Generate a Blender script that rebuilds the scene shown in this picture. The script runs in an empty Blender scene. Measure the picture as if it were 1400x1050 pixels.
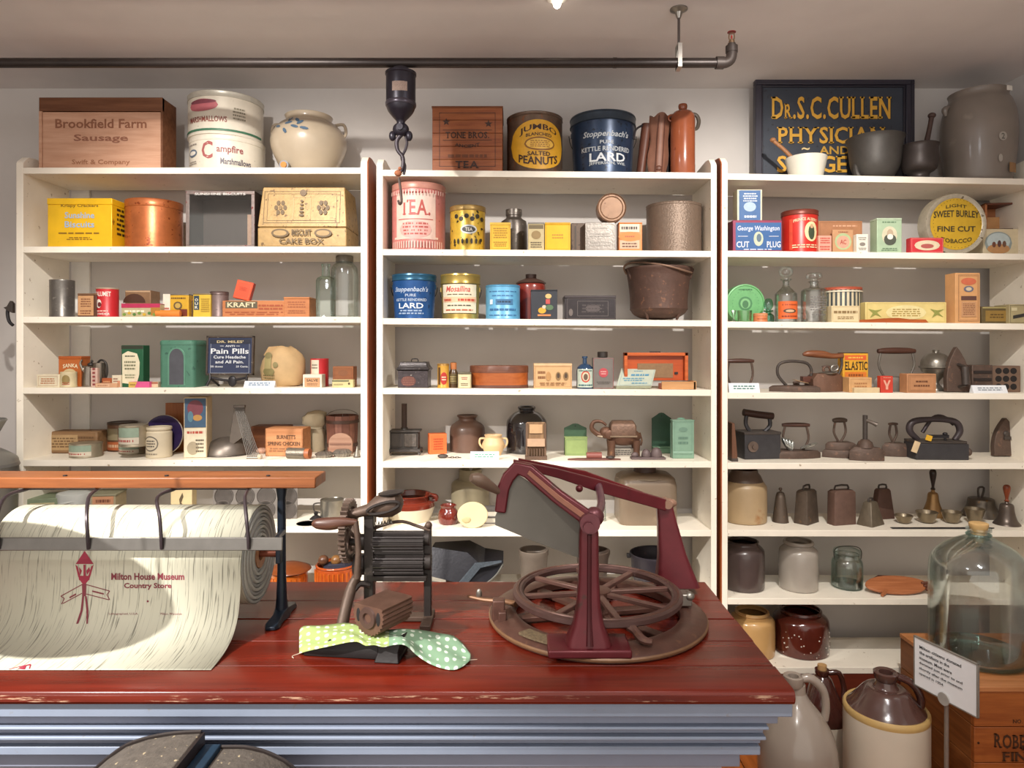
import bpy, math, random
from mathutils import Vector, Matrix
random.seed(7)
SC = bpy.context.scene
COL = SC.collection
PI = math.pi
# ---------------------------------------------------------------- camera (1400x1050 frame)
F = 950.0; CX = 700.0; HY = 478.0; ZC = 1.43
cam = bpy.data.cameras.new('camera'); camo = bpy.data.objects.new('camera', cam); COL.objects.link(camo)
cam.sensor_width = 36.0; cam.lens = 36.0 * F / 1400.0
cam.shift_y = -(525.0 - HY) / 1400.0
camo.location = (0, 0, ZC); camo.rotation_euler = (PI / 2, 0, 0)
cam.clip_start = 0.05
SC.camera = camo
# ---------------------------------------------------------------- light
w = bpy.data.worlds.new('world'); SC.world = w; w.use_nodes = True
w.node_tree.nodes['Background'].inputs[0].default_value = (1.0, 0.925, 0.835, 1)
w.node_tree.nodes['Background'].inputs[1].default_value = 0.95
def spot(x, y, z, tx, ty, tz, power, ang=105, r=.03, col=(1, .86, .68)):
    l = bpy.data.lights.new('track_spot', 'SPOT'); l.energy = power; l.color = col
    l.spot_size = math.radians(ang); l.spot_blend = .55; l.shadow_soft_size = r
    o = bpy.data.objects.new('track_spot', l); COL.objects.link(o); o.location = (x, y, z)
    o.rotation_euler = (Vector((tx, ty, tz)) - Vector((x, y, z))).to_track_quat('-Z', 'Y').to_euler()
LC = (1, .955, .89)
for x in (-.85, .8):
    spot(x, 1.2, 2.4, x, 2.62, 1.3, 84, 82, .018, LC)
spot(-1.9, .2, 2.35, -.9, 1.64, .9, 410, 42, .006, LC)
spot(.15, .5, 2.4, .25, 1.72, .78, 40, 54, .02, LC)
for x in (-.85, .8):      # added fill points without fixtures, brightening the ceiling and upper wall
    l = bpy.data.lights.new('ceiling_fill', 'POINT'); l.energy = 8; l.color = (.95, .95, 1); l.shadow_soft_size = .12
    o = bpy.data.objects.new('ceiling_fill', l); COL.objects.link(o); o.location = (x, .95, 2.28)
SC.view_settings.view_transform = 'Standard'; SC.view_settings.look = 'None'
SC.view_settings.exposure = 0.3; SC.view_settings.gamma = 1.0; SC.view_settings.use_curve_mapping = False
# ---------------------------------------------------------------- helpers: materials
def lin(c):
    if isinstance(c, str):
        c = c.lstrip('#'); c = tuple(int(c[i:i + 2], 16) for i in (0, 2, 4))
    return tuple(((v / 255) / 12.92 if v / 255 <= .04045 else ((v / 255 + .055) / 1.055) ** 2.4) for v in c)
MATS = {}
def mat(c, r=.5, m=0.0, var=.13, sc=40, bump=.0, wear=None, wamt=.5, wsc=60, spec=.5, coat=0, st=(1, 1, 1)):
    key = (c, r, m, var, sc, bump, wear, wamt, wsc, spec, coat, st)
    if key in MATS: return MATS[key]
    M = bpy.data.materials.new('m_' + str(c).strip('#')); M.use_nodes = True; nt = M.node_tree
    b = nt.nodes['Principled BSDF']; L = nt.links
    C = lin(c)
    b.inputs['Roughness'].default_value = r; b.inputs['Metallic'].default_value = m
    b.inputs['Specular IOR Level'].default_value = spec
    if coat: b.inputs['Coat Weight'].default_value = coat; b.inputs['Coat Roughness'].default_value = .08
    tc = nt.nodes.new('ShaderNodeTexCoord'); mp = nt.nodes.new('ShaderNodeMapping'); mp.inputs['Scale'].default_value = st
    L.new(tc.outputs['Object'], mp.inputs[0])
    n = nt.nodes.new('ShaderNodeTexNoise'); n.inputs['Scale'].default_value = sc; n.inputs['Detail'].default_value = 4
    L.new(mp.outputs[0], n.inputs['Vector'])
    mx = nt.nodes.new('ShaderNodeMix'); mx.data_type = 'RGBA'
    mx.inputs[6].default_value = (*[v * (1 - var * 1.6) for v in C], 1); mx.inputs[7].default_value = (*[min(1, v * (1 + var * 1.6)) for v in C], 1)
    L.new(n.outputs['Fac'], mx.inputs[0]); out = mx.outputs[2]
    if wear:
        n2 = nt.nodes.new('ShaderNodeTexNoise'); n2.inputs['Scale'].default_value = wsc; n2.inputs['Detail'].default_value = 6
        L.new(mp.outputs[0], n2.inputs['Vector'])
        rp = nt.nodes.new('ShaderNodeValToRGB'); t = .72 - .3 * wamt
        rp.color_ramp.elements[0].position = t; rp.color_ramp.elements[1].position = t + .05
        L.new(n2.outputs['Fac'], rp.inputs[0])
        m2 = nt.nodes.new('ShaderNodeMix'); m2.data_type = 'RGBA'
        L.new(rp.outputs[0], m2.inputs[0]); L.new(out, m2.inputs[6]); m2.inputs[7].default_value = (*lin(wear), 1); out = m2.outputs[2]
    L.new(out, b.inputs['Base Color'])
    if bump:
        bn = nt.nodes.new('ShaderNodeTexNoise'); bn.inputs['Scale'].default_value = sc * 2.5; bn.inputs['Detail'].default_value = 3
        L.new(mp.outputs[0], bn.inputs['Vector'])
        bp = nt.nodes.new('ShaderNodeBump'); bp.inputs['Strength'].default_value = bump; bp.inputs['Distance'].default_value = .004
        L.new(bn.outputs['Fac'], bp.inputs['Height']); L.new(bp.outputs[0], b.inputs['Normal'])
    MATS[key] = M
    return M
def wood(c, c2, r=.5, axis=0, sc=6, coat=0, wear=None, wamt=.3):
    st = [12, 12, 12]; st[axis] = 1
    key = ('wood', c, c2, r, axis, sc, coat, wear, wamt)
    if key in MATS: return MATS[key]
    M = bpy.data.materials.new('wood_' + str(c).strip('#')); M.use_nodes = True; nt = M.node_tree
    b = nt.nodes['Principled BSDF']; L = nt.links; b.inputs['Roughness'].default_value = r
    if coat: b.inputs['Coat Weight'].default_value = coat; b.inputs['Coat Roughness'].default_value = .2
    tc = nt.nodes.new('ShaderNodeTexCoord'); mp = nt.nodes.new('ShaderNodeMapping'); mp.inputs['Scale'].default_value = st
    L.new(tc.outputs['Object'], mp.inputs[0])
    n = nt.nodes.new('ShaderNodeTexNoise'); n.inputs['Scale'].default_value = sc; n.inputs['Detail'].default_value = 6; n.inputs['Roughness'].default_value = .6
    L.new(mp.outputs[0], n.inputs['Vector'])
    rp = nt.nodes.new('ShaderNodeValToRGB'); e = rp.color_ramp.elements
    e[0].position = .35; e[1].position = .65; e[0].color = (*lin(c2), 1); e[1].color = (*lin(c), 1)
    L.new(n.outputs['Fac'], rp.inputs[0]); out = rp.outputs[0]
    if wear:
        n2 = nt.nodes.new('ShaderNodeTexNoise'); n2.inputs['Scale'].default_value = sc * 1.7; n2.inputs['Detail'].default_value = 8; n2.inputs['Roughness'].default_value = .75
        L.new(mp.outputs[0], n2.inputs['Vector'])
        r2 = nt.nodes.new('ShaderNodeValToRGB'); t = .74 - .3 * wamt; r2.color_ramp.elements[0].position = t; r2.color_ramp.elements[1].position = t + .04
        L.new(n2.outputs['Fac'], r2.inputs[0])
        m2 = nt.nodes.new('ShaderNodeMix'); m2.data_type = 'RGBA'
        L.new(r2.outputs[0], m2.inputs[0]); L.new(out, m2.inputs[6]); m2.inputs[7].default_value = (*lin(wear), 1); out = m2.outputs[2]
    L.new(out, b.inputs['Base Color'])
    bp = nt.nodes.new('ShaderNodeBump'); bp.inputs['Strength'].default_value = .25; bp.inputs['Distance'].default_value = .002
    L.new(n.outputs['Fac'], bp.inputs['Height']); L.new(bp.outputs[0], b.inputs['Normal'])
    MATS[key] = M
    return M
def glass(c, r=.02):
    """clear blown glass: tinted see-through walls with fresnel reflections"""
    key = ('glass', c, r)
    if key in MATS: return MATS[key]
    M = bpy.data.materials.new('glass'); M.use_nodes = True; nt = M.node_tree; L = nt.links
    nt.nodes.remove(nt.nodes['Principled BSDF']); out = nt.nodes['Material Output']
    tr = nt.nodes.new('ShaderNodeBsdfTransparent'); gl = nt.nodes.new('ShaderNodeBsdfGlossy'); lw = nt.nodes.new('ShaderNodeLayerWeight'); mx = nt.nodes.new('ShaderNodeMixShader')
    rp = nt.nodes.new('ShaderNodeMapRange'); lw.inputs['Blend'].default_value = .35
    ti = nt.nodes.new('ShaderNodeMix'); ti.data_type = 'RGBA'; C = lin(c)
    ti.inputs[6].default_value = (*[v ** .12 for v in C], 1); ti.inputs[7].default_value = (*[v ** .6 * .9 for v in C], 1)
    L.new(lw.outputs['Facing'], ti.inputs[0]); L.new(ti.outputs[2], tr.inputs[0])
    gl.inputs['Roughness'].default_value = r + .03; gl.inputs[0].default_value = (.95, 1, 1, 1)
    rp.inputs[3].default_value = .04; rp.inputs[4].default_value = .55
    L.new(lw.outputs['Fresnel'], rp.inputs[0]); L.new(rp.outputs[0], mx.inputs[0]); L.new(tr.outputs[0], mx.inputs[1]); L.new(gl.outputs[0], mx.inputs[2]); L.new(mx.outputs[0], out.inputs[0])
    MATS[key] = M
    return M
def emit(c, s):
    M = bpy.data.materials.new('lamp_glow'); M.use_nodes = True; b = M.node_tree.nodes['Principled BSDF']
    b.inputs['Emission Color'].default_value = (*lin(c), 1); b.inputs['Emission Strength'].default_value = s
    return M
IRON = lambda: mat('#4a423d', .55, .35, .2, 45, .25, '#6b5344', .25, 40)
DARK = lambda: mat('#2b282a', .45, .3, .2, 40, .15)
STEEL = lambda: mat('#8f8a82', .35, .8, .15, 40, .05, '#6d6459', .3)
# ---------------------------------------------------------------- helpers: geometry, all return (verts, faces)
def join(*gs):
    V = []; Fc = []
    for v, f in gs:
        k = len(V); V += [tuple(p) for p in v]; Fc += [tuple(i + k for i in q) for q in f]
    return V, Fc
def xf(g, m): return [tuple(m @ Vector(p)) for p in g[0]], g[1]
def mv(g, x=0, y=0, z=0): return [(p[0] + x, p[1] + y, p[2] + z) for p in g[0]], g[1]
def rot(g, a, ax='Z', c=(0, 0, 0)):
    return xf(g, Matrix.Translation(c) @ Matrix.Rotation(a, 4, ax) @ Matrix.Translation([-v for v in c]))
def bx(x0, x1, y0, y1, z0, z1):
    V = [(x0, y0, z0), (x1, y0, z0), (x1, y1, z0), (x0, y1, z0), (x0, y0, z1), (x1, y0, z1), (x1, y1, z1), (x0, y1, z1)]
    return V, [(3, 2, 1, 0), (4, 5, 6, 7), (0, 1, 5, 4), (1, 2, 6, 5), (2, 3, 7, 6), (3, 0, 4, 7)]
def cb(x, y, z, sx, sy, sz): return bx(x - sx / 2, x + sx / 2, y - sy / 2, y + sy / 2, z, z + sz)
def catm(P, k=4, closed=False):
    n = len(P); out = []
    R = range(n if closed else n - 1)
    for i in R:
        if closed: a, b, c, d = P[(i - 1) % n], P[i], P[(i + 1) % n], P[(i + 2) % n]
        else: a, b, c, d = P[max(i - 1, 0)], P[i], P[i + 1], P[min(i + 2, n - 1)]
        for j in range(k):
            t = j / k
            out.append(tuple(.5 * (2 * b[q] + (c[q] - a[q]) * t + (2 * a[q] - 5 * b[q] + 4 * c[q] - d[q]) * t * t + (3 * b[q] - a[q] - 3 * c[q] + d[q]) * t ** 3) for q in range(len(b))))
    if not closed: out.append(tuple(P[-1]))
    return out
def lathe(prof, n=32, cap=True):
    V = []; Fc = []; rings = []
    for r, z in prof:
        if r < 1e-6: rings.append([len(V)]); V.append((0, 0, z))
        else:
            rings.append(list(range(len(V), len(V) + n)))
            V += [(r * math.cos(2 * PI * i / n), r * math.sin(2 * PI * i / n), z) for i in range(n)]
    for a, b in zip(rings, rings[1:]):
        if len(a) == 1 and len(b) == 1: continue
        for i in range(n):
            j = (i + 1) % n
            if len(a) == 1: Fc.append((a[0], b[j], b[i]))
            elif len(b) == 1: Fc.append((a[i], a[j], b[0]))
            else: Fc.append((a[i], a[j], b[j], b[i]))
    if cap:
        if len(rings[0]) > 1: Fc.append(tuple(reversed(rings[0])))
        if len(rings[-1]) > 1: Fc.append(tuple(rings[-1]))
    return V, Fc
def tube(path, r, n=8, smooth=0, closed=False, cap=True):
    if smooth:
        if isinstance(r, (list, tuple)):
            q = catm([tuple(p) + (rr,) for p, rr in zip(path, r)], smooth, closed); path = [p[:3] for p in q]; r = [max(.0003, p[3]) for p in q]
        else: path = catm([tuple(p) for p in path], smooth, closed)
    P = [Vector(p) for p in path]; N = len(P); V = []; Fc = []; up = None
    for i in range(N):
        if closed: t = P[(i + 1) % N] - P[i - 1]
        else: t = P[min(i + 1, N - 1)] - P[max(i - 1, 0)]
        t.normalize()
        if up is None:
            up = Vector((0, 0, 1)) if abs(t.z) < .9 else Vector((0, 1, 0))
        up = (up - t * up.dot(t)).normalized(); s = t.cross(up)
        rr = r[i] if isinstance(r, (list, tuple)) else r
        for k in range(n):
            a = 2 * PI * k / n; V.append(tuple(P[i] + (up * math.cos(a) + s * math.sin(a)) * rr))
    for i in range(N if closed else N - 1):
        for k in range(n):
            a = i * n + k; b = i * n + (k + 1) % n; c = ((i + 1) % N) * n + (k + 1) % n; d = ((i + 1) % N) * n + k
            Fc.append((a, b, c, d))
    if cap and not closed:
        Fc.append(tuple(range(n - 1, -1, -1))); Fc.append(tuple(range((N - 1) * n, N * n)))
    return V, Fc
def prism(poly, a, b, plane='xz'):
    n = len(poly)
    def P(p, d): return {'xz': (p[0], d, p[1]), 'xy': (p[0], p[1], d), 'yz': (d, p[0], p[1])}[plane]
    V = [P(p, a) for p in poly] + [P(p, b) for p in poly]
    Fc = [tuple(range(n - 1, -1, -1)), tuple(range(n, 2 * n))] + [(i, (i + 1) % n, (i + 1) % n + n, i + n) for i in range(n)]
    return V, Fc
def loft(rings, cap=True):
    n = len(rings[0]); V = [tuple(p) for r in rings for p in r]; Fc = []
    for k in range(len(rings) - 1):
        for i in range(n):
            Fc.append((k * n + i, k * n + (i + 1) % n, (k + 1) * n + (i + 1) % n, (k + 1) * n + i))
    if cap: Fc.append(tuple(range(n - 1, -1, -1))); Fc.append(tuple(range((len(rings) - 1) * n, len(rings) * n)))
    return V, Fc
def ball(x, y, z, rx, ry=None, rz=None, n=16, k=8):
    ry = ry or rx; rz = rz or rx
    g = lathe([(max(0, math.sin(PI * i / k)) if 0 < i < k else 0, -math.cos(PI * i / k)) for i in range(k + 1)], n)
    return [(p[0] * rx + x, p[1] * ry + y, p[2] * rz + z) for p in g[0]], g[1]
def rrect(w, d, r, k=4):
    out = []
    for cx, cy, a0 in ((w / 2 - r, d / 2 - r, 0), (-w / 2 + r, d / 2 - r, 90), (-w / 2 + r, -d / 2 + r, 180), (w / 2 - r, -d / 2 + r, 270)):
        for i in range(k + 1):
            a = math.radians(a0 + 90 * i / k); out.append((cx + r * math.cos(a), cy + r * math.sin(a)))
    return out
def circ(x, y, r, n=24, ry=None): return [(x + r * math.cos(2 * PI * i / n), y + (ry or r) * math.sin(2 * PI * i / n)) for i in range(n)]
def cyl(x, y, z0, z1, r, n=24): return mv(lathe([(r, z0), (r, z1)], n), x, y)
def cylx(x0, x1, y, z, r, n=20):
    g = lathe([(r, x0), (r, x1)], n); return [(p[2], p[0] + y, p[1] + z) for p in g[0]], [tuple(q) for q in g[1]]
def cyly(x, y0, y1, z, r, n=24):
    g = lathe([(r, y0), (r, y1)], n); return [(p[1] + x, p[2], p[0] + z) for p in g[0]], g[1]
# ---------------------------------------------------------------- helpers: objects
def part(name, g, m, parent=None, bev=0, sharp=38, kind=None):
    me = bpy.data.meshes.new(name); me.from_pydata([tuple(v) for v in g[0]], [], [tuple(f) for f in g[1]])
    me.validate(); me.materials.append(m)
    me.polygons.foreach_set('use_smooth', [True] * len(me.polygons))
    me.set_sharp_from_angle(angle=math.radians(sharp)); me.update()
    o = bpy.data.objects.new(name, me); COL.objects.link(o)
    if parent: o.parent = parent
    if bev:
        md = o.modifiers.new('edge', 'BEVEL'); md.width = bev; md.segments = 2; md.limit_method = 'ANGLE'; md.angle_limit = .6
    if kind: o['kind'] = kind
    return o
def pieces(*g): return list(g)
def parts(name, gs, m, parent, bev=0): return [part(name, g, m, parent, bev) for g in gs]
def struct(name, g, m, bev=0): return part(name, g, m, None, bev, kind='structure')
def tag(o, label, cat, group=None):
    o['label'] = label; o['category'] = cat
    if group: o['group'] = group
    return o
def thing(name, label, cat, loc=(0, 0, 0), rz=0, group=None, rx=0, ry=0):
    o = bpy.data.objects.new(name, None); COL.objects.link(o); o.empty_display_size = .02
    o.location = loc; o.rotation_euler = (rx, ry, rz)
    return tag(o, label, cat, group)
# ---------------------------------------------------------------- helpers: pixels to places
def P(x, y, Y): return Vector(((x - CX) / F * Y, Y, ZC - (y - HY) / F * Y))
SY = 2.5; SD = .262; WY = 2.815
S0 = F / SY
ROWS = {'L': [(229, 229), (337, 337), (433, 433), (530, 530), (629, 629), (720, 720), (815, 815), (906, 906)],
        'M': [(232, 236), (340.5, 343), (435, 438), (530.5, 533), (631, 631), (725, 725), (817, 817), (909, 909)],
        'R': [(237, 244.5), (342.7, 347), (439.5, 442.5), (536.7, 537.8), (633, 633), (724.8, 725.7), (818, 819), (913, 912)]}
UX = {'L': (22, 503), 'M': (514, 980), 'R': (986, 1430)}
def yrow(u, r, x):
    a, b = ROWS[u][r - 1]; x0, x1 = UX[u]; t = min(1, max(0, (x - x0) / (min(x1, 1400) - x0))); return a + (b - a) * t
def at(u, r, x0, x1, yt, yb=None, back=.05, rnd=False, d=None, zoff=0):
    """pixel box -> X, Y of centre, z of the shelf top, width, height; depth from the shelf contact (yb) or a setback"""
    xm = (x0 + x1) / 2; zs = ZC - (yrow(u, r, xm) - HY) / S0 + zoff
    Yf = SY + back
    if yb: Yf = min(SY + .2, max(SY + .004, (ZC - zs) * F / (yb - HY)))
    if rnd:
        Yc = Yf
        for _ in range(4): Yc = Yf + (x1 - x0) / F * Yc / 2
    else: Yc = Yf
    wd = (x1 - x0) / F * Yc
    Yt = Yc + (0 if not rnd else (wd * -.42 if yt < HY else wd * .38))
    h = ZC - (yt - HY) / F * Yt - zs
    if not rnd and d: Yc = Yf + d / 2
    return (xm - CX) / F * (Yf if not rnd else Yc), Yc, zs, wd, h
# ---------------------------------------------------------------- helpers: print (lettering, labels) laid on a surface
SER = {'D': ((.13, 'tb'),), 'R': ((.13, 'tb'), (.9, 'b')), 'U': ((.14, 't'), (.86, 't')), 'L': ((.15, 'tb'),), 'E': ((.15, 'tb'),), 'N': ((.12, 'tb'), (.88, 't')),
       'P': ((.13, 'tb'),), 'H': ((.13, 'tb'), (.87, 'tb')), 'Y': ((.08, 't'), (.92, 't'), (.5, 'b')), 'I': ((.5, 'tb'),), 'A': ((.06, 'b'), (.94, 'b')), 'T': ((.5, 'b'),),
       'B': ((.13, 'tb'),), 'F': ((.15, 'tb'),), 'K': ((.13, 'tb'), (.9, 'tb')), 'M': ((.1, 'tb'), (.9, 'tb')), 'X': ((.1, 'tb'), (.9, 'tb'))}
TCACHE = {}; DIM = {}
def glyphs(s, bold=.012):
    k = (s, bold)
    if k in TCACHE: return TCACHE[k]
    c = bpy.data.curves.new('print', 'FONT'); c.body = s; c.resolution_u = 2; c.offset = bold
    o = bpy.data.objects.new('print', c); m = bpy.data.meshes.new_from_object(o)
    V = [(v.co.x, v.co.y) for v in m.vertices]; Fc = [tuple(p.vertices) for p in m.polygons]
    bpy.data.objects.remove(o); bpy.data.curves.remove(c); bpy.data.meshes.remove(m)
    TCACHE[k] = (V, Fc); return V, Fc
def textmesh(s, serif=False, bold=.012):
    if not serif: V, Fc = glyphs(s, bold)
    else:
        V = []; Fc = []; cur = 0
        for ch in s:
            if ch == ' ': cur += .3; continue
            small = ch.islower(); v, f = glyphs(ch.upper(), bold); x0 = min(p[0] for p in v); x1 = max(p[0] for p in v); y0 = min(p[1] for p in v); y1 = max(p[1] for p in v)
            k = .68 if small else 1
            b = len(V); V += [((p[0] - x0) * k + cur, p[1] * k) for p in v]; Fc += [tuple(i + b for i in q) for q in f]
            wd = (x1 - x0) * k
            for fx, wh in SER.get(ch.upper(), ()):
                for e in wh:
                    yy = (0 if e == 'b' else (y1 - .055)) * k; b = len(V); hw = .13 * k; xx = cur + fx * wd
                    V += [(xx - hw, yy), (xx + hw, yy), (xx + hw, yy + .055 * k), (xx - hw, yy + .055 * k)]; Fc.append((b, b + 1, b + 2, b + 3))
            cur += wd + .09
    xs = [p[0] for p in V]; ys = [p[1] for p in V]
    return V, Fc, min(xs), max(xs), min(ys), max(ys)
def front(y0): return lambda x, z, o: (x, y0 - o, z)
def around(Rf, y0=0): return lambda x, z, o: ((Rf(z) + o) * math.sin(x / Rf(z)), y0 - (Rf(z) + o) * math.cos(x / Rf(z)), z)
def sideR(x0, d): return lambda x, z, o: (x0 + o, x, z)
def upface(z0): return lambda x, y, o: (x, y, z0 + o)
def decals(parent, W, H, surf, specs, curved=False, z0=0, base=.0006):
    """t text | r rectangle | o oval | l lines of small print | f frame | g polygon; u in -.5...5 of W, v in 0..1 of H"""
    T = {}; off = base
    nx = 14 if curved else 1
    for s in specs:
        off += .0003; k = s[0]
        if k in 'tT':
            _, txt, u, v, wf, hf, c = s[:7]; sl = s[7] if len(s) > 7 else 0
            V, Fc, a, b, y0, y1 = textmesh(txt, k == 'T', .02)
            sx = wf * W / max(1e-6, b - a); sz = hf * H / max(1e-6, y1 - y0); xm = (a + b) / 2; ym = (y0 + y1) / 2
            arc = s[8] if len(s) > 8 else 0
            VV = []
            for p in V:
                X = (p[0] - xm) * sx; Z = (p[1] - ym) * sz
                VV.append(surf(u * W + X + sl * Z, z0 + v * H + Z - arc * X * X / (wf * W) * 4 * .25, off))
            q = T.setdefault((c, 'lettering', off), ([], [])); n = len(q[0]); q[0].extend(VV); q[1].extend(tuple(i + n for i in f) for f in Fc)
        elif k == 'l':
            _, u, v, wf, hf, n, c = s; q = T.setdefault((c, 'small_print', off), ([], []))
            rnd = random.Random(int(1000 * abs(u + v * 7 + wf)))
            for i in range(n):
                zc = z0 + (v + hf / 2 - hf * (i + .5) / n) * H; th = hf * H / n * .5; x = -wf / 2 * W * (.8 + .2 * rnd.random()); xe = -x
                while x < xe:
                    ln = W * wf * rnd.uniform(.06, .2); x2 = min(xe, x + ln); b = len(q[0])
                    q[0].extend([surf(u * W + x, zc - th / 2, off), surf(u * W + x2, zc - th / 2, off), surf(u * W + x2, zc + th / 2, off), surf(u * W + x, zc + th / 2, off)]); q[1].append((b, b + 1, b + 2, b + 3))
                    x = x2 + W * wf * .035
        elif k in 'ro':
            _, u, v, wf, hf, c = s; V = []; Fc = []; n = nx if k == 'r' else 20; nz = 6 if curved == 2 else 1
            for i in range(n + 1):
                t = -1 + 2 * i / n; hh = 1 if k == 'r' else math.sqrt(max(0, 1 - t * t)) + 1e-4
                for j in range(nz + 1): V.append(surf(u * W + t * wf / 2 * W, z0 + v * H + (-1 + 2 * j / nz) * hh * hf / 2 * H, off))
            for i in range(n):
                for j in range(nz): a = i * (nz + 1) + j; Fc.append((a, a + nz + 1, a + nz + 2, a + 1))
            part('printed_label', (V, Fc), mat(c, .5, 0, .1, 60), parent)
        elif k == 'f':
            _, u, v, wf, hf, th, c = s; q = T.setdefault((c, 'printed_border', off), ([], [])); hw = wf / 2 * W; hh = hf / 2 * H
            for (x0, x1, y0, y1) in ((-hw, hw, hh - th, hh), (-hw, hw, -hh, -hh + th), (-hw, -hw + th, -hh, hh), (hw - th, hw, -hh, hh)):
                m = nx
                for i in range(m):
                    xa = x0 + (x1 - x0) * i / m; xb = x0 + (x1 - x0) * (i + 1) / m; b = len(q[0])
                    q[0].extend([surf(u * W + xa, z0 + v * H + y0, off), surf(u * W + xb, z0 + v * H + y0, off), surf(u * W + xb, z0 + v * H + y1, off), surf(u * W + xa, z0 + v * H + y1, off)]); q[1].append((b, b + 1, b + 2, b + 3))
        elif k == 'g':
            _, pts, c = s; q = T.setdefault((c, 'printed_motif', 0), ([], [])); b = len(q[0])
            q[0].extend([surf(p[0] * W, z0 + p[1] * H, off) for p in pts]); q[1].append(tuple(range(b, b + len(pts))))
    for (c, nm, _), g in T.items(): part(nm, g, mat(c, .5, 0, .08, 60), parent)
def star(u, v, r, asp=1): return [(u + r * (1 if i % 2 == 0 else .42) * math.sin(PI * i / 5), v + asp * r * (1 if i % 2 == 0 else .42) * math.cos(PI * i / 5)) for i in range(10)]
# ---------------------------------------------------------------- helpers: kinds of goods
def carton(name, label, cat, u, r, x0, x1, yt, m, d=.08, yb=None, back=.03, dec=(), lid=None, bev=.0015, rz=0, side=(), zoff=0, group=None, nm='body', on=None):
    """box or square tin: body, optional lid (height fraction, material, overhang), print on front and right side"""
    X, Y, z, w_, h = at(u, r, x0, x1, yt, yb, back, False, d, zoff)
    t = thing(name, label, cat, (X, Y, z), rz, group)
    if lid:
        lh, lm, ov = lid
        bd = part(nm, bx(-w_ / 2, w_ / 2, -d / 2, d / 2, 0, h * (1 - lh)), m, t, bev)
        part('lid', bx(-w_ / 2 - ov, w_ / 2 + ov, -d / 2 - ov, d / 2 + ov, h * (1 - lh), h), lm, t, bev)
    else: bd = part(nm, bx(-w_ / 2, w_ / 2, -d / 2, d / 2, 0, h), m, t, bev)
    if dec: decals(bd, w_, h, front(-d / 2), dec)
    if side: decals(bd, d, h, sideR(w_ / 2, d), side)
    DIM[t.name] = (w_, d, h)
    return t
def can(name, label, cat, u, r, x0, x1, yt, m, lid=None, yb=None, back=.03, dec=(), prof=None, n=40, zoff=0, rimm=None, rz=0):
    """round tin: body with rolled rims, optional lid (height fraction, material, overhang)"""
    X, Y, z, w_, h = at(u, r, x0, x1, yt, yb, back, True, None, zoff); R = w_ / 2
    t = thing(name, label, cat, (X, Y, z), rz)
    hb = h * (1 - lid[0]) if lid else h
    ov = lid[2] if lid else 0
    R -= max(ov, 0)
    b = .0018
    bd = part('body', lathe([(R * .98, 0), (R + b * .6, .0015), (R + b * .6, .004), (R, .006), (R, hb - .006), (R + b * .3, hb - .003), (R, hb)] if not lid else [(R * .98, 0), (R + b * .6, .0015), (R + b * .6, .004), (R, .006), (R, hb)], n), m, t)
    if lid:
        part('lid', lathe([(R + ov, hb), (R + ov + .001, hb + .001), (R + ov, hb + .003), (R + ov, h - .004), (R + ov + .001, h - .002), (R + ov - .001, h), (R * .9, h), (R * .88, h - .003), (0, h - .003)], n), lid[1], t)
    else: part('top', lathe([(R, h - .0015), (R - .001, h), (R - .003, h), (R - .004, h - .003), (0, h - .003)], n), rimm or STEEL(), t)
    if dec: decals(bd, w_, h, around(lambda z: R), dec, True)
    return t
def pot(name, label, cat, u, r, x0, x1, yt, prof, m, yb=None, back=.03, sm=4, n=40, hollow=.006, dec=(), zoff=0, nm='body', rz=0):
    """turned vessel from a profile of (radius, height) fractions; hollow mouth"""
    X, Y, z, w_, h = at(u, r, x0, x1, yt, yb, back, True, None, zoff); R = w_ / 2
    t = thing(name, label, cat, (X, Y, z), rz)
    p = [(a * R, b * h) for a, b in prof]
    if sm: p = [(max(0, a), b) for a, b in catm(p, sm)]
    if hollow:
        inn = [(max(.002, a - hollow), b) for a, b in p if b > .06 * h]; p = p + [(p[-1][0] - hollow * .5, p[-1][1] + hollow * .25)] + list(reversed(inn)) + [(0, inn[0][1])]
    part(nm, lathe([(0, 0)] + p, n), m, t)
    DIM[t.name] = (w_, w_, h)
    return t
def bail(R, z, drop, back=1, r=.0016, n=16):
    return tube([(R * math.cos(a), back * math.sin(a) * R * .35, z - math.sin(a) * drop) for a in [PI * i / n for i in range(n + 1)]], r, 6)
def ears(R, z, s=.008): return [cb(sx * (R + .001), 0, z - s, .004, s * 1.3, 2 * s) for sx in (-1, 1)]
# ================================================================ the room
CZ = ZC + (HY - 121) / F * WY
WALL = mat('#cfc9c4', .75, 0, .05, 6, .02); CEIL = mat('#e2dcd9', .8, 0, .06, 5)
struct('wall_back', bx(-2.9, 2.1, WY, WY + .1, 0, CZ), WALL)
struct('wall_right', bx(1.965, 2.065, -.4, WY, 0, CZ), WALL)
struct('wall_left', bx(-3.0, -2.9, -.4, WY, 0, CZ), WALL)
struct('ceiling', bx(-3.0, 2.1, -.4, WY + .1, CZ, CZ + .05), CEIL)
fl = struct('floor', bx(-3.0, 2.1, -.6, WY + .1, -.06, -.012), mat('#6b3d1e', .6))
FW = wood('#b8692f', '#95501f', .4, 1, 3); pl = None
for i in range(15):
    x = .3 + i * .11
    o = part('floor_plank', bx(-.0535, .0535, -1.1, 1.1, -.012, 0), FW, fl, .001) if pl is None else pl.copy()
    if pl is None: pl = o
    else: COL.objects.link(o)
    o.location = (x, 1.65, 0)
struct('trim_1', bx(P(97, 0, WY - .012).x, P(122, 0, WY - .012).x, WY - .012, WY, .1, CZ - .25), mat('#f8f5ee', .6, 0, .03), .002)
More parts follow.
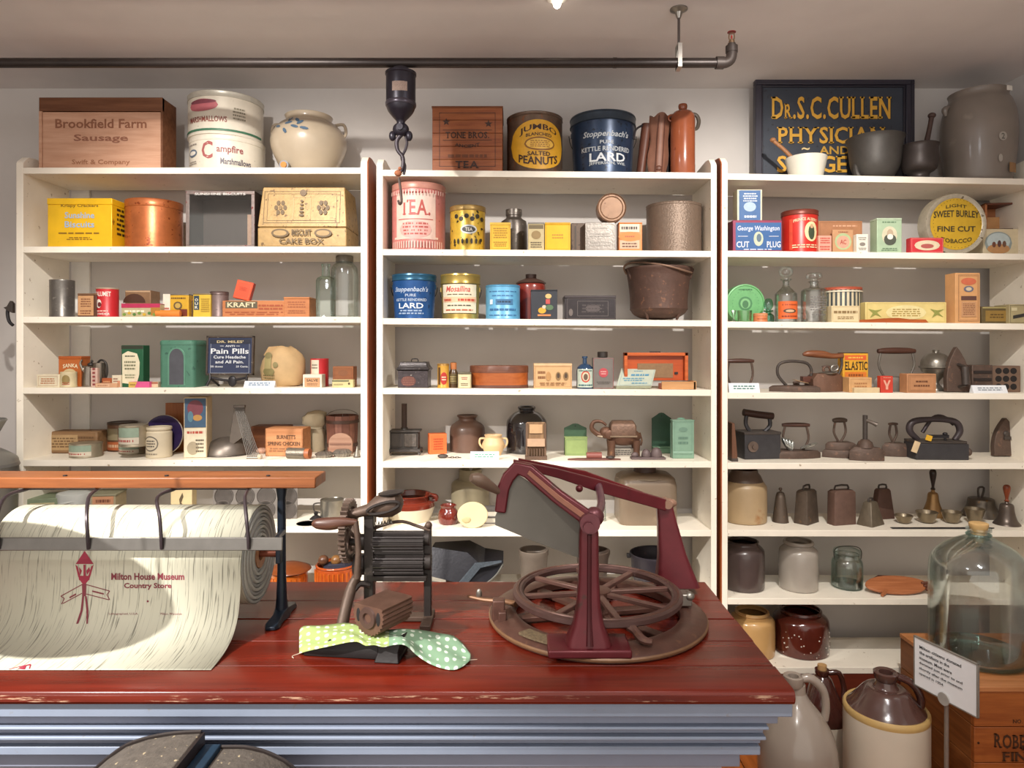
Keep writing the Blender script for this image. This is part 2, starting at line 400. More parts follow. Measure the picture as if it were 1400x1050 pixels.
# ---------------------------------------------------------------- shelving units
CREAM = mat('#f3ead9', .5, 0, .05, 14, .03, '#b7a58c', .12, 55)
INNER = CREAM
STAIN = wood('#a8541f', '#8a3f14', .45, 2, 5)
def shelving(u, label, pl_, pr_, topy, stain):
    x0, x1 = UX[u]; t = thing('shelving_unit', label, 'shelves', ((x0 + x1) / 2 / S0 - CX / S0, SY + SD / 2, 0)); ox, oy = t.location.x, t.location.y
    X = lambda px: (px - CX) / S0 - ox
    zt = ZC - (topy - HY) / S0
    prof = [(-SD / 2, 0), (SD / 2, 0), (SD / 2, zt - .01), (SD / 2 - .05, zt - .005), (-SD / 2 + .07, zt + .004), (-SD / 2 + .03, zt), (-SD / 2 + .004, zt - .022), (-SD / 2, zt - .03)]
    for a, b in (pl_, pr_): part('side_panel', prism(prof, X(a), X(b), 'yz'), CREAM, t, .0015)
    if stain == 'r': part('stained_side', prism(prof, X(pr_[1]) + .0002, X(pr_[1]) + .004, 'yz'), STAIN, t)
    if stain == 'l': part('stained_side', prism(prof, X(pl_[0]) - .004, X(pl_[0]) - .0002, 'yz'), STAIN, t)
    xa = X(pl_[1]); xb = X(pr_[0]); th = .0225
    for a, b in ROWS[u]:
        za = ZC - (a - HY) / S0; zb = za + (a - b) / S0
        V = [(xa, -SD / 2, za - th), (xb, -SD / 2, zb - th), (xb, SD / 2, zb - th), (xa, SD / 2, za - th), (xa, -SD / 2, za), (xb, -SD / 2, zb), (xb, SD / 2, zb), (xa, SD / 2, za)]
        part('shelf_board', (V, bx(0, 1, 0, 1, 0, 1)[1]), CREAM, t, .0012)
    part('kick_board', bx(xa, xb, -SD / 2 + .002, -SD / 2 + .02, 0, ZC - (ROWS[u][7][0] + 8 - HY) / S0), wood('#6e2b17', '#571e10', .5, 0, 3), t)
    return t
shelving('L', 'white painted shelving unit at the left holding biscuit tins and the framed pills sign', (22, 31.5), (493, 502), 212, 'r')
shelving('M', 'middle white shelving unit between the other two, holding lard pails and the iron kettle', (514.5, 523.5), (972, 980), 215, None)
shelving('R', 'right-hand white shelving unit holding flat irons and bells', (987, 995), (1421, 1430), 213, 'l')
# ---------------------------------------------------------------- things on ceiling
PY = 2.157; pk = PY / F
BLK = mat('#3a322f', .4, .5, .15, 30, .05)
def pc(x, y, Y=PY): return P(x, y, Y)
t = thing('sprinkler_pipe', 'dark iron sprinkler pipe running under the ceiling, ending in an elbow', 'pipe', pc(500, 86))
L0 = t.location
zp = 0
part('pipe_run', cylx(-2.3, pc(984, 0).x - L0.x, 0, 0, .0148), BLK, t)
ex = pc(984, 0).x - L0.x
part('elbow', join(cylx(ex - .012, ex + .012, 0, 0, .019), tube([(ex, 0, 0), (ex + .018, 0, .001), (ex + .032, 0, .01), (ex + .037, 0, .026), (ex + .037, 0, .045)], .0165, 14, 4), mv(lathe([(.0185, .032), (.0185, .052), (.012, .053), (.012, .06)], 20), ex + .037)), mat('#453c38', .5, .4, .15, 30, .1), t)
part('coupling', cylx(pc(838, 0).x - L0.x, pc(843, 0).x - L0.x, 0, 0, .0158), BLK, t)
sp = thing('fire_sprinkler', 'small brass fire sprinkler head with red disc on the pipe elbow', 'sprinkler', (L0.x + ex + .037, PY, L0.z + .06))
BR = mat('#8a6f56', .4, .7)
part('fitting', lathe([(.009, 0), (.009, .008), (.006, .009), (.006, .012)], 16), BR, sp)
parts('frame_arm', pieces(tube([(-.006, 0, .01), (-.0085, 0, .018), (-.007, 0, .03), (0, 0, .034)], .0018, 6, 3), tube([(.006, 0, .01), (.0085, 0, .018), (.007, 0, .03), (0, 0, .034)], .0018, 6, 3)), BR, sp)
part('bulb', ball(0, 0, .02, .0025, None, .007), mat('#b03028', .2), sp)
part('deflector', lathe([(0, .033), (.013, .034), (.013, .036), (0, .037)], 20), mat('#8c2b26', .5), sp)
hg = thing('pipe_hanger', 'galvanised pipe hanger with ceiling flange and threaded rod', 'bracket', (pc(928, 0).x, PY, L0.z))
zc_ = CZ - L0.z
part('flange', lathe([(.027, zc_), (.027, zc_ - .004), (.012, zc_ - .012), (.006, zc_ - .03)], 24), STEEL(), hg)
part('rod', cyl(0, 0, .04, zc_ - .01, .004, 12), mat('#5c5350', .5, .6), hg)
part('clevis', join(cb(0, -.0175, -.02, .014, .003, .075), cb(0, .0175, -.02, .014, .003, .075), cb(0, 0, .053, .014, .038, .003), cb(0, 0, -.02, .014, .038, .003)), mat('#b9b4ac', .35, .7, .15), hg, .001)
lp = thing('ceiling_lamp', 'small lit ceiling lamp at the top edge of the picture', 'lamp', (P(762, 0, 2.07).x, 2.085, CZ))
part('socket', lathe([(.03, 0), (.03, -.008), (.016, -.014)], 20), mat('#d8d3cc', .5), lp)
part('glowing_bulb', ball(0, 0, -.02, .012, None, .014), emit('#fff2dc', 14), lp)
# hanging spring scale
kx = pk
sc_ = thing('hanging_scale', 'black hanging spring scale with paper label and hook, below the pipe', 'scale', (pc(548, 0).x, PY, pc(0, 98).z))
def zz(y): return -(y - 98) * kx
BK2 = mat('#2c2831', .35, .4, .2, 30, .08)
part('top_cap', lathe([(.028, zz(103)), (.028, zz(96)), (.024, zz(93.5)), (0, zz(93.5))], 28), BK2, sc_)
part('barrel', lathe([(.0445, zz(142)), (.0455, zz(140)), (.0455, zz(104)), (.048, zz(103)), (.048, zz(100)), (.03, zz(99))], 36), BK2, sc_)
part('lower_band', lathe([(.046, zz(146)), (.0475, zz(145)), (.0475, zz(141)), (.046, zz(140))], 36), mat('#4a444d', .3, .5), sc_)
part('cone', lathe(catm([(.046, zz(144)), (.04, zz(152)), (.026, zz(160)), (.014, zz(166)), (.012, zz(172))], 4)[::-1], 32), BK2, sc_)
part('paper_label', (lambda g: g)(([( .0462 * math.sin(a), -.0462 * math.cos(a), z) for a in [-.45 + .13 * i for i in range(9)] for z in (zz(131) + .002 * abs(a), zz(118))], [(2 * i, 2 * i + 2, 2 * i + 3, 2 * i + 1) for i in range(8)])), mat('#9a8478', .7, 0, .4, 300), sc_)
part('swivel_block', join(ball(0, 0, zz(177), .026, .018, .022), ball(-.026, 0, zz(186), .011, .01, .016), ball(.026, 0, zz(186), .011, .01, .016), cyly(0, -.024, .02, zz(176), .01)), BK2, sc_)
part('hook', tube([(.004, 0, zz(183)), (-.012, 0, zz(192)), (-.01, 0, zz(205)), (.006, 0, zz(215)), (.006, 0, zz(228)), (-.004, 0, zz(238))], [.007, .007, .006, .006, .006, .005], 10, 4), mat('#3d363c', .45, .4), sc_)
part('back_link', tube([(.012, .006, zz(183)), (.018, .006, zz(193)), (.014, .006, zz(203)), (.002, .006, zz(215)), (.012, .006, zz(226)), (.008, .006, zz(238))], .0045, 8, 4), mat('#3d363c', .45, .4), sc_)
part('rusty_swivel', join(ball(-.008, -.002, zz(237), .012, .01, .01), ball(-.002, -.004, zz(231), .006)), mat('#9a5f42', .8, .1, .3, 90, .4), sc_)
part('lower_hook', tube([(-.006, 0, zz(243)), (-.002, 0, zz(255)), (.001, 0, zz(266)), (.003, -.006, zz(277)), (-.002, -.012, zz(280)), (-.006, -.014, zz(275))], .004, 8, 4), mat('#5a4c46', .5, .4), sc_)
# ---------------------------------------------------------------- counter
CT = ZC - .674; YF = 1.371; XR = .56
ct = thing('store_counter', 'long store counter with worn red-brown plank top and blue-white cornice', 'counter', (-.7, 1.7, 0)); co = ct.location
def RED(i): return wood('#702112', '#54160b', .27, 0, 2.2 + .2 * i, 0, '#43120a', .3)
js = [YF, 1.482, 1.609, 1.74, 1.867, 2.02]
for i in range(5):
    a, b = js[i], js[i + 1]
    if i == 0:
        pr = [(b - .0018, CT), (a + .012, CT), (a + .004, CT - .003), (a, CT - .010), (a, CT - .020), (a + .004, CT - .028), (a + .01, CT - .030), (b - .0018, CT - .03)]
        g = prism([(p - co.y, z) for p, z in pr], -2.1 - co.x, XR - co.x, 'yz')
    else: g = bx(-2.1 - co.x, XR - co.x - .002 * (i % 2), a + .0018 - co.y, b - .0018 - co.y, CT - .03, CT - .0005 * (i % 3))
    part('top_plank', g, RED(i), ct, .0015)
part('worn_nosing', bx(-2.1 - co.x, XR - co.x - .003, YF - .0012 - co.y, YF + .002 - co.y, CT - .021, CT - .0085), wood('#7a2a1a', '#56180f', .3, 0, 3, .2, '#c09a80', .62), ct)
BW = mat('#8c97ac', .5, 0, .05, 20, .02, '#8a8e98', .12, 50); BD = mat('#8a90a4', .55, 0, .05, 20)
z_ = CT - .03
for i, (ya, yb, Y, xr) in enumerate(((966, 981, 1.386, 1084), (981, 990, 1.41, 1064), (990, 999, 1.397, 1052), (999, 1003, 1.418, 1044), (1003, 1013, 1.405, 1048), (1013, 1017, 1.43, 1040), (1017, 1033, 1.42, 1040), (1033, 1049, 1.445, 1012))):
    zt = z_; z_ = ZC - (yb - HY) / F * Y
    part('cornice_moulding', bx(-2.1 - co.x, (xr - CX) / F * Y - co.x, Y - co.y, 1.98 - co.y, z_, zt), BW if i % 2 == 0 else BD, ct, .0025)
part('counter_body', bx(-2.08 - co.x, .44 - co.x, 1.46 - co.y, 1.96 - co.y, 0, z_), mat('#a9a5b0', .6, 0, .06), ct)
# ================================================================ top of the units (row 1)
# sausage crate
X, Y, z, w_, h = at('L', 1, 53, 222, 133, None, .03, False, .105)
t = thing('sausage_crate', 'wide tan wooden sausage crate with dark top rail on top of the left shelves', 'crate', (X, Y, z))
TAN = wood('#cfa286', '#bd8d70', .6, 0, 5); TDK = wood('#7c4f33', '#63391f', .6, 0, 5); d = .105
part('front_board', bx(-w_ / 2 + .012, w_ / 2 - .008, -d / 2 + .003, -d / 2 + .014, 0, h * .8), TAN, t, .001)
part('top_rail', bx(-w_ / 2, w_ / 2, -d / 2, -d / 2 + .016, h * .81, h), TDK, t, .002)
part('end_board', bx(-w_ / 2, -w_ / 2 + .011, -d / 2, d / 2, 0, h * .81), TAN, t, .001)
part('end_board', bx(w_ / 2 - .007, w_ / 2, -d / 2 + .001, d / 2, 0, h * .995), TDK, t, .001)
part('back_board', bx(-w_ / 2 + .011, w_ / 2 - .007, d / 2 - .012, d / 2, 0, h * .9), TDK, t, .001)
part('bottom_board', bx(-w_ / 2 + .011, w_ / 2 - .007, -d / 2 + .014, d / 2 - .012, 0, .01), TDK, t)
decals(t, w_, h, front(-d / 2 + .003), [('t', 'Brookfield Farm', 0, .64, .74, .13, '#8e5b42'), ('t', 'Sausage', 0, .43, .44, .12, '#93604a'), ('t', 'Swift & Company', 0, .1, .47, .085, '#9c6a4c')])
# marshmallow tins
WH = mat('#dcd3c2', .4, .1, .08, 30, .02, '#8b7a66', .12)
t = can('marshmallow_tin', 'lower of two stacked round cream marshmallow tins, lettered Campfire', 'tin', 'L', 1, 263, 360, 185, WH, (.16, WH, .001), None, .02,
        [('t', 'C', -.08, .55, .16, .5, '#a05a58'), ('t', 'ampfire', .22, .56, .34, .26, '#8d4c4c'), ('t', 'Marshmallows', .3, .24, .4, .18, '#57505a'), ('o', -.34, .5, .2, .22, '#5d6a78'), ('o', -.34, .5, .15, .12, '#d8d0c4'), ('l', -.34, .22, .2, .12, 2, '#8a8078'), ('l', -.34, .74, .22, .07, 1, '#8a8078')])
zt = DIM.get('x')
X, Y, z, w_, h = at('L', 1, 263, 360, 185, None, .02, True)
t = can('marshmallow_tin', 'upper of two stacked round cream tins, with a red oval marshmallow label', 'tin', 'L', 1, 261, 358, 125, WH, (.14, mat('#c9c4b6', .35, .3), .0015), None, .02,
        [('o', -.14, .66, .46, .28, '#b4636a'), ('o', -.14, .74, .42, .1, '#7c3f4a'), ('t', 'MARSHMALLOWS', -.08, .34, .56, .13, '#8b4a40'), ('l', .36, .5, .18, .3, 4, '#8d8573'), ('r', 0, .1, 1.5, .05, '#3f6b52')], zoff=h + .0004)
# round stoneware jar
STO = mat('#b3a38d', .28, 0, .08, 14, .05, '#9b7b4e', .12, 14, .5, .25)
t = pot('stoneware_jar', 'round grey stoneware jar with blue flowers and a cork bung', 'jar', 'L', 1, 372, 473, 146, [(.56, 0), (.7, .1), (.93, .38), (1.0, .56), (.95, .7), (.78, .84), (.62, .9), (.6, .95), (.63, 1)], STO, None, .02)
w_, _, h = DIM[t.name]; R = w_ / 2
pj = catm([(0, .56), (.1, .7), (.38, .93), (.56, 1.0), (.7, .95), (.84, .78), (.9, .62), (1, .63)], 4)
def jr(zv):
    f = zv / h
    for a, b in zip(pj, pj[1:]):
        if a[0] <= f <= b[0] and b[0] > a[0]: return R * (a[1] + (b[1] - a[1]) * (f - a[0]) / (b[0] - a[0]))
    return R * .6
fl_ = []
for (u, v, a) in ((-.2, .74, .3), (-.27, .7, 2.7), (-.15, .78, 1.2), (-.1, .7, -.5), (-.02, .71, .9), (.0, .75, 2.0), (-.2, .66, -1.2), (.02, .66, -.3)):
    fl_.append(('g', [(u + .06 * math.cos(a) + .03 * math.cos(b) * math.cos(a) * 2 - .024 * math.sin(b) * math.sin(a), v + .05 * math.sin(a) + .03 * math.cos(b) * math.sin(a) * 1.6 + .024 * math.sin(b) * math.cos(a)) for b in [2 * PI * i / 8 for i in range(8)]], '#4c6277'))
decals(t, w_, h, around(jr), fl_, 2)
for sx in (-1, 1): part('ear_handle', tube([(sx * R * .66, 0, h * .86), (sx * R * .93, 0, h * .88), (sx * R * 1.0, 0, h * .74), (sx * R * .9, 0, h * .64)], .006, 8, 4), STO, t)
part('bung_ring', cyly(-.2 * w_, -R * .86, -R * .7, .02, .017), mat('#7d7f84', .4), t); part('cork_bung', cyly(-.2 * w_, -R * .9, -R * .7, .02, .011), mat('#c8813e', .7), t)
# tea chest
X, Y, z, w_, h = at('M', 1, 591, 687, 146, None, .03, False, .2)
TEA = wood('#a05c31', '#84431f', .5, 0, 6); d = .2
t = thing('tea_chest', 'square brown wooden tea chest with black stencilled stars and lettering', 'box', (X, Y, z))
n = 5
for i in range(n):
    part('front_board', bx(-w_ / 2, w_ / 2, -d / 2, -d / 2 + .012, h * i / n + .0006, h * (i + 1) / n - .0006), TEA, t, .0012)
part('chest_body', bx(-w_ / 2, w_ / 2, -d / 2 + .012, d / 2, 0, h - .004), TEA, t, .001); part('lid', bx(-w_ / 2 - .002, w_ / 2 + .002, -d / 2 - .002, d / 2 + .002, h - .004, h + .002), wood('#7b451f', '#5d3014', .5, 0, 6), t)
K = '#3a2015'
decals(t, w_, h, front(-d / 2), [('f', .0, .5, .8, .82, .0018, K), ('g', star(-.3, .77, .06), K), ('g', star(.3, .74, .06), K), ('r', 0, .645, .7, .008, K), ('r', 0, .49, .7, .008, K), ('T', 'TONE BROS.', 0, .568, .62, .1, K), ('t', 'ANCIENT', 0, .4, .35, .05, K, 0, -.3), ('l', 0, .25, .6, .09, 1, '#6b3a1e'), ('T', 'TEA', 0, .12, .34, .11, K)])
# peanut tin
DT = mat('#6e5a4b', .4, .5, .25, 40, .05, '#84553a', .35)
YL = '#d8a028'
t = can('peanut_tin', 'round brown tin with a big yellow oval peanut label', 'tin', 'M', 1, 693, 769, 153, DT, (.06, DT, .0008), None, .02,
        [('o', .06, .46, 1.12, .8, YL), ('t', 'JUMBO', .06, .73, .7, .12, K, 0, .5), ('t', 'BLANCHED', .06, .625, .46, .055, K, 0, .2), ('o', .08, .47, .56, .22, '#8a5a1e'), ('o', .08, .47, .5, .17, '#e2b34a'), ('l', .08, .47, .4, .12, 4, '#9a6a2a'), ('t', 'SALTED', .06, .31, .4, .07, K), ('t', 'PEANUTS', .06, .19, .72, .13, K, 0, -.35)])
def pail(name, label, u, r, x0, x1, yt, m, lm, taper, dec, back=.02, lidh=.15, bm=None, hd=.55):
    X, Y, z, w_, h = at(u, r, x0, x1, yt, None, back, True); R = w_ / 2
    t = thing(name, label, 'pail', (X, Y, z)); Rf = lambda zv: R * (taper + (.96 - taper) * min(1, zv / (h * (1 - lidh))))
    hb = h * (1 - lidh)
    bd = part('body', lathe([(R * taper * .98, 0), (R * taper + .001, .002), (Rf(.006), .006), (Rf(hb * .5), hb * .5), (Rf(hb), hb)], 40), m, t)
    part('lid', lathe([(R * .97, hb), (R, hb + .002), (R * .985, hb + .006), (R * .985, h - .008), (R, h - .006), (R * .985, h), (R * .9, h), (R * .88, h - .004), (0, h - .004)], 40), lm, t)
    part('bail_handle', bail(R + .003, hb * .86, hb * hd, -.05), bm or mat('#3b3735', .5, .6), t); parts('bail_ear', ears(Rf(hb * .86), hb * .86), lm, t)
    decals(bd, w_, h, around(Rf), dec, True)
    return t
NB = mat('#27374f', .32, .3, .25, 25, .03, '#16202e', .4); NB2 = mat('#3a4653', .35, .4, .2)
LT = '#a9adb0'
pail('lard_pail', 'large dark blue lard pail with grey lid on top of the middle shelves', 'M', 1, 779, 869, 151, NB, NB2, .86,
     [('t', 'Stoppenbach\'s', .0, .62, .72, .12, LT, .3), ('t', 'PURE', .0, .5, .2, .055, LT), ('t', 'KETTLE RENDERED', .0, .4, .78, .07, LT), ('t', 'LARD', .02, .27, .55, .13, '#c9ccce'), ('t', 'JEFFERSON, WIS.', .02, .17, .56, .055, LT)])
# leather leggings, dark bottle, brown stoneware bottle
X, Y, z, w_, h = at('M', 1, 884, 912, 155, None, .05, True)
LE = mat('#7b5240', .55, 0, .2, 30, .1); LE2 = mat('#5c3526', .5, 0, .2, 30, .1)
t = thing('leather_legging', 'wrinkled brown leather legging standing between the lard pail and dark bottle', 'legging', (X, Y, z))
rg = []
for i in range(9):
    f = i / 8; a = .030 + .008 * math.sin(f * 5) ** 2; b = .026
    rg.append([(a * math.cos(q) * (1 + .12 * math.sin(4 * q + f * 2)) + .014 * f, b * math.sin(q) * (1 + .1 * math.sin(3 * q)), f * h * (1 + .03 * math.sin(3 * q))) for q in [2 * PI * k / 28 for k in range(28)]])
part('leather_sheet', loft(rg), LE, t)
for k in (-1, 1): part('seam', tube([(k * .012 + .014 * f, -.0285, f * h * .98) for f in (0.02, .3, .6, 1)], .0022, 6, 3), LE2, t)
part('lower_buckle', ball(.002, -.028, .03, .012, .006, .01), LE2, t)
t = thing('leather_legging', 'narrow dark brown leather legging leaning beside the lard pail', 'legging', (P(876, 0, Y).x, Y + .02, z), 0, None, 0, .13)
part('leather_sheet', loft([[((.016 + .004 * i / 5) * math.cos(q), .022 * math.sin(q), i / 5 * h * .9) for q in [2 * PI * k / 18 for k in range(18)]] for i in range(6)]), LE2, t)
part('buckle_strap', tube([(-.012, -.01, h * .88), (-.04, -.012, h * .78), (-.042, -.012, h * .62)], .004, 8, 4), mat('#2c262a', .4, .2), t)
t = pot('glass_bottle', 'dark purple-black bottle half hidden behind the brown stoneware bottle', 'bottle', 'M', 1, 900, 925, 158, [(.95, 0), (1, .03), (1, .9), (.9, .96), (.6, 1)], mat('#211722', .15, 0, .1, 20, 0, None, .5, 60, .6, .6), None, .13, 0)
BS = mat('#8f4b2d', .22, 0, .15, 20, .04, '#6e3018', .3, 20, .5, .5)
t = pot('stoneware_bottle', 'tall glossy brown stoneware bottle with a ring handle at the shoulder', 'bottle', 'M', 1, 917, 950, 138, [(.93, 0), (1, .02), (1, .3), (1, .78), (.96, .84), (.75, .89), (.4, .915), (.32, .93), (.36, .95), (.38, .975), (.34, 1)], BS, None, .02, 0)
w_, _, h = DIM[t.name]; R = w_ / 2
part('ring_handle', tube([(-R * .8, 0, h * .86), (-R * 1.15, 0, h * .84), (-R * 1.15, 0, h * .79), (-R * .95, 0, h * .77)], .004, 8, 4), BS, t)
part('strap_handle', tube([(R * .5, .012, h * .89), (R * 1.15, .016, h * .88), (R * 1.42, .016, h * .8), (R * 1.3, .014, h * .7), (R * 1.0, .01, h * .66)], [.006, .007, .008, .007, .005], 8, 4), mat('#4f453b', .4), t)
# physician sign
X, Y, z, w_, h = at('R', 1, 1033, 1251, 108, None, .222, False, .03)
NV = mat('#343a45', .5, 0, .12, 18, .03, '#2a2a33', .3); NF = mat('#2f2c37', .45, 0, .12, 30, .05)
t = thing('physician_sign', 'navy blue wooden sign with gold lettering for a physician and surgeon', 'sign', (X, Y, z))
d = .03; fw = .026
part('sign_board', bx(-w_ / 2 + .01, w_ / 2 - .01, -.004, .012, 0, h - .01), NV, t)
for g in (bx(-w_ / 2, w_ / 2, -d / 2, d / 2, h - fw * .8, h), bx(-w_ / 2, -w_ / 2 + fw, -d / 2, d / 2, 0, h - fw * .8), bx(w_ / 2 - fw * 1.3, w_ / 2, -d / 2, d / 2, 0, h - fw * .8)): part('frame_moulding', g, NF, t, .003)
for g in (bx(-w_ / 2 + fw, w_ / 2 - fw * 1.3, -.010, 0, h - fw * 1.15, h - fw * .8), bx(-w_ / 2 + fw, -w_ / 2 + fw + .006, -.010, 0, 0, h - fw * 1.1), bx(w_ / 2 - fw * 1.3 - .008, w_ / 2 - fw * 1.3, -.010, 0, 0, h - fw * 1.1), bx(w_ / 2 - .016, w_ / 2 - .010, -d / 2 - .003, 0, 0, h - .005)): part('inner_bead', g, mat('#25232d', .4), t, .002)
GO = '#dba53a'
sv = lambda py: (ZC + (HY - py) / F * Y - z) / h
sh_ = lambda dp: dp / F * Y / h
ds = []
for txt, py, ph, u, wf in (('Dr.S.C.CULLEN', 148, 31, -.018, .755), ('PHYSICIAN', 185.5, 23, -.02, .68), ('SURGEON', 225, 23, -.02, .68)):
    ds += [('T', txt, u + .005, sv(py + .8), wf, sh_(ph), '#14161c'), ('T', txt, u, sv(py), wf, sh_(ph), GO)]
ds += [('t', 'AND', 0, sv(206), .19, sh_(11), '#c99a3c'), ('t', '~', -.18, sv(204), .05, .025, '#e0c890'), ('t', '~', .2, sv(204), .05, .025, '#e0c890')]
decals(t, w_, h, front(-.004), ds)
# mortars
def mortar(name, label, x0, x1, yt, prof, m, back=.02, hollow=.008): return pot(name, label, 'mortar', 'R', 1, x0, x1, yt, prof, m, None, back, 3, 36, hollow)
t = mortar('mortar_bowl', 'white ceramic mortar bowl in front of the physician sign', 1075, 1129, 210, [(.72, 0), (.76, .03), (.86, .4), (.97, .85), (1, 1)], mat('#d9d3c4', .3, 0, .05, 30))
w_, _, h = DIM[t.name]; lo = t.location
pz = thing('pestle', 'wooden pestle leaning in the white mortar bowl', 'pestle', lo)
a = P(1056, 192, lo.y) - lo; a.y = -.005
part('pestle_shaft', tube([tuple(a * .97), tuple(a * .55 + Vector((.004, 0, .015))), (-.002, .004, .02)], [.007, .0075, .011], 12, 4), wood('#a8764e', '#8a5a36', .5, 2, 8), pz); part('pestle_knob', ball(a.x, a.y, a.z, .011, .011, .009), wood('#a8764e', '#8a5a36', .5, 2, 8), pz)
MI = mat('#54504c', .5, .4, .12, 30, .12)
t = mortar('iron_mortar', 'large wide iron mortar covering the last letters of the sign', 1160, 1233, 180, [(.5, 0), (.52, .05), (.5, .1), (.66, .18), (.84, .4), (.92, .75), (.96, .92), (1.02, 1)], MI, .03)
w_, _, h = DIM[t.name]
part('side_lug', tube([(-w_ * .38, -.01, h * .45), (-w_ * .4, -.02, h * .25), (-w_ * .33, -.03, h * .05), (-w_ * .22, -.04, h * .02)], [.008, .01, .01, .008], 8, 4), MI, t)
MI2 = mat('#453d3a', .42, .45, .15, 30, .08)
t = mortar('iron_mortar', 'small footed iron mortar beside the tall stoneware crock', 1233, 1281, 193, [(.55, 0), (.58, .04), (.5, .14), (.55, .24), (.86, .34), (.96, .55), (.95, .9), (1.02, 1)], MI2)
lo = t.location; pz = thing('pestle', 'dark pestle standing in the small iron mortar', 'pestle', lo); a = P(1274, 158, lo.y) - lo
part('pestle_shaft', tube([tuple(a), tuple(a * .75), (0, 0, .03)], [.009, .0085, .014], 12, 3), mat('#4a3731', .5, .2, .15, 40), pz); part('pestle_knob', ball(a.x, a.y, a.z, .014, .014, .011), mat('#4a3731', .5, .2, .15, 40), pz)
SG = mat('#7d736a', .4, 0, .12, 10, .06, '#8d8478', .3, 8, .5, .15)
t = pot('stoneware_crock', 'tall grey stoneware crock with lug handles at the right end of the top', 'crock', 'R', 1, 1292, 1383, 114, [(.78, 0), (.86, .06), (.95, .3), (1, .55), (.96, .75), (.86, .88), (.78, .93), (.77, .97), (.8, 1)], SG, None, .01)
w_, _, h = DIM[t.name]; R = w_ / 2
for sx in (-1, 1): part('lug_handle', tube([(sx * R * .86, 0, h * .86), (sx * R * 1.0, 0, h * .83), (sx * R * .98, 0, h * .76)], [.006, .012, .006], 10, 4), SG, t)
decals(t, w_, h, around(lambda z: R * (1.0 if z > h * .3 else .95)), [('o', .02, .44, .12, .09, '#a39c92'), ('t', '2', .02, .44, .05, .06, '#5a5550'), ('o', .0, .22, .06, .08, '#a39c92'), ('r', .22, .13, .16, .1, '#8f6b45'), ('r', .12, .935, .1, .05, '#d5d0c6')], 2)
# ================================================================ row 2
YT = mat('#e3b21a', .35, .1, .1, 20, .02, '#9a6b14', .12, 30)
t = carton('biscuit_tin', 'large yellow biscuit tin with blue and white lettering', 'tin', 'L', 2, 65, 153, 271, YT, .2, None, .008, [('t', 'Krispy Crackers', 0, .84, .58, .08, '#7a5a10'), ('t', 'Sunshine', 0, .65, .46, .13, '#9db0c8'), ('t', 'Biscuits', 0, .46, .46, .13, '#9db0c8'), ('l', 0, .28, .72, .06, 1, '#8a6410'), ('l', 0, .17, .4, .07, 2, '#8a6410')], (.13, YT, .0015), .002, 0, [('l', 0, .55, .8, .6, 6, '#3d2a10'), ('r', 0, .5, .2, .5, '#5a3a12')])
CP = mat('#b5673a', .35, .45, .25, 30, .06, '#8a4222', .35)
can('copper_tin', 'round copper-coloured tin beside the yellow biscuit tin', 'tin', 'L', 2, 175, 247, 271, CP, (.16, CP, .0008), None, .01)
# glass-front biscuit box
X, Y, z, w_, h = at('L', 2, 254, 348, 261, None, .01, False, .14); d = .14
t = thing('display_box', 'square biscuit display box with dark glass front and worn red-silver frame', 'box', (X, Y, z))
FR = mat('#8b7d78', .35, .5, .25, 60, .05, '#7a2f32', .35); b = .012
part('box_shell', join(bx(-w_ / 2, -w_ / 2 + .003, -d / 2 + .004, d / 2, 0, h), bx(w_ / 2 - .003, w_ / 2, -d / 2 + .004, d / 2, 0, h), bx(-w_ / 2, w_ / 2, d / 2 - .003, d / 2, 0, h), bx(-w_ / 2, w_ / 2, -d / 2 + .004, d / 2, 0, .003), bx(-w_ / 2, w_ / 2, -d / 2 + .004, d / 2, h - .003, h)), mat('#4f423d', .6, .1, .2), t)
for g in (bx(-w_ / 2, w_ / 2, -d / 2, -d / 2 + .005, h - b, h), bx(-w_ / 2, w_ / 2, -d / 2, -d / 2 + .005, 0, b * .6), bx(-w_ / 2, -w_ / 2 + b, -d / 2, -d / 2 + .005, b * .6, h - b), bx(w_ / 2 - b, w_ / 2, -d / 2, -d / 2 + .005, b * .6, h - b)): part('front_frame', g, FR, t, .001)
part('glass_pane', bx(-w_ / 2 + b * .9, w_ / 2 - b * .9, -d / 2 + .002, -d / 2 + .004, b * .5, h - b * .9), glass('#cfcac6'), t)
part('inner_card', bx(w_ * .2, w_ * .4, d / 2 - .012, d / 2 - .008, .003, h * .7), mat('#cfa98e', .7), t)
decals(t, w_, h, front(-d / 2), [('t', 'SUNSHINE BISCUITS', 0, .945, .74, .04, '#d8d2cc')])
# ornate cake box
X, Y, z, w_, h = at('L', 2, 352, 474, 254, None, .006, False, .2); d = .2
CK = mat('#b08f5c', .45, .15, .2, 40, .12, '#6f5534', .35, 60); CKD = '#6e5736'
t = thing('cake_tin', 'ornate embossed tan tin chest with a sloping hinged lid', 'tin', (X, Y, z))
part('body', bx(-w_ / 2, w_ / 2, -d / 2, d / 2, 0, h * .32), CK, t, .004)
sl = .022
part('sloping_lid', loft([[(-w_ / 2, -d / 2, h * .325), (w_ / 2, -d / 2, h * .325), (w_ / 2, d / 2, h * .325), (-w_ / 2, d / 2, h * .325)], [(-w_ / 2 + .012, -d / 2 + sl, h), (w_ / 2 - .012, -d / 2 + sl, h), (w_ / 2 - .012, d / 2 - .01, h), (-w_ / 2 + .012, d / 2 - .01, h)]]), CK, t, .003)
sf = lambda x, z_, o: (x, -d / 2 + sl * max(0, (z_ - h * .325)) / (h * .675) - o, z_)
fs = [('f', -.01, .66, .86, .54, .002, CKD), ('f', -.01, .66, .78, .46, .0014, CKD), ('f', -.01, .64, .2, .4, .003, '#c7a875')]
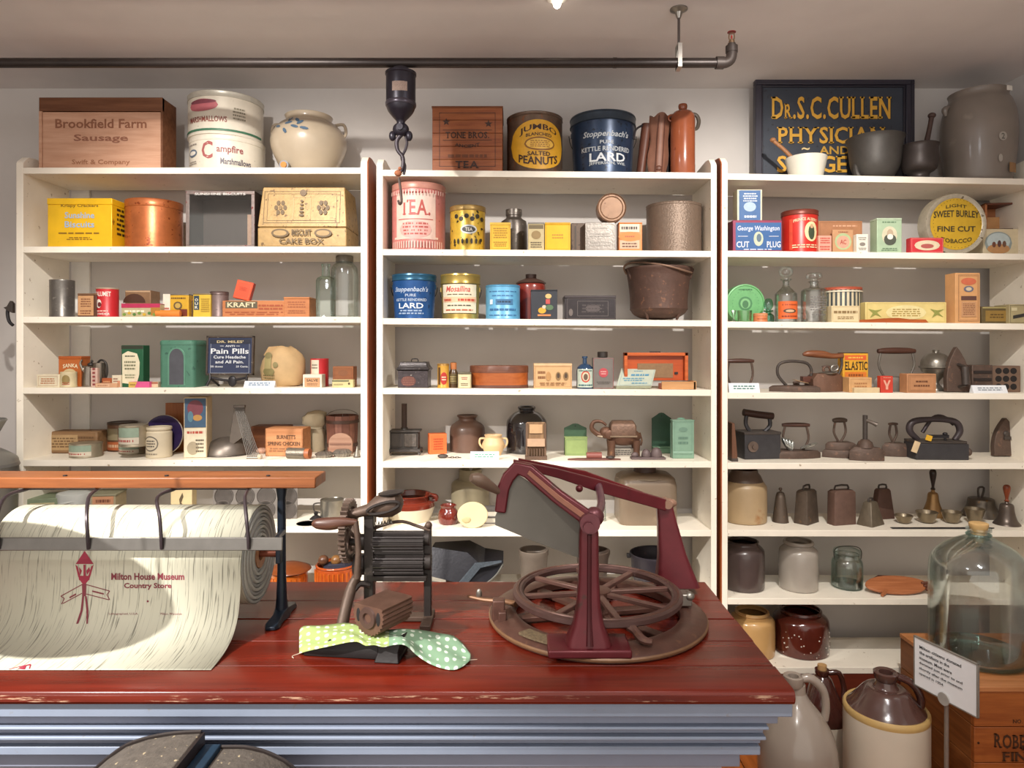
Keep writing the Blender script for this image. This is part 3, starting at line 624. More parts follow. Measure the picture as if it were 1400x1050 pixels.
for cx in (-.25, .23):
    for k in range(6): fs.append(('g', [(cx + .05 * math.cos(k * PI / 3) + .022 * math.cos(q), .65 + .09 * math.sin(k * PI / 3) + .045 * math.sin(q)) for q in [2 * PI * i / 7 for i in range(7)]], CKD))
    fs.append(('g', [(cx + .02 * math.cos(q), .65 + .04 * math.sin(q)) for q in [2 * PI * i / 8 for i in range(8)]], '#8a6d42'))
for k in range(5): fs.append(('g', [(-.01 + .03 * math.cos(q) * (1 - .1 * k), .52 + .06 * k + .02 * math.sin(q)) for q in [2 * PI * i / 7 for i in range(7)]], CKD))
fs += [('o', -.24, .22, .2, .14, CKD), ('o', .24, .22, .2, .14, CKD), ('o', -.24, .22, .15, .09, '#b3925f'), ('o', .24, .22, .15, .09, '#b3925f'), ('t', 'BISCUIT', 0, .23, .22, .1, '#5f4a2c'), ('t', 'CAKE BOX', 0, .09, .5, .09, CKD)]
decals(t, w_, h, sf, fs)
part('clasp', cyly(0, -d / 2 + sl * .8 - .004, -d / 2 + sl + .01, h * .9, .012), mat('#4f4030', .4, .6), t)
# middle unit
PK = mat('#c97f78', .4, .05, .12, 25, .02, '#a85a50', .2); PW = '#e4c6b8'; PR = '#b5554e'
t = can('tea_canister', 'tall pink and white striped tea canister below the hanging scale', 'tin', 'M', 2, 536, 609, 249, PK, (.1, mat('#c48a7a', .4, .2, .15), .001), None, .008,
        [('r', 0, .5, .78, .68, PW), ('r', 0, .18, .9, .03, PW), ('T', 'TEA.', 0, .62, .56, .23, PR), ('r', 0, .45, .66, .012, PR), ('o', 0, .3, .6, .26, '#e0aaa0'), ('l', 0, .31, .5, .2, 4, PR), ('l', 0, .84, .5, .05, 1, PR)] + [('r', -.5 + .05 * i, .08, .018, .1, PW) for i in range(21)] + [('r', -.5 + .05 * i, .84, .014, .06, PW) for i in range(21)])
YB = mat('#c9a53a', .35, .25, .25, 30, .03, '#2a2416', .42, 70)
t = can('tea_canister', 'round yellow and black patterned canister with a knob on its lid', 'tin', 'M', 2, 615, 664, 280, YB, (.12, mat('#a88a52', .35, .5, .15), .0015), None, .015, [('o', .06, .46, .46, .2, '#c9ccca'), ('o', .06, .46, .38, .13, '#33302c'), ('t', 'TEA', .06, .46, .2, .08, '#d8d4c4')] + [('o', -.3 + .15 * i, .75 - .06 * (i % 2), .12, .1, '#2a2416') for i in range(6)] + [('o', -.35 + .12 * i, .2, .06, .12, '#2a2416') for i in range(7)])
X, Y, z, w_, h = at('M', 2, 615, 664, 280, None, .015, True)
part('lid_knob', lathe([(.003, h - .003), (.003, h + .004), (.008, h + .005), (.008, h + .009), (0, h + .011)], 16), mat('#4b3b24', .4, .5), t)
carton('spice_tin', 'small yellow box tin with embossed brown print next to the patterned canister', 'tin', 'M', 2, 670, 698, 304, mat('#d7ab33', .4, .1, .1, 30), .05, None, .012, [('f', 0, .5, .88, .9, .001, '#a3781c'), ('l', 0, .62, .7, .4, 5, '#a3781c'), ('l', 0, .22, .7, .2, 3, '#a3781c')], (.1, mat('#d9b24a', .4, .2), .0006))
pot('tin_jar', 'dark tarnished jar with a screw cap behind the small yellow tins', 'jar', 'M', 2, 684, 721, 284, [(.97, 0), (1, .03), (1, .62), (.92, .74), (.62, .8), (.56, .82), (.56, .86), (.6, .87), (.6, 1)], mat('#5f5750', .35, .5, .25, 60, .08, '#8b8378', .3), None, .085, 0, 36, 0)
carton('spice_tin', 'narrow beige tin with dark printed bands beside a plain yellow tin', 'tin', 'M', 2, 722, 744, 304, mat('#b7a67c', .45, .1, .15), .045, None, .012, [('r', 0, .84, .9, .14, '#6a5b3c'), ('o', 0, .55, .6, .3, '#8d7448'), ('l', 0, .2, .8, .24, 3, '#5a4c34')], (.06, STEEL(), .0004))
carton('mustard_tin', 'plain bright yellow box tin in the middle of the second shelf', 'tin', 'M', 2, 745, 780, 304, mat('#e0ad1c', .35, .1, .08), .06, None, .01, [('l', 0, .5, .5, .2, 2, '#b5821a'), ('f', 0, .5, .9, .92, .0008, '#b98a1e')], (.08, mat('#cf9f1e', .35, .2), .0005))
carton('spice_box', 'dark brown tin in shadow between the yellow and the grey tin', 'tin', 'M', 2, 781, 800, 305, mat('#5d4a3b', .5, .1, .2, 60, 0, '#3d2f26', .4), .06, None, .05, [('r', -.2, .5, .12, .8, '#43362b')])
GY = mat('#8d857d', .38, .5, .15, 60, .15)
carton('embossed_tin', 'grey embossed metal box tin under the round brown can', 'tin', 'M', 2, 800, 841, 304, GY, .07, None, .012, [('f', 0, .5, .88, .9, .0012, '#a59d94'), ('l', 0, .8, .6, .1, 1, '#a8a198'), ('l', 0, .56, .7, .16, 2, '#a8a198'), ('l', 0, .25, .7, .2, 2, '#a8a198')])
# round can lying on its side on top of the grey tin, end to the viewer
zt = at('M', 2, 800, 841, 304, None, .012)[2] + at('M', 2, 800, 841, 304, None, .012)[4]
Y0 = SY + .018; R = 20 / F * Y0; c = P(836, 283, Y0)
t = thing('tin_lid_can', 'brown round can lying on its side on the grey embossed tin, end facing out', 'can', (c.x, Y0, zt))
BC = mat('#8a6a52', .5, .3, .2, 40, .06, '#6c4b38', .35)
def endface(R, y): g = lathe([(0, -.004), (R * .72, -.004), (R * .75, -.002), (R * .8, -.005), (R * .9, -.005), (R * .93, -.002), (R * .97, -.007), (R, -.006), (R, 0)], 40); return [(p[0], p[2] + y, p[1] + R) for p in g[0]], [tuple(reversed(f)) for f in g[1]]
part('can_end', endface(R, 0), BC, t); part('can_wall', cyly(0, 0, .05, R, R * .97, 40), BC, t)
OR = mat('#d0762a', .4, .05, .12)
carton('tobacco_tin', 'small orange and white tin with a bright orange oval in the middle', 'tin', 'M', 2, 846, 878, 304, OR, .055, None, .01, [('r', -.04, .8, .84, .28, '#d9c8b0'), ('l', -.04, .8, .74, .2, 1, '#3b2a22'), ('r', -.04, .22, .84, .3, '#c9a989'), ('o', -.03, .5, .98, .34, '#dc7a22'), ('l', -.03, .5, .5, .1, 1, '#a44e12'), ('l', -.04, .2, .7, .2, 2, '#6a3a20')], (.04, OR, .0004))
EB = mat('#7d6a5b', .45, .35, .12, 70, .55)
can('embossed_drum', 'wide brown round tin with hammered surface at the shelf end', 'tin', 'M', 2, 884, 958, 275, EB, (.06, EB, .0006), None, .01)
# right unit
BL = mat('#2f5c93', .4, .05, .08)
x0, x1 = 1002, 1069
t = carton('plug_tin', 'blue lunchbox tin lettered Cut Plug with an oval portrait and red edge', 'tin', 'R', 2, x0, x1, 301, mat('#8d3550', .4, .1, .12), .1, None, .008,
           [('r', .02, .48, .93, .88, '#2f5c93'), ('t', 'George Washington', .02, .72, .86, .2, '#c9cfe0', .1), ('o', .02, .4, .2, .46, '#b9c0a8'), ('o', .03, .43, .1, .26, '#566a7c'), ('t', 'CUT', -.3, .22, .26, .2, '#d3d6de'), ('t', 'PLUG', .33, .22, .28, .2, '#d3d6de'), ('r', -.3, .48, .2, .02, '#c9cfe0'), ('r', .33, .48, .2, .02, '#c9cfe0'), ('l', 0, .06, .7, .06, 1, '#c9cfe0')])
w_, _, h = DIM[t.name]; part('carry_handle', tube([(-.02, 0, h), (-.018, -.004, h + .012), (.018, -.004, h + .012), (.02, 0, h)], .0016, 6, 2), STEEL(), t)
carton('powder_box', 'blue and white printed packet standing on the blue lunchbox tin', 'packet', 'R', 2, 1008, 1042, 259, mat('#d4cfb4', .6), .05, None, .03, [('r', 0, .5, .86, .94, '#3f6596'), ('l', .02, .75, .6, .3, 4, '#d4d9dc'), ('o', 0, .45, .5, .3, '#a8bccb'), ('l', .02, .14, .6, .14, 1, '#cfd9e4')], zoff=h + .0005)
RD = mat('#c42b22', .35, .05, .08)
can('tobacco_canister', 'round bright red tobacco canister with a cream oval portrait', 'tin', 'R', 2, 1069, 1117, 286, RD, (.12, mat('#7c3a2c', .4, .3, .2), .0015), None, .01, [('t', 'PRINCE ALBERT', 0, .77, .7, .07, '#e3c9a0', 0, .3), ('r', -.42, .42, .1, .72, '#d34a34'), ('o', .14, .48, .4, .46, '#e2d2a0'), ('o', .14, .46, .2, .34, '#3e4a36'), ('o', .14, .6, .1, .1, '#c9a27e'), ('l', -.02, .14, .8, .1, 2, '#e3c9a0')])
carton('cigar_box', 'brown cardboard box with a faded wreath print and red wax seal', 'box', 'R', 2, 1119, 1179, 302, mat('#a8744f', .6, 0, .12), .06, None, .07, [('f', 0, .5, .94, .92, .001, '#8a5638'), ('l', .1, .85, .6, .08, 1, '#d0a080')])
carton('wreath_card', 'tan card printed with a green and pink wreath, leaning on the brown box', 'card', 'R', 2, 1138, 1167, 314, mat('#bf9068', .6), .008, None, .04, [('o', 0, .5, .8, .7, '#a8b88a'), ('o', 0, .48, .62, .52, '#d49a84'), ('t', 'AC', 0, .48, .3, .2, '#a04436'), ('l', 0, .9, .6, .06, 1, '#8a4a3a')], rz=.04)
carton('matchbox', 'small salmon pink packet with red print at the left of the wreath card', 'packet', 'R', 2, 1119, 1137, 322, mat('#d99a86', .6), .03, None, .012, [('l', 0, .7, .8, .4, 3, '#b8402f'), ('l', 0, .25, .8, .3, 2, '#b8402f')])
carton('matchbox', 'small white packet with grey print beside the mint green tin', 'packet', 'R', 2, 1171, 1187, 320, mat('#e2dccc', .6), .025, None, .01, [('l', 0, .75, .7, .2, 2, '#77706a'), ('o', 0, .45, .5, .2, '#8a8178'), ('l', 0, .2, .7, .15, 2, '#77706a')])
carton('portrait_tin', 'tall mint green tin with the portrait of a bearded man', 'tin', 'R', 2, 1199, 1233, 298, mat('#a9bf9f', .45, .05, .1), .05, None, .012, [('l', 0, .88, .7, .08, 1, '#6a8468'), ('o', 0, .5, .62, .52, '#d0c9ac'), ('o', .02, .38, .5, .32, '#4f5348'), ('o', .02, .55, .26, .26, '#b9a48a'), ('o', .02, .46, .24, .16, '#e6e2d6'), ('l', 0, .1, .7, .1, 2, '#6a8468')], (.06, mat('#b8c9ae', .4, .1), .0005))
carton('card_packet', 'small red packet with a cream oval in front of the round yellow tin', 'packet', 'R', 2, 1245, 1290, 325, mat('#c8323a', .55), .03, None, .006, [('o', 0, .5, .78, .66, '#d9c8a8'), ('o', 0, .45, .4, .3, '#b05a54'), ('f', 0, .5, .94, .88, .0006, '#e3b8a8')])
# round yellow tobacco tin on edge
Y0 = SY + .045; R = 42 / F * Y0; c = P(1307, 312, Y0); zs = ZC - (yrow('R', 2, 1307) - HY) / S0
t = thing('tobacco_drum', 'large round yellow tobacco tin standing on edge with a silver rim', 'tin', (c.x, Y0, zs), 0, None)
g = lathe([(0, 0), (R * .84, 0), (R * .86, -.002), (R * .98, -.003), (R, 0), (R, .05), (0, .05)], 48)
up = lambda g: ([(p[0], p[2], p[1] + R) for p in g[0]], [tuple(reversed(f)) for f in g[1]])
part('tin_wall', up(g), mat('#b9b09c', .35, .4, .2, 60, .03, '#6d6250', .3), t)
part('yellow_face', up(lathe([(0, -.0012), (R * .84, -.0012), (R * .84, .001), (0, .001)], 48)), mat('#c7a02a', .45, .1, .1), t)
W2 = 2 * R
decals(t, W2, W2, front(-.0014), [('t', 'LIGHT', 0, .8, .34, .055, '#4a3d18', 0, .3), ('t', 'SWEET BURLEY', 0, .67, .74, .11, '#3b3320', 0, .12), ('t', 'FINE CUT', 0, .42, .62, .09, '#3b3320'), ('t', 'TOBACCO', 0, .22, .5, .07, '#4a3d18', 0, -.3)] + [('g', [(.395 * math.cos(a) + .008 * math.cos(b), .5 + .395 * math.sin(a) + .008 * math.sin(b)) for b in (0, 1.57, 3.14, 4.71)], '#4a3d18') for a in [2 * PI * i / 44 for i in range(44)]])
t = carton('picture_box', 'pale box with an oval horse-race picture below the open wooden box', 'box', 'R', 2, 1344, 1396, 313, mat('#cfc0a0', .6, 0, .12), .12, None, .105, [('o', -.1, .5, .72, .8, '#8f9a98'), ('o', -.1, .56, .62, .6, '#b8c4c4'), ('o', -.1, .3, .6, .34, '#b98a5c'), ('o', -.22, .45, .1, .2, '#6b3f30'), ('o', -.08, .48, .1, .24, '#5a3a38'), ('o', .05, .47, .1, .22, '#6b4a3a')])
w_, d, h = DIM[t.name]
lo = t.location
carton('dark_slab', 'dark brown box at the right end of the second shelf under the cigar box', 'box', 'R', 2, 1397, 1420, 313, mat('#5c4638', .55), .12, None, .105)
t = thing('open_cigar_box', 'open brown wooden cigar box lying on the horse picture box', 'box', (lo.x + .055, lo.y + .02, lo.z + h + .0005), -.12)
CW = wood('#b06f43', '#97592f', .5, 0, 6); w2, h2, d2 = .17, .105, .1; e = .007
for nm, g in (('side_wall', bx(-w2 / 2, -w2 / 2 + e, -d2 / 2, d2 / 2, 0, h2)), ('side_wall', bx(w2 / 2 - e, w2 / 2, -d2 / 2, d2 / 2, 0, h2)), ('back_wall', bx(-w2 / 2, w2 / 2, d2 / 2 - e, d2 / 2, 0, h2)), ('bottom_wall', bx(-w2 / 2, w2 / 2, -d2 / 2, d2 / 2, 0, e)), ('top_wall', bx(-w2 / 2, w2 / 2, -d2 / 2, d2 / 2, h2 - e, h2))): part(nm, g, CW if nm != 'top_wall' else wood('#6b3a24', '#54291a', .5, 0, 6), t, .001)
part('inner_card', bx(-w2 / 2 + .03, w2 / 2 - .02, d2 / 2 - .03, d2 / 2 - .024, e, h2 * .6), mat('#c9955f', .6), t)
part('base_strip', bx(-w2 / 2 - .004, w2 / 2, -d2 / 2 - .003, d2 / 2, -.0003, e * .9), mat('#4a342b', .5), t)
# ================================================================ row 3
can('tin_canister', 'tall dark grey tin canister, first on the third shelf at the left', 'tin', 'L', 3, 70, 100, 382, mat('#6f6a64', .35, .6, .25, 40, .05, '#8f8a82', .3), None, None, .02)
carton('spice_tin', 'small square tan and dark tin beside the tall grey canister', 'tin', 'L', 3, 106, 132, 401, mat('#5a3524', .45, .1, .15), .045, None, .012, [('r', -.06, .48, .82, .84, '#bf8f63'), ('l', -.06, .6, .6, .4, 4, '#7a4a30'), ('l', -.06, .2, .6, .2, 2, '#7a4a30')], (.08, mat('#7c5a40', .4, .3), .0004))
can('baking_powder_tin', 'tall red baking powder tin lettered Calumet', 'tin', 'L', 3, 133, 161, 393, mat('#c0262c', .4, .05, .08), (.05, mat('#c9b8a0', .4, .4), .0004), None, .012, [('t', 'CALUMET', .0, .78, .8, .16, '#e8dcd0'), ('o', -.14, .45, .28, .3, '#e3d8cc'), ('o', -.1, .42, .2, .16, '#6b2a28'), ('l', -.05, .2, .7, .08, 1, '#e3b8a8'), ('t', 'POWDER', 0, .1, .7, .07, '#e8dcd0')])
X, Y, z, w_, h = at('L', 3, 171, 206, 397, None, .1, False, .08)
t = carton('cocoa_tin', 'brown arched-top tin standing behind the pink and green tin', 'tin', 'L', 3, 171, 206, 397, mat('#8a6a4c', .45, .2, .15), .07, None, .1, [('g', [(-.44 + .55 * math.cos(a) * .8 + .3, .55 + .33 * math.sin(a)) for a in [PI * i / 10 for i in range(11)]], '#4a2d1c'), ('r', 0, .96, .96, .05, '#b99a78')])
carton('candy_tin', 'low wide pink and green printed tin lettered in script', 'tin', 'L', 3, 166, 219, 415, mat('#b9ab84', .45, .1, .12), .07, None, .008, [('r', 0, .84, 1, .32, '#b02a50'), ('r', .38, .4, .24, .6, '#a8752a'), ('l', -.16, .42, .56, .3, 1, '#e8e0c4')] + [('o', -.42 + .13 * i, .18 + .1 * (i % 2), .09, .2, ('#6f8f3a', '#c9a02a', '#4f7a3a')[i % 3]) for i in range(7)], (.06, mat('#b02a50', .4, .1), .0005))
X, Y, z, w_, h = at('L', 3, 212, 244, 423, None, .004, False, .025)
t = thing('paper_roll_packet', 'small orange paper-wrapped roll lying at the shelf edge', 'packet', (X, Y, z), .05)
part('roll_wrap', cylx(-w_ / 2, w_ / 2, 0, .0125, .0122, 18), mat('#d9812f', .6, 0, .12), t); parts('twisted_end', pieces(ball(-w_ / 2, 0, .0125, .004, .012, .012), ball(w_ / 2, 0, .0125, .004, .011, .011)), mat('#b9662a', .6), t)
decals(t, w_, .025, around(lambda z: .0122, 0), []) if 0 else None
carton('pudding_tin', 'yellow and white tin with a round brown emblem behind the orange roll', 'tin', 'L', 3, 223, 258, 402, mat('#cfa02a', .45, .1, .1), .05, None, .04, [('r', -.36, .55, .28, .9, '#ddd6c4'), ('l', .1, .82, .6, .12, 1, '#5a3a14'), ('o', .08, .5, .34, .34, '#5f4a2a'), ('o', .08, .5, .22, .22, '#b99a4a'), ('r', .3, .2, .3, .3, '#6b2a1a'), ('l', -.36, .3, .2, .3, 2, '#b04a3a')], (.05, STEEL(), .0004))
carton('extract_tin', 'narrow yellow tin with a dark side, third shelf left of the purple can', 'tin', 'L', 3, 264, 288, 401, mat('#d3b03a', .45, .1, .1), .045, None, .015, [('r', -.3, .6, .3, .6, '#2c3c4a'), ('t', 'O', -.3, .72, .18, .12, '#d9d2b8'), ('t', 'U', -.3, .56, .18, .12, '#d9d2b8'), ('t', 'R', -.3, .4, .18, .12, '#d9d2b8'), ('l', .2, .5, .5, .6, 7, '#a8842a')], (.06, mat('#8a7a5a', .4, .4), .0004))
carton('extract_bottle_tin', 'thin brown tin squeezed between two yellow tins', 'tin', 'L', 3, 252, 264, 409, mat('#5f4420', .5, .1, .15), .04, None, .06, [('l', 0, .5, .7, .6, 6, '#a88a3a')], (.1, mat('#8a5a2a', .5), .0004))
can('round_can', 'dull purple-grey round can left of the Kraft cheese box', 'tin', 'L', 3, 288, 312, 398, mat('#7d6a66', .45, .3, .2, 50, .05, '#5a4a46', .3), (.14, mat('#6c5a56', .45, .4), .0006), None, .02)
KB = wood('#c77f4d', '#b36b3b', .55, 0, 5)
t = carton('cheese_box', 'long low orange wooden cheese box lettered Kraft', 'box', 'L', 3, 304, 391, 411, KB, .09, None, .006, [('r', -.2, .74, .5, .42, '#5d5440'), ('t', 'KRAFT', -.2, .74, .44, .3, '#e0cfa8'), ('l', .26, .6, .42, .4, 2, '#a8502e'), ('l', 0, .22, .92, .24, 2, '#a8562e')])
h1 = DIM[t.name][2]; lo = t.location
t = thing('needle_packet', 'bright red-orange book-shaped packet leaning on top of the cheese box', 'packet', (P(330, 0, lo.y).x, lo.y, lo.z + h1 + .0005), 0, None, -.12, .22)
part('packet_body', bx(-.03, .03, -.012, .012, .0066, .075), mat('#d4481c', .5, 0, .08), t, .001); part('packet_edge', bx(.03, .0312, -.011, .011, .0075, .074), mat('#b93a16', .5), t)
decals(t, .06, .075, front(-.012), [('f', 0, .54, .84, .78, .0006, '#e0804a'), ('l', -.02, .6, .5, .2, 3, '#b03a14')])
carton('cheese_box', 'short square wooden cheese box right of the long Kraft box', 'box', 'L', 3, 388, 423, 406, KB, .12, None, .004, [('l', 0, .62, .7, .36, 3, '#a05a34'), ('l', 0, .25, .7, .2, 2, '#a05a34')], (.1, wood('#cf8b58', '#b8733f', .5, 0, 5), .0008))
GG = glass('#8fae96'); 
X, Y, z, w_, h = at('L', 3, 432, 455, 360, None, .02, False, .04)
t = thing('glass_bottle', 'pale green square glass bottle beside the big fruit jar', 'bottle', (X, Y, z))
pr = lambda w, d, r, zz_: [(p[0], p[1], zz_) for p in rrect(w, d, r, 3)]
part('glass_body', loft([pr(w_ * .96, w_ * .9, .006, 0), pr(w_, w_ * .95, .008, .004), pr(w_, w_ * .95, .008, h * .68), pr(w_ * .9, w_ * .85, .012, h * .73), pr(w_ * .5, w_ * .5, w_ * .24, h * .77), pr(w_ * .44, w_ * .44, w_ * .21, h * .95), pr(w_ * .55, w_ * .55, w_ * .27, h * .96), pr(w_ * .55, w_ * .55, w_ * .27, h)]), mat('#7f9a80', .1, 0, .12, 30, 0, None, .5, 60, .6, .4) if 0 else GG, t)
def jar(name, label, u, r, x0, x1, yt, prof, c, yb=None, back=.02, lidm=None, lidf=(.86, 1, .56), th=.003, cat='jar'):
    """hollow glass vessel; lid (from height fraction, to, radius fraction)"""
    X, Y, z, w_, h = at(u, r, x0, x1, yt, yb, back, True); R = w_ / 2
    t = thing(name, label, cat, (X, Y, z))
    p = [(max(0, a), b) for a, b in catm([(a * R, b * h) for a, b in prof], 3)]
    inn = [(max(.0015, a - th), max(b, .006)) for a, b in p]
    part('glass_wall', lathe([(0, 0)] + p + list(reversed(inn)) + [(0, .006)], 36, False), glass(c), t)
    if lidm:
        a, b, rf = lidf
        part('lid', lathe([(rf * R, a * h), (rf * R + .001, a * h + .001), (rf * R, a * h + .003), (rf * R, b * h - .003), (rf * R - .002, b * h), (0, b * h)], 30), lidm, t)
    DIM[t.name] = (w_, w_, h)
    return t
jar('mason_jar', 'large clear glass fruit jar with a zinc screw lid at the shelf end', 'L', 3, 452, 490, 348, [(.9, 0), (.98, .03), (1, .15), (1, .5), (.99, .7), (.9, .82), (.62, .89), (.56, .92), (.56, .98)], '#dfe5e2', None, .03, STEEL(), (.9, 1, .62))
# middle unit
LB = mat('#23538f', .3, .25, .15, 25, .02, '#183a66', .3)
pail('lard_pail', 'medium blue lard pail with white lettering on the third shelf', 'M', 3, 536, 597, 374, LB, mat('#2c5f7d', .3, .4, .2), .87, [('t', 'Stoppenbach\'s', -.02, .64, .8, .14, '#b9c9de', .3), ('t', 'PURE', -.02, .52, .24, .06, '#b9c9de'), ('t', 'KETTLE RENDERED', -.02, .42, .72, .06, '#b9c9de'), ('t', 'LARD', -.02, .29, .56, .12, '#dfe8f0'), ('l', -.02, .15, .6, .12, 2, '#9fb4d0')], .012)
GD = mat('#b39a52', .28, .6, .15, 30, .02)
pail('peanut_butter_pail', 'gold tin pail with a cream and red label between two blue pails', 'M', 3, 602, 657, 374, GD, GD, .9, [('r', 0, .45, .98, .66, '#3f3a24'), ('r', 0, .45, .95, .63, '#ded3b8'), ('t', 'Mosallina', -.02, .66, .62, .13, '#c2534a', .2), ('l', 0, .54, .7, .05, 1, '#6a604a'), ('r', .0, .43, .95, .12, '#dcb894'), ('l', .2, .42, .5, .1, 1, '#b8442e'), ('l', -.3, .42, .24, .1, 1, '#b8442e'), ('l', 0, .3, .6, .05, 1, '#4a4a3a'), ('l', 0, .2, .8, .06, 1, '#b0563a')], .012, .22)
can('sky_blue_tin', 'light blue round tin right of the gold pail', 'tin', 'M', 3, 664, 711, 389, mat('#5f9fc4', .38, .1, .12), (.06, mat('#4f8fb4', .4, .2), .0006), None, .012, [('l', 0, .8, .9, .06, 1, '#33618a'), ('l', 0, .68, .7, .07, 1, '#3f6f9a'), ('r', .05, .5, .5, .16, '#3a6a92'), ('l', .05, .5, .44, .1, 1, '#16324a'), ('l', 0, .28, .8, .12, 1, '#2f6290'), ('r', -.34, .5, .1, .14, '#c9dde4'), ('l', .0, .12, .9, .06, 1, '#3f6f9a')])
t = pot('red_jar', 'red pottery jar with a dark knobbed lid behind the black tin', 'jar', 'M', 3, 706, 746, 381, [(.9, 0), (.98, .03), (1, .12), (1, .7), (.97, .86), (.86, .93), (.8, .96)], mat('#7c2a20', .25, 0, .2, 30, .03, None, .5, 60, .5, .4), None, .1, 3, 36, 0)
w_, _, h = DIM[t.name]; part('lid', lathe([(w_ * .5, h * .9), (w_ * .52, h * .92), (w_ * .42, h * .97), (w_ * .2, h * 1.03), (w_ * .18, h * 1.04), (w_ * .19, h * 1.13), (0, h * 1.14)], 30), mat('#4a342c', .4, .1), t)
carton('black_tin', 'black square tin with worn yellow and red print patches', 'tin', 'M', 3, 726, 762, 396, mat('#2f3138', .4, .1, .15), .05, None, .012, [('o', -.08, .3, .3, .2, '#cf9a2a'), ('o', .16, .78, .24, .16, '#c9a86a'), ('r', .14, .6, .16, .16, '#b84a44'), ('o', .0, .42, .16, .12, '#c9b8a0'), ('o', .2, .4, .3, .18, '#4f6a4a'), ('r', .0, .14, .5, .06, '#c07a44')], (.05, mat('#26282e', .4, .2), .0005))
t = carton('document_tin', 'low wide black tin box with gilt edging left of the iron kettle', 'tin', 'M', 3, 772, 842, 404, mat('#332d2f', .35, .3, .25, 50, .06, '#6b5f5a', .16), .1, None, .012, [('f', .02, .46, .94, .84, .0012, '#5f5552'), ('f', .05, .46, .6, .62, .001, '#7a706c'), ('o', .05, .46, .3, .3, '#544a48'), ('l', .05, .46, .5, .4, 3, '#453c3b'), ('o', -.38, .3, .08, .3, '#6a5f5a')], (.1, mat('#4a4344', .35, .4), .0008))
# iron kettle
KI = mat('#5a4238', .6, .25, .2, 30, .3, '#7a5642', .3)
t = pot('iron_kettle', 'rusty cast iron kettle with a wire bail and short feet', 'kettle', 'M', 3, 855, 946, 363, [(.3, .05), (.55, .07), (.75, .14), (.82, .2), (.86, .23), (.85, .26), (.86, .5), (.93, .85), (1.0, .97), (1.0, 1)], KI, None, .02, 3, 44, .008)
w_, _, h = DIM[t.name]; R = w_ / 2
for a in (-2.3, -.8, 1.57): part('foot', tube([(R * .75 * math.cos(a), R * .75 * math.sin(a), h * .2), (R * .62 * math.cos(a), R * .62 * math.sin(a), .0045)], [.008, .0045], 8), KI, t)
part('bail_handle', tube([(-R * .97, 0, h * .9), (-R * 1.06, -.02, h * 1.03), (-R * .8, -.06, h * 1.085), (-R * .1, -R * 1.0, h * 1.0), (R * .6, -R * .85, h * .9), (R * .92, -.04, h * .9), (R * .98, 0, h * .9)], .004, 8, 4), mat('#8a6e5c', .45, .4), t)
for sx in (-1, 1): part('bail_ear', tube([(sx * R * .88, -.03, h * .8), (sx * R * .93, -.034, h * .9), (sx * R * .97, -.03, h * .98), (sx * R * .9, -.02, h * .9)], .004, 8, 3, True), KI, t)
# right unit
Y0 = SY + .12; R = 26.5 / F * Y0; zs = ZC - (yrow('R', 3, 1019) - HY) / S0; c = P(1019, 405, Y0)
t = thing('green_drum', 'round pale green tin standing on edge at the left of the shelf', 'tin', (c.x, Y0, zs))
part('tin_wall', ([(p[0], p[2], p[1] + R) for p in lathe([(0, 0), (R * .9, 0), (R * .93, -.003), (R, -.002), (R, .06), (0, .06)], 44)[0]], [tuple(reversed(f)) for f in lathe([(0, 0), (R * .9, 0), (R * .93, -.003), (R, -.002), (R, .06), (0, .06)], 44)[1]]), mat('#6fae72', .45, .1, .12), t)
decals(t, 2 * R, 2 * R, front(0), [('o', 0, .5, .36, .36, '#4c8456'), ('o', 0, .5, .26, .26, '#7fb87e'), ('o', 0, .48, .16, .2, '#4a7a52'), ('l', 0, .86, .4, .05, 1, '#3f6f4a')] + [('g', [(.34 * math.cos(a) + .01 * math.cos(b), .5 + .34 * math.sin(a) + .01 * math.sin(b)) for b in (0, 1.57, 3.14, 4.71)], '#3f6f4a') for a in [2 * PI * i / 26 for i in range(26)]])
jar('tumbler_glass', 'small clear glass tumbler in front of the round green tin', 'R', 3, 1008, 1028, 424, [(.86, 0), (.9, .04), (.95, .5), (1, 1)], '#a8c49a', None, .015, None, th=.002, cat='glass')
jar('tumbler_glass', 'tiny clear footed glass at the very left of the third shelf', 'R', 3, 999, 1007, 424, [(.8, 0), (.8, .05), (.3, .2), (.5, .5), (1, 1)], '#dfe5e2', None, .01, None, th=.0012, cat='glass')
can('pill_tin', 'small low salmon-orange tin beside the emerald bottle', 'tin', 'R', 3, 1030, 1049, 428, mat('#c9784a', .5, .05, .1), (.3, mat('#cf8a5e', .5), .0005), None, .008, [('l', 0, .35, .8, .2, 1, '#a0522e')])
def stoppered(name, label, x0, x1, yt, c, prof, back, stop, sm=3):
    t = jar(name, label, 'R', 3, x0, x1, yt, prof, c, None, back, None, th=.002, cat='bottle'); w_, _, h = DIM[t.name]; R = w_ / 2
    part('stopper', lathe([(max(0, a * R), b * h) for a, b in catm(stop, 3)], 24), glass(c), t); return t, w_, h
stoppered('perfume_bottle', 'small emerald green bottle with a round stopper', 1043, 1058, 424, '#1f8a50', [(.95, 0), (1, .05), (1, .55), (.6, .7), (.5, .75), (.5, .85), (.8, .9), (.8, 1)], .02, [(.3, .85), (.35, 1.0), (.4, 1.02), (.8, 1.3), (.8, 1.6), (.5, 1.95), (0, 2.0)])
t, w_, h = stoppered('apothecary_bottle', 'clear stoppered bottle with an orange paper label', 1060, 1089, 380, '#e4e4e0', [(.95, 0), (1, .03), (1, .6), (.9, .68), (.5, .78), (.32, .84), (.3, .94), (.5, .97), (.5, 1)], .05, [(.2, .86), (.25, 1.0), (.3, 1.03), (.6, 1.1), (.62, 1.2), (.35, 1.27), (0, 1.28)])
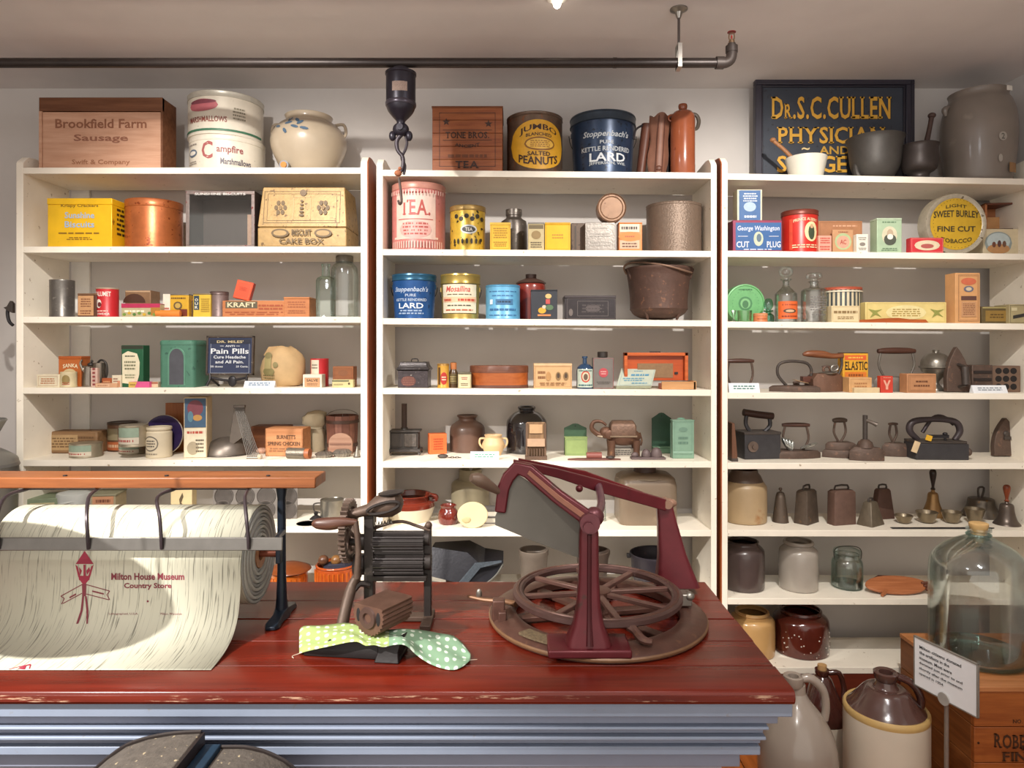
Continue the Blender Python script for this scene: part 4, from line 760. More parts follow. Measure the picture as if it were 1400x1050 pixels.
R = w_ / 2; decals(t, w_, h, around(lambda z: R * 1.002), [('r', .0, .28, 1.1, .4, '#d9622c'), ('l', 0, .4, .8, .06, 1, '#7a2e14'), ('o', 0, .26, .6, .1, '#4f3a2a'), ('o', 0, .26, .4, .06, '#c9a27e'), ('l', 0, .14, .8, .06, 1, '#7a2e14')], True)
t, w_, h = stoppered('apothecary_bottle', 'clear apothecary bottle with fine black script and flat stopper', 1096, 1130, 383, '#e6e6e2', [(.97, 0), (1, .03), (1, .7), (.95, .77), (.75, .82), (.36, .85), (.34, .97), (.52, .985), (.52, 1)], .015, [(.24, .9), (.28, 1.0), (.3, 1.04), (.58, 1.07), (.6, 1.12), (.5, 1.19), (0, 1.2)])
R = w_ / 2; decals(t, w_, h, around(lambda z: R * 1.002), [('l', 0, .45, .8, .36, 6, '#6f6a66'), ('l', 0, .18, .6, .05, 1, '#6f6a66')], True)
can('striped_drum', 'round red-lidded tin with black and cream stripes behind the bottles', 'tin', 'R', 3, 1124, 1176, 392, mat('#cfc0a0', .5, .05, .12), (.08, mat('#b5573f', .45, .1), .0015), None, .05, [('r', -.55 + .11 * i, .5, .05, .84, '#3f4648') for i in range(11)] + [('r', 0, .88, 1.5, .04, '#d9cfb8')])
t = carton('script_box', 'cream box with brown script lettering in front of the striped tin', 'box', 'R', 3, 1137, 1175, 418, mat('#d8c49a', .6, 0, .1), .05, None, .008, [('l', .0, .62, .86, .3, 1, '#8a7048'), ('l', 0, .28, .7, .2, 2, '#8a7048'), ('f', 0, .5, .94, .9, .0006, '#a8884e')])
carton('long_box', 'long pale yellow box with printed corner ornaments', 'box', 'R', 3, 1183, 1294, 413, mat('#d9c47e', .6, 0, .08), .06, None, .03, [('f', 0, .5, .96, .88, .0008, '#b59a4e'), ('o', 0, .5, .5, .7, '#e0d29a'), ('l', .0, .5, .4, .4, 4, '#a88c48')] + [('g', [(sx * .38 + .1 * f * math.cos(a), .5 + .34 * f * math.sin(a)) for f, a in ((.2, 0), (1, .5), (.3, 1.5), (1, 2.6), (.3, 3.3), (1, 4.0), (.3, 4.8), (1, 5.6))], '#8f9048') for sx in (-1, 1)])
X, Y, z, w_, h = at('R', 3, 1166, 1270, 434, None, .008, False, .014)
t = thing('wooden_comb', 'long thin orange-brown wooden tool lying along the shelf edge', 'tool', (X, Y, z))
part('shaped_bar', prism([(-w_ / 2, .001), (w_ / 2, .001), (w_ / 2 - .01, .012), (w_ * .25, .013), (w_ * .1, .018), (-w_ * .1, .016), (-w_ * .3, .012), (-w_ / 2, .010)], -.006, .006), wood('#b8602c', '#9a4a1e', .4, 0, 8), t, .001); parts('foot', pieces(cb(-w_ * .4, 0, 0, .01, .01, .0015), cb(w_ * .4, 0, 0, .01, .01, .0015)), wood('#b8602c', '#9a4a1e', .4, 0, 8), t)
t = carton('tall_box', 'tall narrow tan box with a framed ornamental label', 'box', 'R', 3, 1306, 1340, 373, mat('#cf9a66', .6, 0, .08), .06, None, .012, [('f', .03, .5, .82, .92, .001, '#5a3a2a'), ('f', .03, .5, .74, .87, .0006, '#7a4a34'), ('o', .03, .83, .62, .14, '#c96a4a'), ('o', .03, .68, .4, .12, '#6b6a78'), ('o', .03, .68, .24, .07, '#c9b89c'), ('r', .03, .5, .62, .08, '#5f4038'), ('r', .03, .28, .6, .3, '#bf8f66'), ('l', .03, .28, .52, .24, 7, '#8a5c3e')])
carton('collar_box', 'low dark brown box with gold print right of the tall tan box', 'box', 'R', 3, 1342, 1379, 419, mat('#5f5030', .55, 0, .15), .08, None, .03, [('r', .06, .45, .84, .62, '#8f7136'), ('l', .06, .45, .6, .3, 2, '#5a431c'), ('r', .02, .93, .98, .08, '#a89a66')])
carton('collar_box', 'pale box with a dark slanting stripe at the right edge of the photo', 'box', 'R', 3, 1380, 1412, 416, mat('#a89a72', .6, 0, .1), .08, None, .012, [('f', 0, .5, .94, .9, .001, '#4f452c'), ('g', [(-.35, .25), (.4, .42), (.4, .6), (-.35, .42)], '#33302c'), ('r', -.3, .75, .24, .16, '#d0c49c')])
# ================================================================ row 4
carton('small_box', 'small cream box with a brown bordered label at the left of the fourth shelf', 'box', 'L', 4, 50, 81, 512, mat('#d9cdb0', .6), .05, None, .01, [('f', 0, .5, .84, .76, .0008, '#a86a4a'), ('l', 0, .5, .66, .5, 3, '#b57a56')])
carton('coffee_tin', 'orange coffee tin with cream print and a hinged lid', 'tin', 'L', 4, 80, 111, 487, mat('#b3602a', .45, .1, .12), .055, None, .06, [('t', 'SANKA', .03, .7, .66, .13, '#e0d2b0', 0, .3), ('o', .0, .34, .7, .5, '#cdb98c'), ('r', 0, .3, .3, .4, '#a8884e'), ('l', 0, .14, .5, .12, 2, '#a8402a')], (.1, mat('#a9541f', .45, .1), .0006))
can('cream_can', 'short round tin with a cream and red side, before the orange coffee tin', 'tin', 'L', 4, 84, 104, 508, mat('#cdbd96', .5), None, None, .006, [('o', .1, .5, .5, .6, '#8f7a48'), ('l', .1, .25, .5, .2, 2, '#b04a34')])
t = pot('metal_jug', 'small shiny metal pitcher with a spout and lid', 'pitcher', 'L', 4, 113, 131, 500, [(.9, 0), (1, .05), (.95, .5), (.8, .9), (.85, 1)], mat('#8f857a', .2, .85, .1), None, .05, 3, 30, .002)
w_, _, h = DIM[t.name]
part('spout', tube([(-w_ * .3, -.01, h * .75), (-w_ * .5, -.014, h * 1.1), (-w_ * .36, -.014, h * 1.3)], [.006, .004, .003], 10, 3), mat('#a39a8e', .2, .85, .1), t); parts('lid_knob', pieces(ball(.006, 0, h * 1.06, .012, .012, .008), ball(.01, 0, h * 1.22, .005)), mat('#3d3834', .4, .4), t)
t = pot('metal_jug', 'dark round metal cup with a loop handle behind the small boxes', 'cup', 'L', 4, 128, 144, 496, [(.95, 0), (1, .05), (1, .9), (.9, 1)], mat('#857a6e', .25, .8, .15), None, .06, 3, 30, .002)
w_, _, h = DIM[t.name]; part('loop_handle', tube([(-w_ * .2, 0, h * .95), (w_ * .1, 0, h * 1.12), (w_ * .55, 0, h * 1.0), (w_ * .66, 0, h * .6), (w_ * .5, 0, h * .3)], .004, 8, 4), mat('#3d3834', .4, .4), t)
carton('spool_card', 'narrow pink and white patterned strip beside the metal pitcher', 'packet', 'L', 4, 124, 133, 503, mat('#c9a898', .6), .015, None, .02, [('r', 0, .15 + .2 * i, .4, .1, '#8a3a3a') for i in range(5)])
carton('match_box', 'flat salmon matchbox lying at the front of the fourth shelf', 'box', 'L', 4, 130, 160, 524, mat('#c99a76', .6), .04, None, .004, [('r', -.15, .5, .62, .7, '#d9b08c'), ('l', -.15, .5, .5, .4, 1, '#a86a4a')])
carton('small_box', 'tiny orange-brown box behind the flat matchbox', 'box', 'L', 4, 139, 153, 517, mat('#a8562e', .6), .03, None, .05, [('l', 0, .6, .7, .3, 1, '#d9a070')])
carton('small_box', 'little white box with red print left of the green talc tin', 'box', 'L', 4, 153, 165, 513, mat('#ddd0b4', .6), .025, None, .02, [('l', -.1, .6, .6, .4, 2, '#8a5a4a'), ('r', .3, .3, .3, .5, '#c98a6a')])
carton('talc_tin', 'tall dark green tin with a cream torn label', 'tin', 'L', 4, 166, 196, 472, mat('#1f5a3a', .35, .15, .15), .045, None, .03, [('r', 0, .95, 1, .08, '#2c3022'), ('g', [(-.45, .1), (.2, .06), (.32, .3), (.34, .6), (.22, .8), (-.2, .86), (-.46, .78)], '#ddd3b4'), ('l', -.1, .74, .5, .06, 1, '#33402c'), ('l', -.1, .52, .56, .24, 3, '#77765a'), ('l', -.1, .26, .5, .12, 2, '#8a8a6a')])
carton('needle_packet', 'small pink and yellow packet at the foot of the green window tin', 'packet', 'L', 4, 176, 204, 522, mat('#d8568a', .55), .03, None, .003, [('g', [(-.5, 0.02), (-.2, .02), (-.08, .98), (-.5, .98)], '#d9b05a'), ('l', -.3, .5, .3, .4, 1, '#8a6a2a')])
carton('thread_box', 'tiny cream box next to the pink packet', 'box', 'L', 4, 204, 216, 522, mat('#d0b898', .6), .025, None, .02, [('r', 0, .8, 1, .3, '#a8624a')])
# green tin with arched window
X, Y, z, w_, h = at('L', 4, 217, 266, 465, None, .015, False, .13); d = .13
GT = mat('#4f7d68', .4, .15, .18, 30, .05, '#3a5f50', .35)
t = thing('window_tin', 'large green tin canister with a dark arched window', 'tin', (X, Y, z))
part('body', loft([[(p[0], p[1], zz_) for p in rrect(w_, d, .016, 4)] for zz_ in (0, h * .9)]), GT, t)
part('lid', loft([[(p[0], p[1], zz_) for p in rrect(w_ + .003 - o, d + .003 - o, .017, 4)] for zz_, o in ((h * .9, 0), (h * .97, 0), (h, .008))]), GT, t)
ar = [(-.2, .06), (.2, .06)] + [(.2 * math.cos(a), .62 + .2 * math.sin(a)) for a in [PI * i / 12 for i in range(13)]]
part('window_rim', prism([(p[0] * w_ * 1.25, p[1] * h + (p[1] - .4) * h * .06) for p in ar], -d / 2 - .0015, -d / 2 + .001), mat('#5f8f78', .4, .2), t, .001)
part('window_pane', prism([(p[0] * w_, p[1] * h) for p in ar], -d / 2 - .0022, -d / 2), mat('#4a4a50', .15, .1, .15), t)
# pills sign
X, Y, z, w_, h = at('L', 4, 280, 345, 459, None, .03, False, .02)
t = thing('pills_sign', 'framed dark blue glass sign advertising pain pills on a black stand', 'sign', (X, Y, z), 0, None, -.06)
zb = h * .23; SGN = mat('#2a3350', .25, 0, .1, 20)
part('glass_panel', bx(-w_ / 2 + .005, w_ / 2 - .005, -.004, .006, zb + .004, h - .004), SGN, t)
for g in (bx(-w_ / 2, w_ / 2, -.008, .008, h - .007, h), bx(-w_ / 2, w_ / 2, -.008, .008, zb, zb + .007), bx(-w_ / 2, -w_ / 2 + .007, -.008, .008, zb, h), bx(w_ / 2 - .007, w_ / 2, -.008, .008, zb, h)): part('frame', g, mat('#4a3f38', .4, .3, .3, 80, .1, '#8a7f70', .3), t, .001)
SW = '#d9dce0'
decals(t, w_, h, front(-.004), [('f', 0, .6, .82, .66, .001, '#aeb4c0'), ('r', 0, .89, .86, .09, '#171c30'), ('t', 'DR. MILES\'', 0, .885, .56, .05, '#c7b58a'), ('t', 'ANTI', 0, .8, .2, .035, SW), ('r', -.17, .8, .08, .008, SW), ('r', .17, .8, .08, .008, SW), ('t', 'Pain Pills', 0, .7, .8, .105, SW), ('t', 'Cure Headache', 0, .585, .68, .06, SW), ('t', 'and All Pain.', 0, .49, .6, .06, SW), ('t', '25 doses', -.27, .4, .26, .035, SW), ('t', '25 Cents.', .27, .4, .26, .035, SW)])
for sx in (-1, 1): part('stand_foot', join(tube([(sx * w_ * .4, -.012, zb * 1.15), (sx * w_ * .38, -.016, zb * .7), (sx * w_ * .44, -.02, .005)], [.003, .004, .006], 8, 3), tube([(sx * w_ * .38, -.01, zb * .7), (sx * w_ * .3, .03, .006)], .004, 8)), DARK(), t)
part('stand_crossbar', tube([(-w_ * .39, -.008, zb * .8), (0, -.008, zb * .55), (w_ * .39, -.008, zb * .8)], .005, 8, 4), DARK(), t); part('stand_ornament', ball(.012, -.008, zb * .5, .016, .006, .02), DARK(), t)
# paper sack
X, Y, z, w_, h = at('L', 4, 358, 417, 474, None, .03, True)
t = thing('paper_sack', 'round crumpled tan paper sack with printed figure', 'sack', (X, Y, z))
rg = []; rr = random.Random(3)
for f, a in ((0, .62), (.06, .82), (.2, .96), (.45, 1.0), (.65, .95), (.8, .8), (.92, .58), (1.0, .34)):
    rg.append([(w_ / 2 * a * math.cos(q) * (1 + .04 * math.sin(5 * q + f * 9)) * 1.02, w_ / 2 * .8 * a * math.sin(q), f * h + .004 * math.sin(3 * q) * (1 if .05 < f else 0)) for q in [2 * PI * k / 32 for k in range(32)]])
part('sack_paper', loft(rg), mat('#c9a87a', .75, 0, .12, 25, .15), t)
part('folded_corner', prism([(-w_ * .42, h * .78), (-w_ * .3, h * 1.0), (-w_ * .05, h * 1.02), (-w_ * .2, h * .8)], -.02, .0), mat('#b8966a', .8), t)
sr = lambda x, zv, o: (x, -math.sqrt(max(1e-5, (w_ / 2 * .82 * (.97 - abs(zv / h - .45) ** 2 * .9)) ** 2 - (x * .8) ** 2)) - o - .002, zv)
decals(t, w_, h, sr, [('o', -.22, .38, .3, .2, '#8a8054'), ('r', -.24, .6, .18, .3, '#a89a6a'), ('o', -.24, .78, .2, .16, '#8a7f58'), ('l', -.22, .22, .3, .2, 3, '#7a7048'), ('o', -.05, .55, .12, .14, '#8f8458')], 2)
CARD = mat('#e6e8ea', .5, 0, .03)
def price_card(u, r, x0, x1, yt, label, yb=None, back=.003, tilt=-.5, rz=0, ink='#4a6f8f'):
    X, Y, z, w_, h = at(u, r, x0, x1, yt, yb, back, False, .02); h = max(h, .02)
    t = thing('name_card', label, 'card', (X, Y, z), rz)
    hh = max(.02, h); part('folded_card', prism([(-.012, 0), (.014, 0), (.004, hh), (.002, hh)], -w_ / 2, w_ / 2, 'yz'), CARD, t)
    sf = lambda x, zv, o: (x, -.012 + .014 * zv / hh - o, zv)
    decals(t, w_, hh, sf, [('l', 0, .55, .8, .5, 2, ink)], base=.001)
    return t
price_card('L', 4, 333, 375, 521, 'white folded card with blue writing below the tan paper sack')
can('ointment_tin', 'red and white tin standing behind a small tan box at the right of the shelf', 'tin', 'L', 4, 425, 449, 490, mat('#bf2b30', .4, .05, .08), None, None, .06, [('r', -.16, .5, .5, .9, '#dfd2bc'), ('l', -.16, .72, .4, .2, 2, '#7a6a5a')])
carton('salve_box', 'white box with a framed tan label in front of the red tin', 'box', 'L', 4, 414, 440, 512, mat('#e3d8c4', .6), .05, None, .01, [('r', 0, .4, .8, .7, '#c9966a'), ('f', 0, .4, .8, .7, .0006, '#6a4a34'), ('t', 'SALVE', 0, .55, .6, .18, '#5a3a28'), ('l', 0, .25, .6, .2, 2, '#8a6444')])
carton('soap_box', 'brown cardboard box on top of the pale tin at the shelf end', 'box', 'L', 4, 455, 483, 501, wood('#9a6038', '#844a26', .6, 0, 5), .06, None, .035, [('f', 0, .68, .86, .5, .0008, '#6a3a20'), ('o', 0, .68, .5, .3, '#84502e')])
carton('flat_tin', 'small flat pale yellow tin before the brown cardboard box', 'tin', 'L', 4, 454, 483, 519, mat('#cfc08a', .45, .15), .025, None, .005, [('r', -.1, .85, .8, .2, '#6a6a4a'), ('o', .3, .5, .1, .3, '#5a4a2a'), ('l', -.2, .4, .5, .3, 1, '#a8986a')])
# middle
t = carton('ornate_box', 'dark tarnished ornate box with a flared lid and small handle', 'box', 'M', 4, 544, 585, 507, mat('#4a4244', .35, .45, .35, 90, .3, '#9a9088', .22, 80), .1, None, .012, [('o', -.15, .4, .5, .6, '#6a4038'), ('l', -.15, .4, .4, .5, 4, '#8a5a4a')])
w_, d, h = DIM[t.name]
part('flared_lid', loft([[(sx * (w_ / 2 + a), sy * (d / 2 + a), zz_) for sx, sy in ((-1, -1), (1, -1), (1, 1), (-1, 1))] for a, zz_ in ((.002, h), (.006, h + .006), (-.004, h + .02), (-.006, h + .032))]), mat('#3f3a3a', .3, .5, .3, 90, .2, '#8a8078', .2, 80), t, .002)
part('lid_handle', tube([(-.012, 0, h + .032), (-.01, 0, h + .042), (.01, 0, h + .042), (.012, 0, h + .032)], .002, 6, 2), DARK(), t)
can('mustard_can', 'small yellow and red round tin beside the ornate dark box', 'tin', 'M', 4, 598, 614, 497, mat('#cf9a3a', .4, .1), (.08, mat('#b58a4a', .4, .4), .0004), None, .008, [('o', .1, .4, .6, .5, '#b83028'), ('l', .1, .4, .4, .2, 2, '#e3d2b0'), ('r', -.3, .5, .2, .7, '#5a3a1a')])
t = pot('spice_bottle', 'little brown bottle with an orange top between two small tins', 'bottle', 'M', 4, 614, 626, 495, [(.95, 0), (1, .03), (1, .6), (.7, .7), (.66, .72), (.7, .98), (.5, 1)], mat('#4f3a26', .25, 0, .15), None, .03, 0, 24, 0)
w_, _, h = DIM[t.name]; part('cap', lathe([(w_ * .36, h * .72), (w_ * .37, h * .98), (0, h * 1.0)], 20), mat('#b5703f', .5), t); decals(t, w_, h, around(lambda z: w_ / 2), [('r', 0, .35, 1, .4, '#5f5030'), ('l', 0, .35, .8, .25, 3, '#a89a6a')], True)
carton('spice_tin', 'small cream tin with red print left of the oval wooden box', 'tin', 'M', 4, 626, 644, 509, mat('#b9ab80', .45, .1), .035, None, .005, [('r', 0, .45, .84, .8, '#d8cca6'), ('l', 0, .62, .5, .2, 2, '#a83a30'), ('l', 0, .25, .6, .2, 2, '#6a5a3a')], (.12, mat('#6a6250', .4, .4), .0004))
# oval box
X, Y, z, w_, h = at('M', 4, 641, 723, 500, None, .01, False, .12)
t = thing('oval_box', 'long oval bentwood pantry box in orange-brown', 'box', (X, Y, z)); ov = lambda k, zz_: [(w_ / 2 * k * math.cos(a), .062 * k * math.sin(a), zz_) for a in [2 * PI * i / 44 for i in range(44)]]
OB = wood('#b0602c', '#96491d', .4, 0, 5)
part('box_body', loft([ov(.985, 0), ov(.985, h * .7)]), OB, t); part('lid_band', loft([ov(1, h * .68), ov(1, h * .97), ov(.97, h)]), wood('#7a4a34', '#5f3522', .45, 0, 5), t); part('base_band', loft([ov(.995, 0), ov(.995, h * .14)]), wood('#6a4436', '#543024', .45, 0, 5), t)
carton('cough_drop_box', 'long tan box with two small oval portraits', 'box', 'M', 4, 730, 782, 497, mat('#cfa676', .6, 0, .06), .07, None, .008, [('f', 0, .48, .94, .8, .0008, '#a8784a'), ('l', -.3, .55, .24, .4, 2, '#8a5c36'), ('o', .14, .5, .14, .34, '#8f7048'), ('o', .14, .52, .08, .2, '#4f3c2c'), ('o', .34, .5, .14, .34, '#8f7048'), ('o', .34, .52, .08, .2, '#4f3c2c'), ('l', 0, .2, .8, .14, 2, '#9a6c42'), ('o', -.12, .5, .12, .36, '#b98a56')], (.1, mat('#d6b084', .6), .0004))
t = pot('blue_bottle', 'small blue glass bottle with a white and red portrait label', 'bottle', 'M', 4, 788, 811, 487, [(.95, 0), (1, .03), (1, .55), (.92, .66), (.6, .74), (.26, .78), (.24, .93), (.34, .94), (.34, 1)], mat('#27415f', .12, 0, .12, 30, 0, None, .5, 60, .6, .5), None, .005, 0, 30, 0)
w_, _, h = DIM[t.name]; decals(t, w_, h, around(lambda z: w_ / 2), [('r', 0, .33, 1.1, .56, '#c4d0c0'), ('o', 0, .38, .54, .36, '#c4503c'), ('o', 0, .38, .4, .27, '#d6c8a8'), ('o', 0, .37, .24, .2, '#6a5444'), ('l', 0, .56, .8, .06, 1, '#4a6a6a'), ('l', 0, .12, .9, .08, 1, '#3f6a70')], True)
t = carton('film_tin', 'upright grey box tin with a red round seal and black screw cap', 'tin', 'M', 4, 811, 839, 489, mat('#77706a', .5, .2, .12), .045, None, .015, [('f', 0, .5, .96, .96, .0008, '#b04a4c'), ('o', 0, .52, .46, .3, '#b8484e'), ('l', 0, .52, .3, .14, 2, '#d8a09a'), ('l', 0, .2, .7, .1, 2, '#5a544e')])
w_, d, h = DIM[t.name]; part('screw_cap', lathe([(.015, h), (.019, h + .002), (.019, h + .02), (.017, h + .022), (0, h + .022)], 24), mat('#2e2723', .4), t)
# open orange box with upright lid
X, Y, z, w_, h = at('M', 4, 853, 940, 482, None, .05, False, .02)
ORW = wood('#c4551c', '#a84212', .35, 0, 5)
t = thing('writing_box', 'orange varnished wooden box standing open with its lid upright', 'box', (X, Y, z))
part('upright_lid', bx(-w_ / 2, w_ / 2, .0, .012, .03, h), ORW, t, .001)
for g in (bx(-w_ / 2, w_ / 2, -.02, 0, h - .012, h), bx(-w_ / 2, -w_ / 2 + .012, -.02, 0, .03, h), bx(w_ / 2 - .012, w_ / 2, -.02, 0, .03, h)): part('lid_rim', g, wood('#d0662a', '#b04c18', .35, 0, 5), t, .001)
part('inside_label', bx(-w_ * .28, w_ * .28, -.002, 0, .04, h * .7), mat('#8a6a48', .6, 0, .15, 90), t)
part('tray_front', bx(w_ * .06, w_ / 2 + .02, -.05, -.04, 0, .028), wood('#cf9a66', '#b8824e', .5, 0, 6), t, .001); part('tray_floor', bx(w_ * .06, w_ / 2 + .02, -.04, .012, 0, .02), ORW, t); part('tray_end', bx(w_ / 2 + .012, w_ / 2 + .022, -.05, .012, 0, .03), wood('#cf9a66', '#b8824e', .5, 1, 6), t, .001)
part('clasp', join(cb(.0, .004, h, .04, .006, .004), cb(w_ * .33, -.003, h * .4, .012, .004, .008)), DARK(), t)
t = thing('cigarette_tin', 'pale blue-white flat tin leaning against the orange box', 'tin', (P(868, 0, SY + .02).x, SY + .022, ZC - (yrow('M', 4, 868) - HY) / S0), 0, None, -.62, 0)
w_, h, d = .135, .085, .022
sh = lambda zv: .028 * zv / h
part('tin_body', loft([[(-w_ / 2 + s, -d / 2, zv), (w_ / 2 + s - .006, -d / 2, zv), (w_ / 2 + s - .006, d / 2, zv), (-w_ / 2 + s, d / 2, zv)] for s, zv in ((0, .008), (.026, h + .002))]), mat('#b9c0ae', .4, .15, .1), t, .002)
decals(t, w_, h, lambda x, zv, o: (x + sh(zv), -d / 2 - o, zv + .004), [('f', -.02, .5, .86, .86, .0008, '#6f9aa8'), ('l', -.02, .78, .3, .08, 1, '#5f8fa6'), ('l', .05, .58, .6, .18, 1, '#4f8aa8'), ('l', -.1, .35, .6, .2, 2, '#5f93aa'), ('l', .1, .16, .5, .1, 1, '#5f93aa')])
# ================================================================ irons
RUST = mat('#5c4a40', .6, .3, .2, 50, .25, '#75594a', .35); BLKI = mat('#3f3d3f', .5, .35, .15, 40, .15)
def boat(L, W, dirx=1, n=10):
    """flat-iron sole outline: blunt heel, pointed toe"""
    pts = [(-L / 2, -W / 2), (-L / 2, W / 2)]
    for i in range(n + 1):
        f = i / n; pts.append((-L / 2 + L * (.15 + .85 * f), W / 2 * (1 - f ** 2.2)))
    for i in range(n - 1, -1, -1):
        f = i / n; pts.append((-L / 2 + L * (.15 + .85 * f), -W / 2 * (1 - f ** 2.2)))
    pts = [(x * dirx, y) for x, y in pts]
    return pts if dirx < 0 else list(reversed(pts))
def sole(L, W, h, dirx=1, taper=.85, rad=0): 
    b = boat(L, W, dirx); return loft([[(x, y, 0) for x, y in b], [(x, y, h * .7) for x, y in b], [(x * taper, y * taper, h) for x, y in b]])
def flat_iron(name, label, r, x0, x1, yb_y, ytop, bh, dirx=1, m=None, grip=None, hw=.75, hx=0, gr=.009, yb=None, rz=0, back=.05, W=.085, posts=True, taper=.85, step=None):
    X, Y, z, w_, h = at('R', r, x0, x1, ytop, yb, back, False, W)
    t = thing(name, label, 'iron', (X, Y, z), rz); m = m or RUST
    B = bh * h
    part('sole_plate', sole(w_, W, B, dirx, taper), m, t, .0015)
    if step: part('upper_body', mv(sole(w_ * step[0], W * step[0], h * step[1], dirx, .8), 0, 0, B - .001), m, t, .0015); B += h * step[1]
    a = hx * w_ - hw * w_ / 2; b = hx * w_ + hw * w_ / 2
    g1 = a + w_ * .05; g2 = b - w_ * .05; zt = h - gr
    parts('handle_post', pieces(tube([(g1 + .012, 0, B - .002), (a, 0, B + (zt - B) * .45), (g1, 0, zt)], .0045, 8, 4), tube([(g2 - .012, 0, B - .002), (b, 0, B + (zt - B) * .45), (g2, 0, zt)], .0045, 8, 4)), m, t)
    L = b - a
    part('grip', tube([(a - .004, 0, zt), (a + L * .15, 0, zt + gr * .1), ((a + b) / 2, 0, zt + gr * .15), (b - L * .15, 0, zt + gr * .1), (b + .004, 0, zt)], [gr * .7, gr, gr * 1.1, gr, gr * .7], 12, 4), grip or m, t)
    DIM[t.name] = (w_, W, h)
    return t
GRW = mat('#4a2d22', .4, 0, .2, 40); GRB = wood('#8a5636', '#6f3f26', .4, 0, 8)
# ---- row 4 right
flat_iron('flat_iron', 'small flat iron with brown grip and twisted side posts above a white card', 4, 995, 1036, 0, 491, .12, -1, RUST, GRW, .85, 0, .008, None, 0, .06, .06)
price_card('R', 4, 997, 1039, 524, 'white card with green edge under the small flat iron at the left', None, .004, ink='#4a7a70')
t = flat_iron('tailor_iron', 'low rusty iron with a big bent-rod loop handle and a paper tag', 4, 1058, 1122, 0, 522, .6, -1, RUST, RUST, .1, .1, .004, None, 0, .03, .1)
w_, W, h = DIM[t.name]
part('loop_handle', tube([(-w_ * .12, 0, h * .6), (-w_ * .3, 0, h * 1.6), (-w_ * .28, 0, h * 2.6), (-w_ * .05, 0, h * 2.95), (w_ * .3, 0, h * 2.8), (w_ * .42, 0, h * 2.2), (w_ * .42, 0, h * 1.5)], .0055, 10, 5), IRON(), t)
part('paper_tag', rot(cb(.02, -.03, h * 1.0, .05, .03, .001), .25, 'Y', (.02, 0, h)), mat('#c9a27a', .7), t); part('wood_block', cb(w_ * .36, 0, h * .9, .05, .03, .022), wood('#5f3526', '#4a2619', .5, 0, 8), t, .002)
t = flat_iron('flat_iron', 'bulky rust-brown iron with a long turned wooden handle beside the elastic box', 4, 1112, 1162, 0, 500, .7, 1, mat('#6e5040', .6, .2, .2, 40, .25, '#8a6650', .3), RUST, .2, 0, .004, None, 0, .04, .08, taper=.7)
w_, W, h = DIM[t.name]
part('turned_handle', tube([(-w_ * .66, 0, h * 1.42), (-w_ * .5, 0, h * 1.45), (-w_ * .1, 0, h * 1.42), (w_ * .15, 0, h * 1.36), (w_ * .45, 0, h * 1.38)], [.005, .012, .014, .010, .010], 12, 4), GRB, t); part('handle_arm', tube([(w_ * .3, 0, h * .6), (w_ * .42, 0, h * 1.0), (w_ * .4, 0, h * 1.36)], .005, 8, 4), IRON(), t); part('latch_ring', tube([(.01, -.02, h * .8), (.03, -.02, h * .85), (.03, -.02, h * 1.0), (.01, -.02, h * .97)], .004, 8, 3, True), STEEL(), t)
part('heat_shield', mv(lathe([(.03, 0), (.033, .004), (.0, .012)], 20), .0, -.005, h * .68), STEEL(), t)
carton('elastic_box', 'yellow and orange box lettered Elastic behind the small tan boxes', 'box', 'R', 4, 1152, 1187, 482, mat('#d9a02c', .55), .04, None, .09, [('r', 0, .87, .84, .12, '#d9602c'), ('l', 0, .87, .7, .08, 1, '#e3b04a'), ('T', 'ELASTIC', .02, .66, .88, .22, '#2c2416'), ('r', 0, .42, .84, .16, '#d97a2c'), ('l', 0, .42, .7, .12, 1, '#8a4a1c'), ('r', 0, .18, .84, .2, '#d08a3a')], (.02, mat('#3a3026', .5), .0002))
carton('small_box', 'small tan box in front of the elastic box', 'box', 'R', 4, 1161, 1192, 516, mat('#cfa06c', .6), .05, None, .02, [('f', 0, .5, .86, .8, .0006, '#a8764a'), ('l', 0, .5, .6, .4, 2, '#a8764a')])
carton('flat_box', 'thin cream box at the shelf edge before the small tan box', 'box', 'R', 4, 1168, 1203, 530, mat('#d9bf94', .6), .03, None, .002)
carton('seed_packet', 'small bright red packet with a pale motif', 'packet', 'R', 4, 1204, 1221, 514, mat('#c8402e', .55), .025, None, .01, [('g', [(-.3, .75), (-.1, .4), (-.1, .2), (.1, .2), (.1, .4), (.3, .75), (.15, .75), (0, .5), (-.15, .75)], '#e3a890'), ('l', 0, .9, .7, .06, 1, '#e3a890')])
t = flat_iron('charcoal_iron', 'low iron with tall wire posts and a long carved dark handle', 4, 1201, 1262, 0, 476, .34, -1, mat('#6a645c', .5, .4, .2, 40, .15), GRW, .8, .02, .011, None, 0, .06, .07)
carton('soap_box', 'tan box with an ornamental frame in front of the pewter ball', 'box', 'R', 4, 1240, 1280, 511, mat('#b8835a', .6), .05, None, .008, [('f', 0, .5, .9, .84, .0008, '#7a4e30'), ('f', 0, .5, .8, .7, .0006, '#8a5c3a'), ('l', 0, .6, .5, .16, 1, '#6a4028'), ('l', 0, .38, .6, .16, 1, '#6a4028')])
PEW = mat('#8a847a', .3, .75, .15, 30, .08)
X, Y, z, w_, h = at('R', 4, 1260, 1299, 478, None, .07, True); R = w_ / 2
t = thing('pewter_mould', 'round pewter ball mould on a foot behind the tan box', 'mould', (X, Y, z))
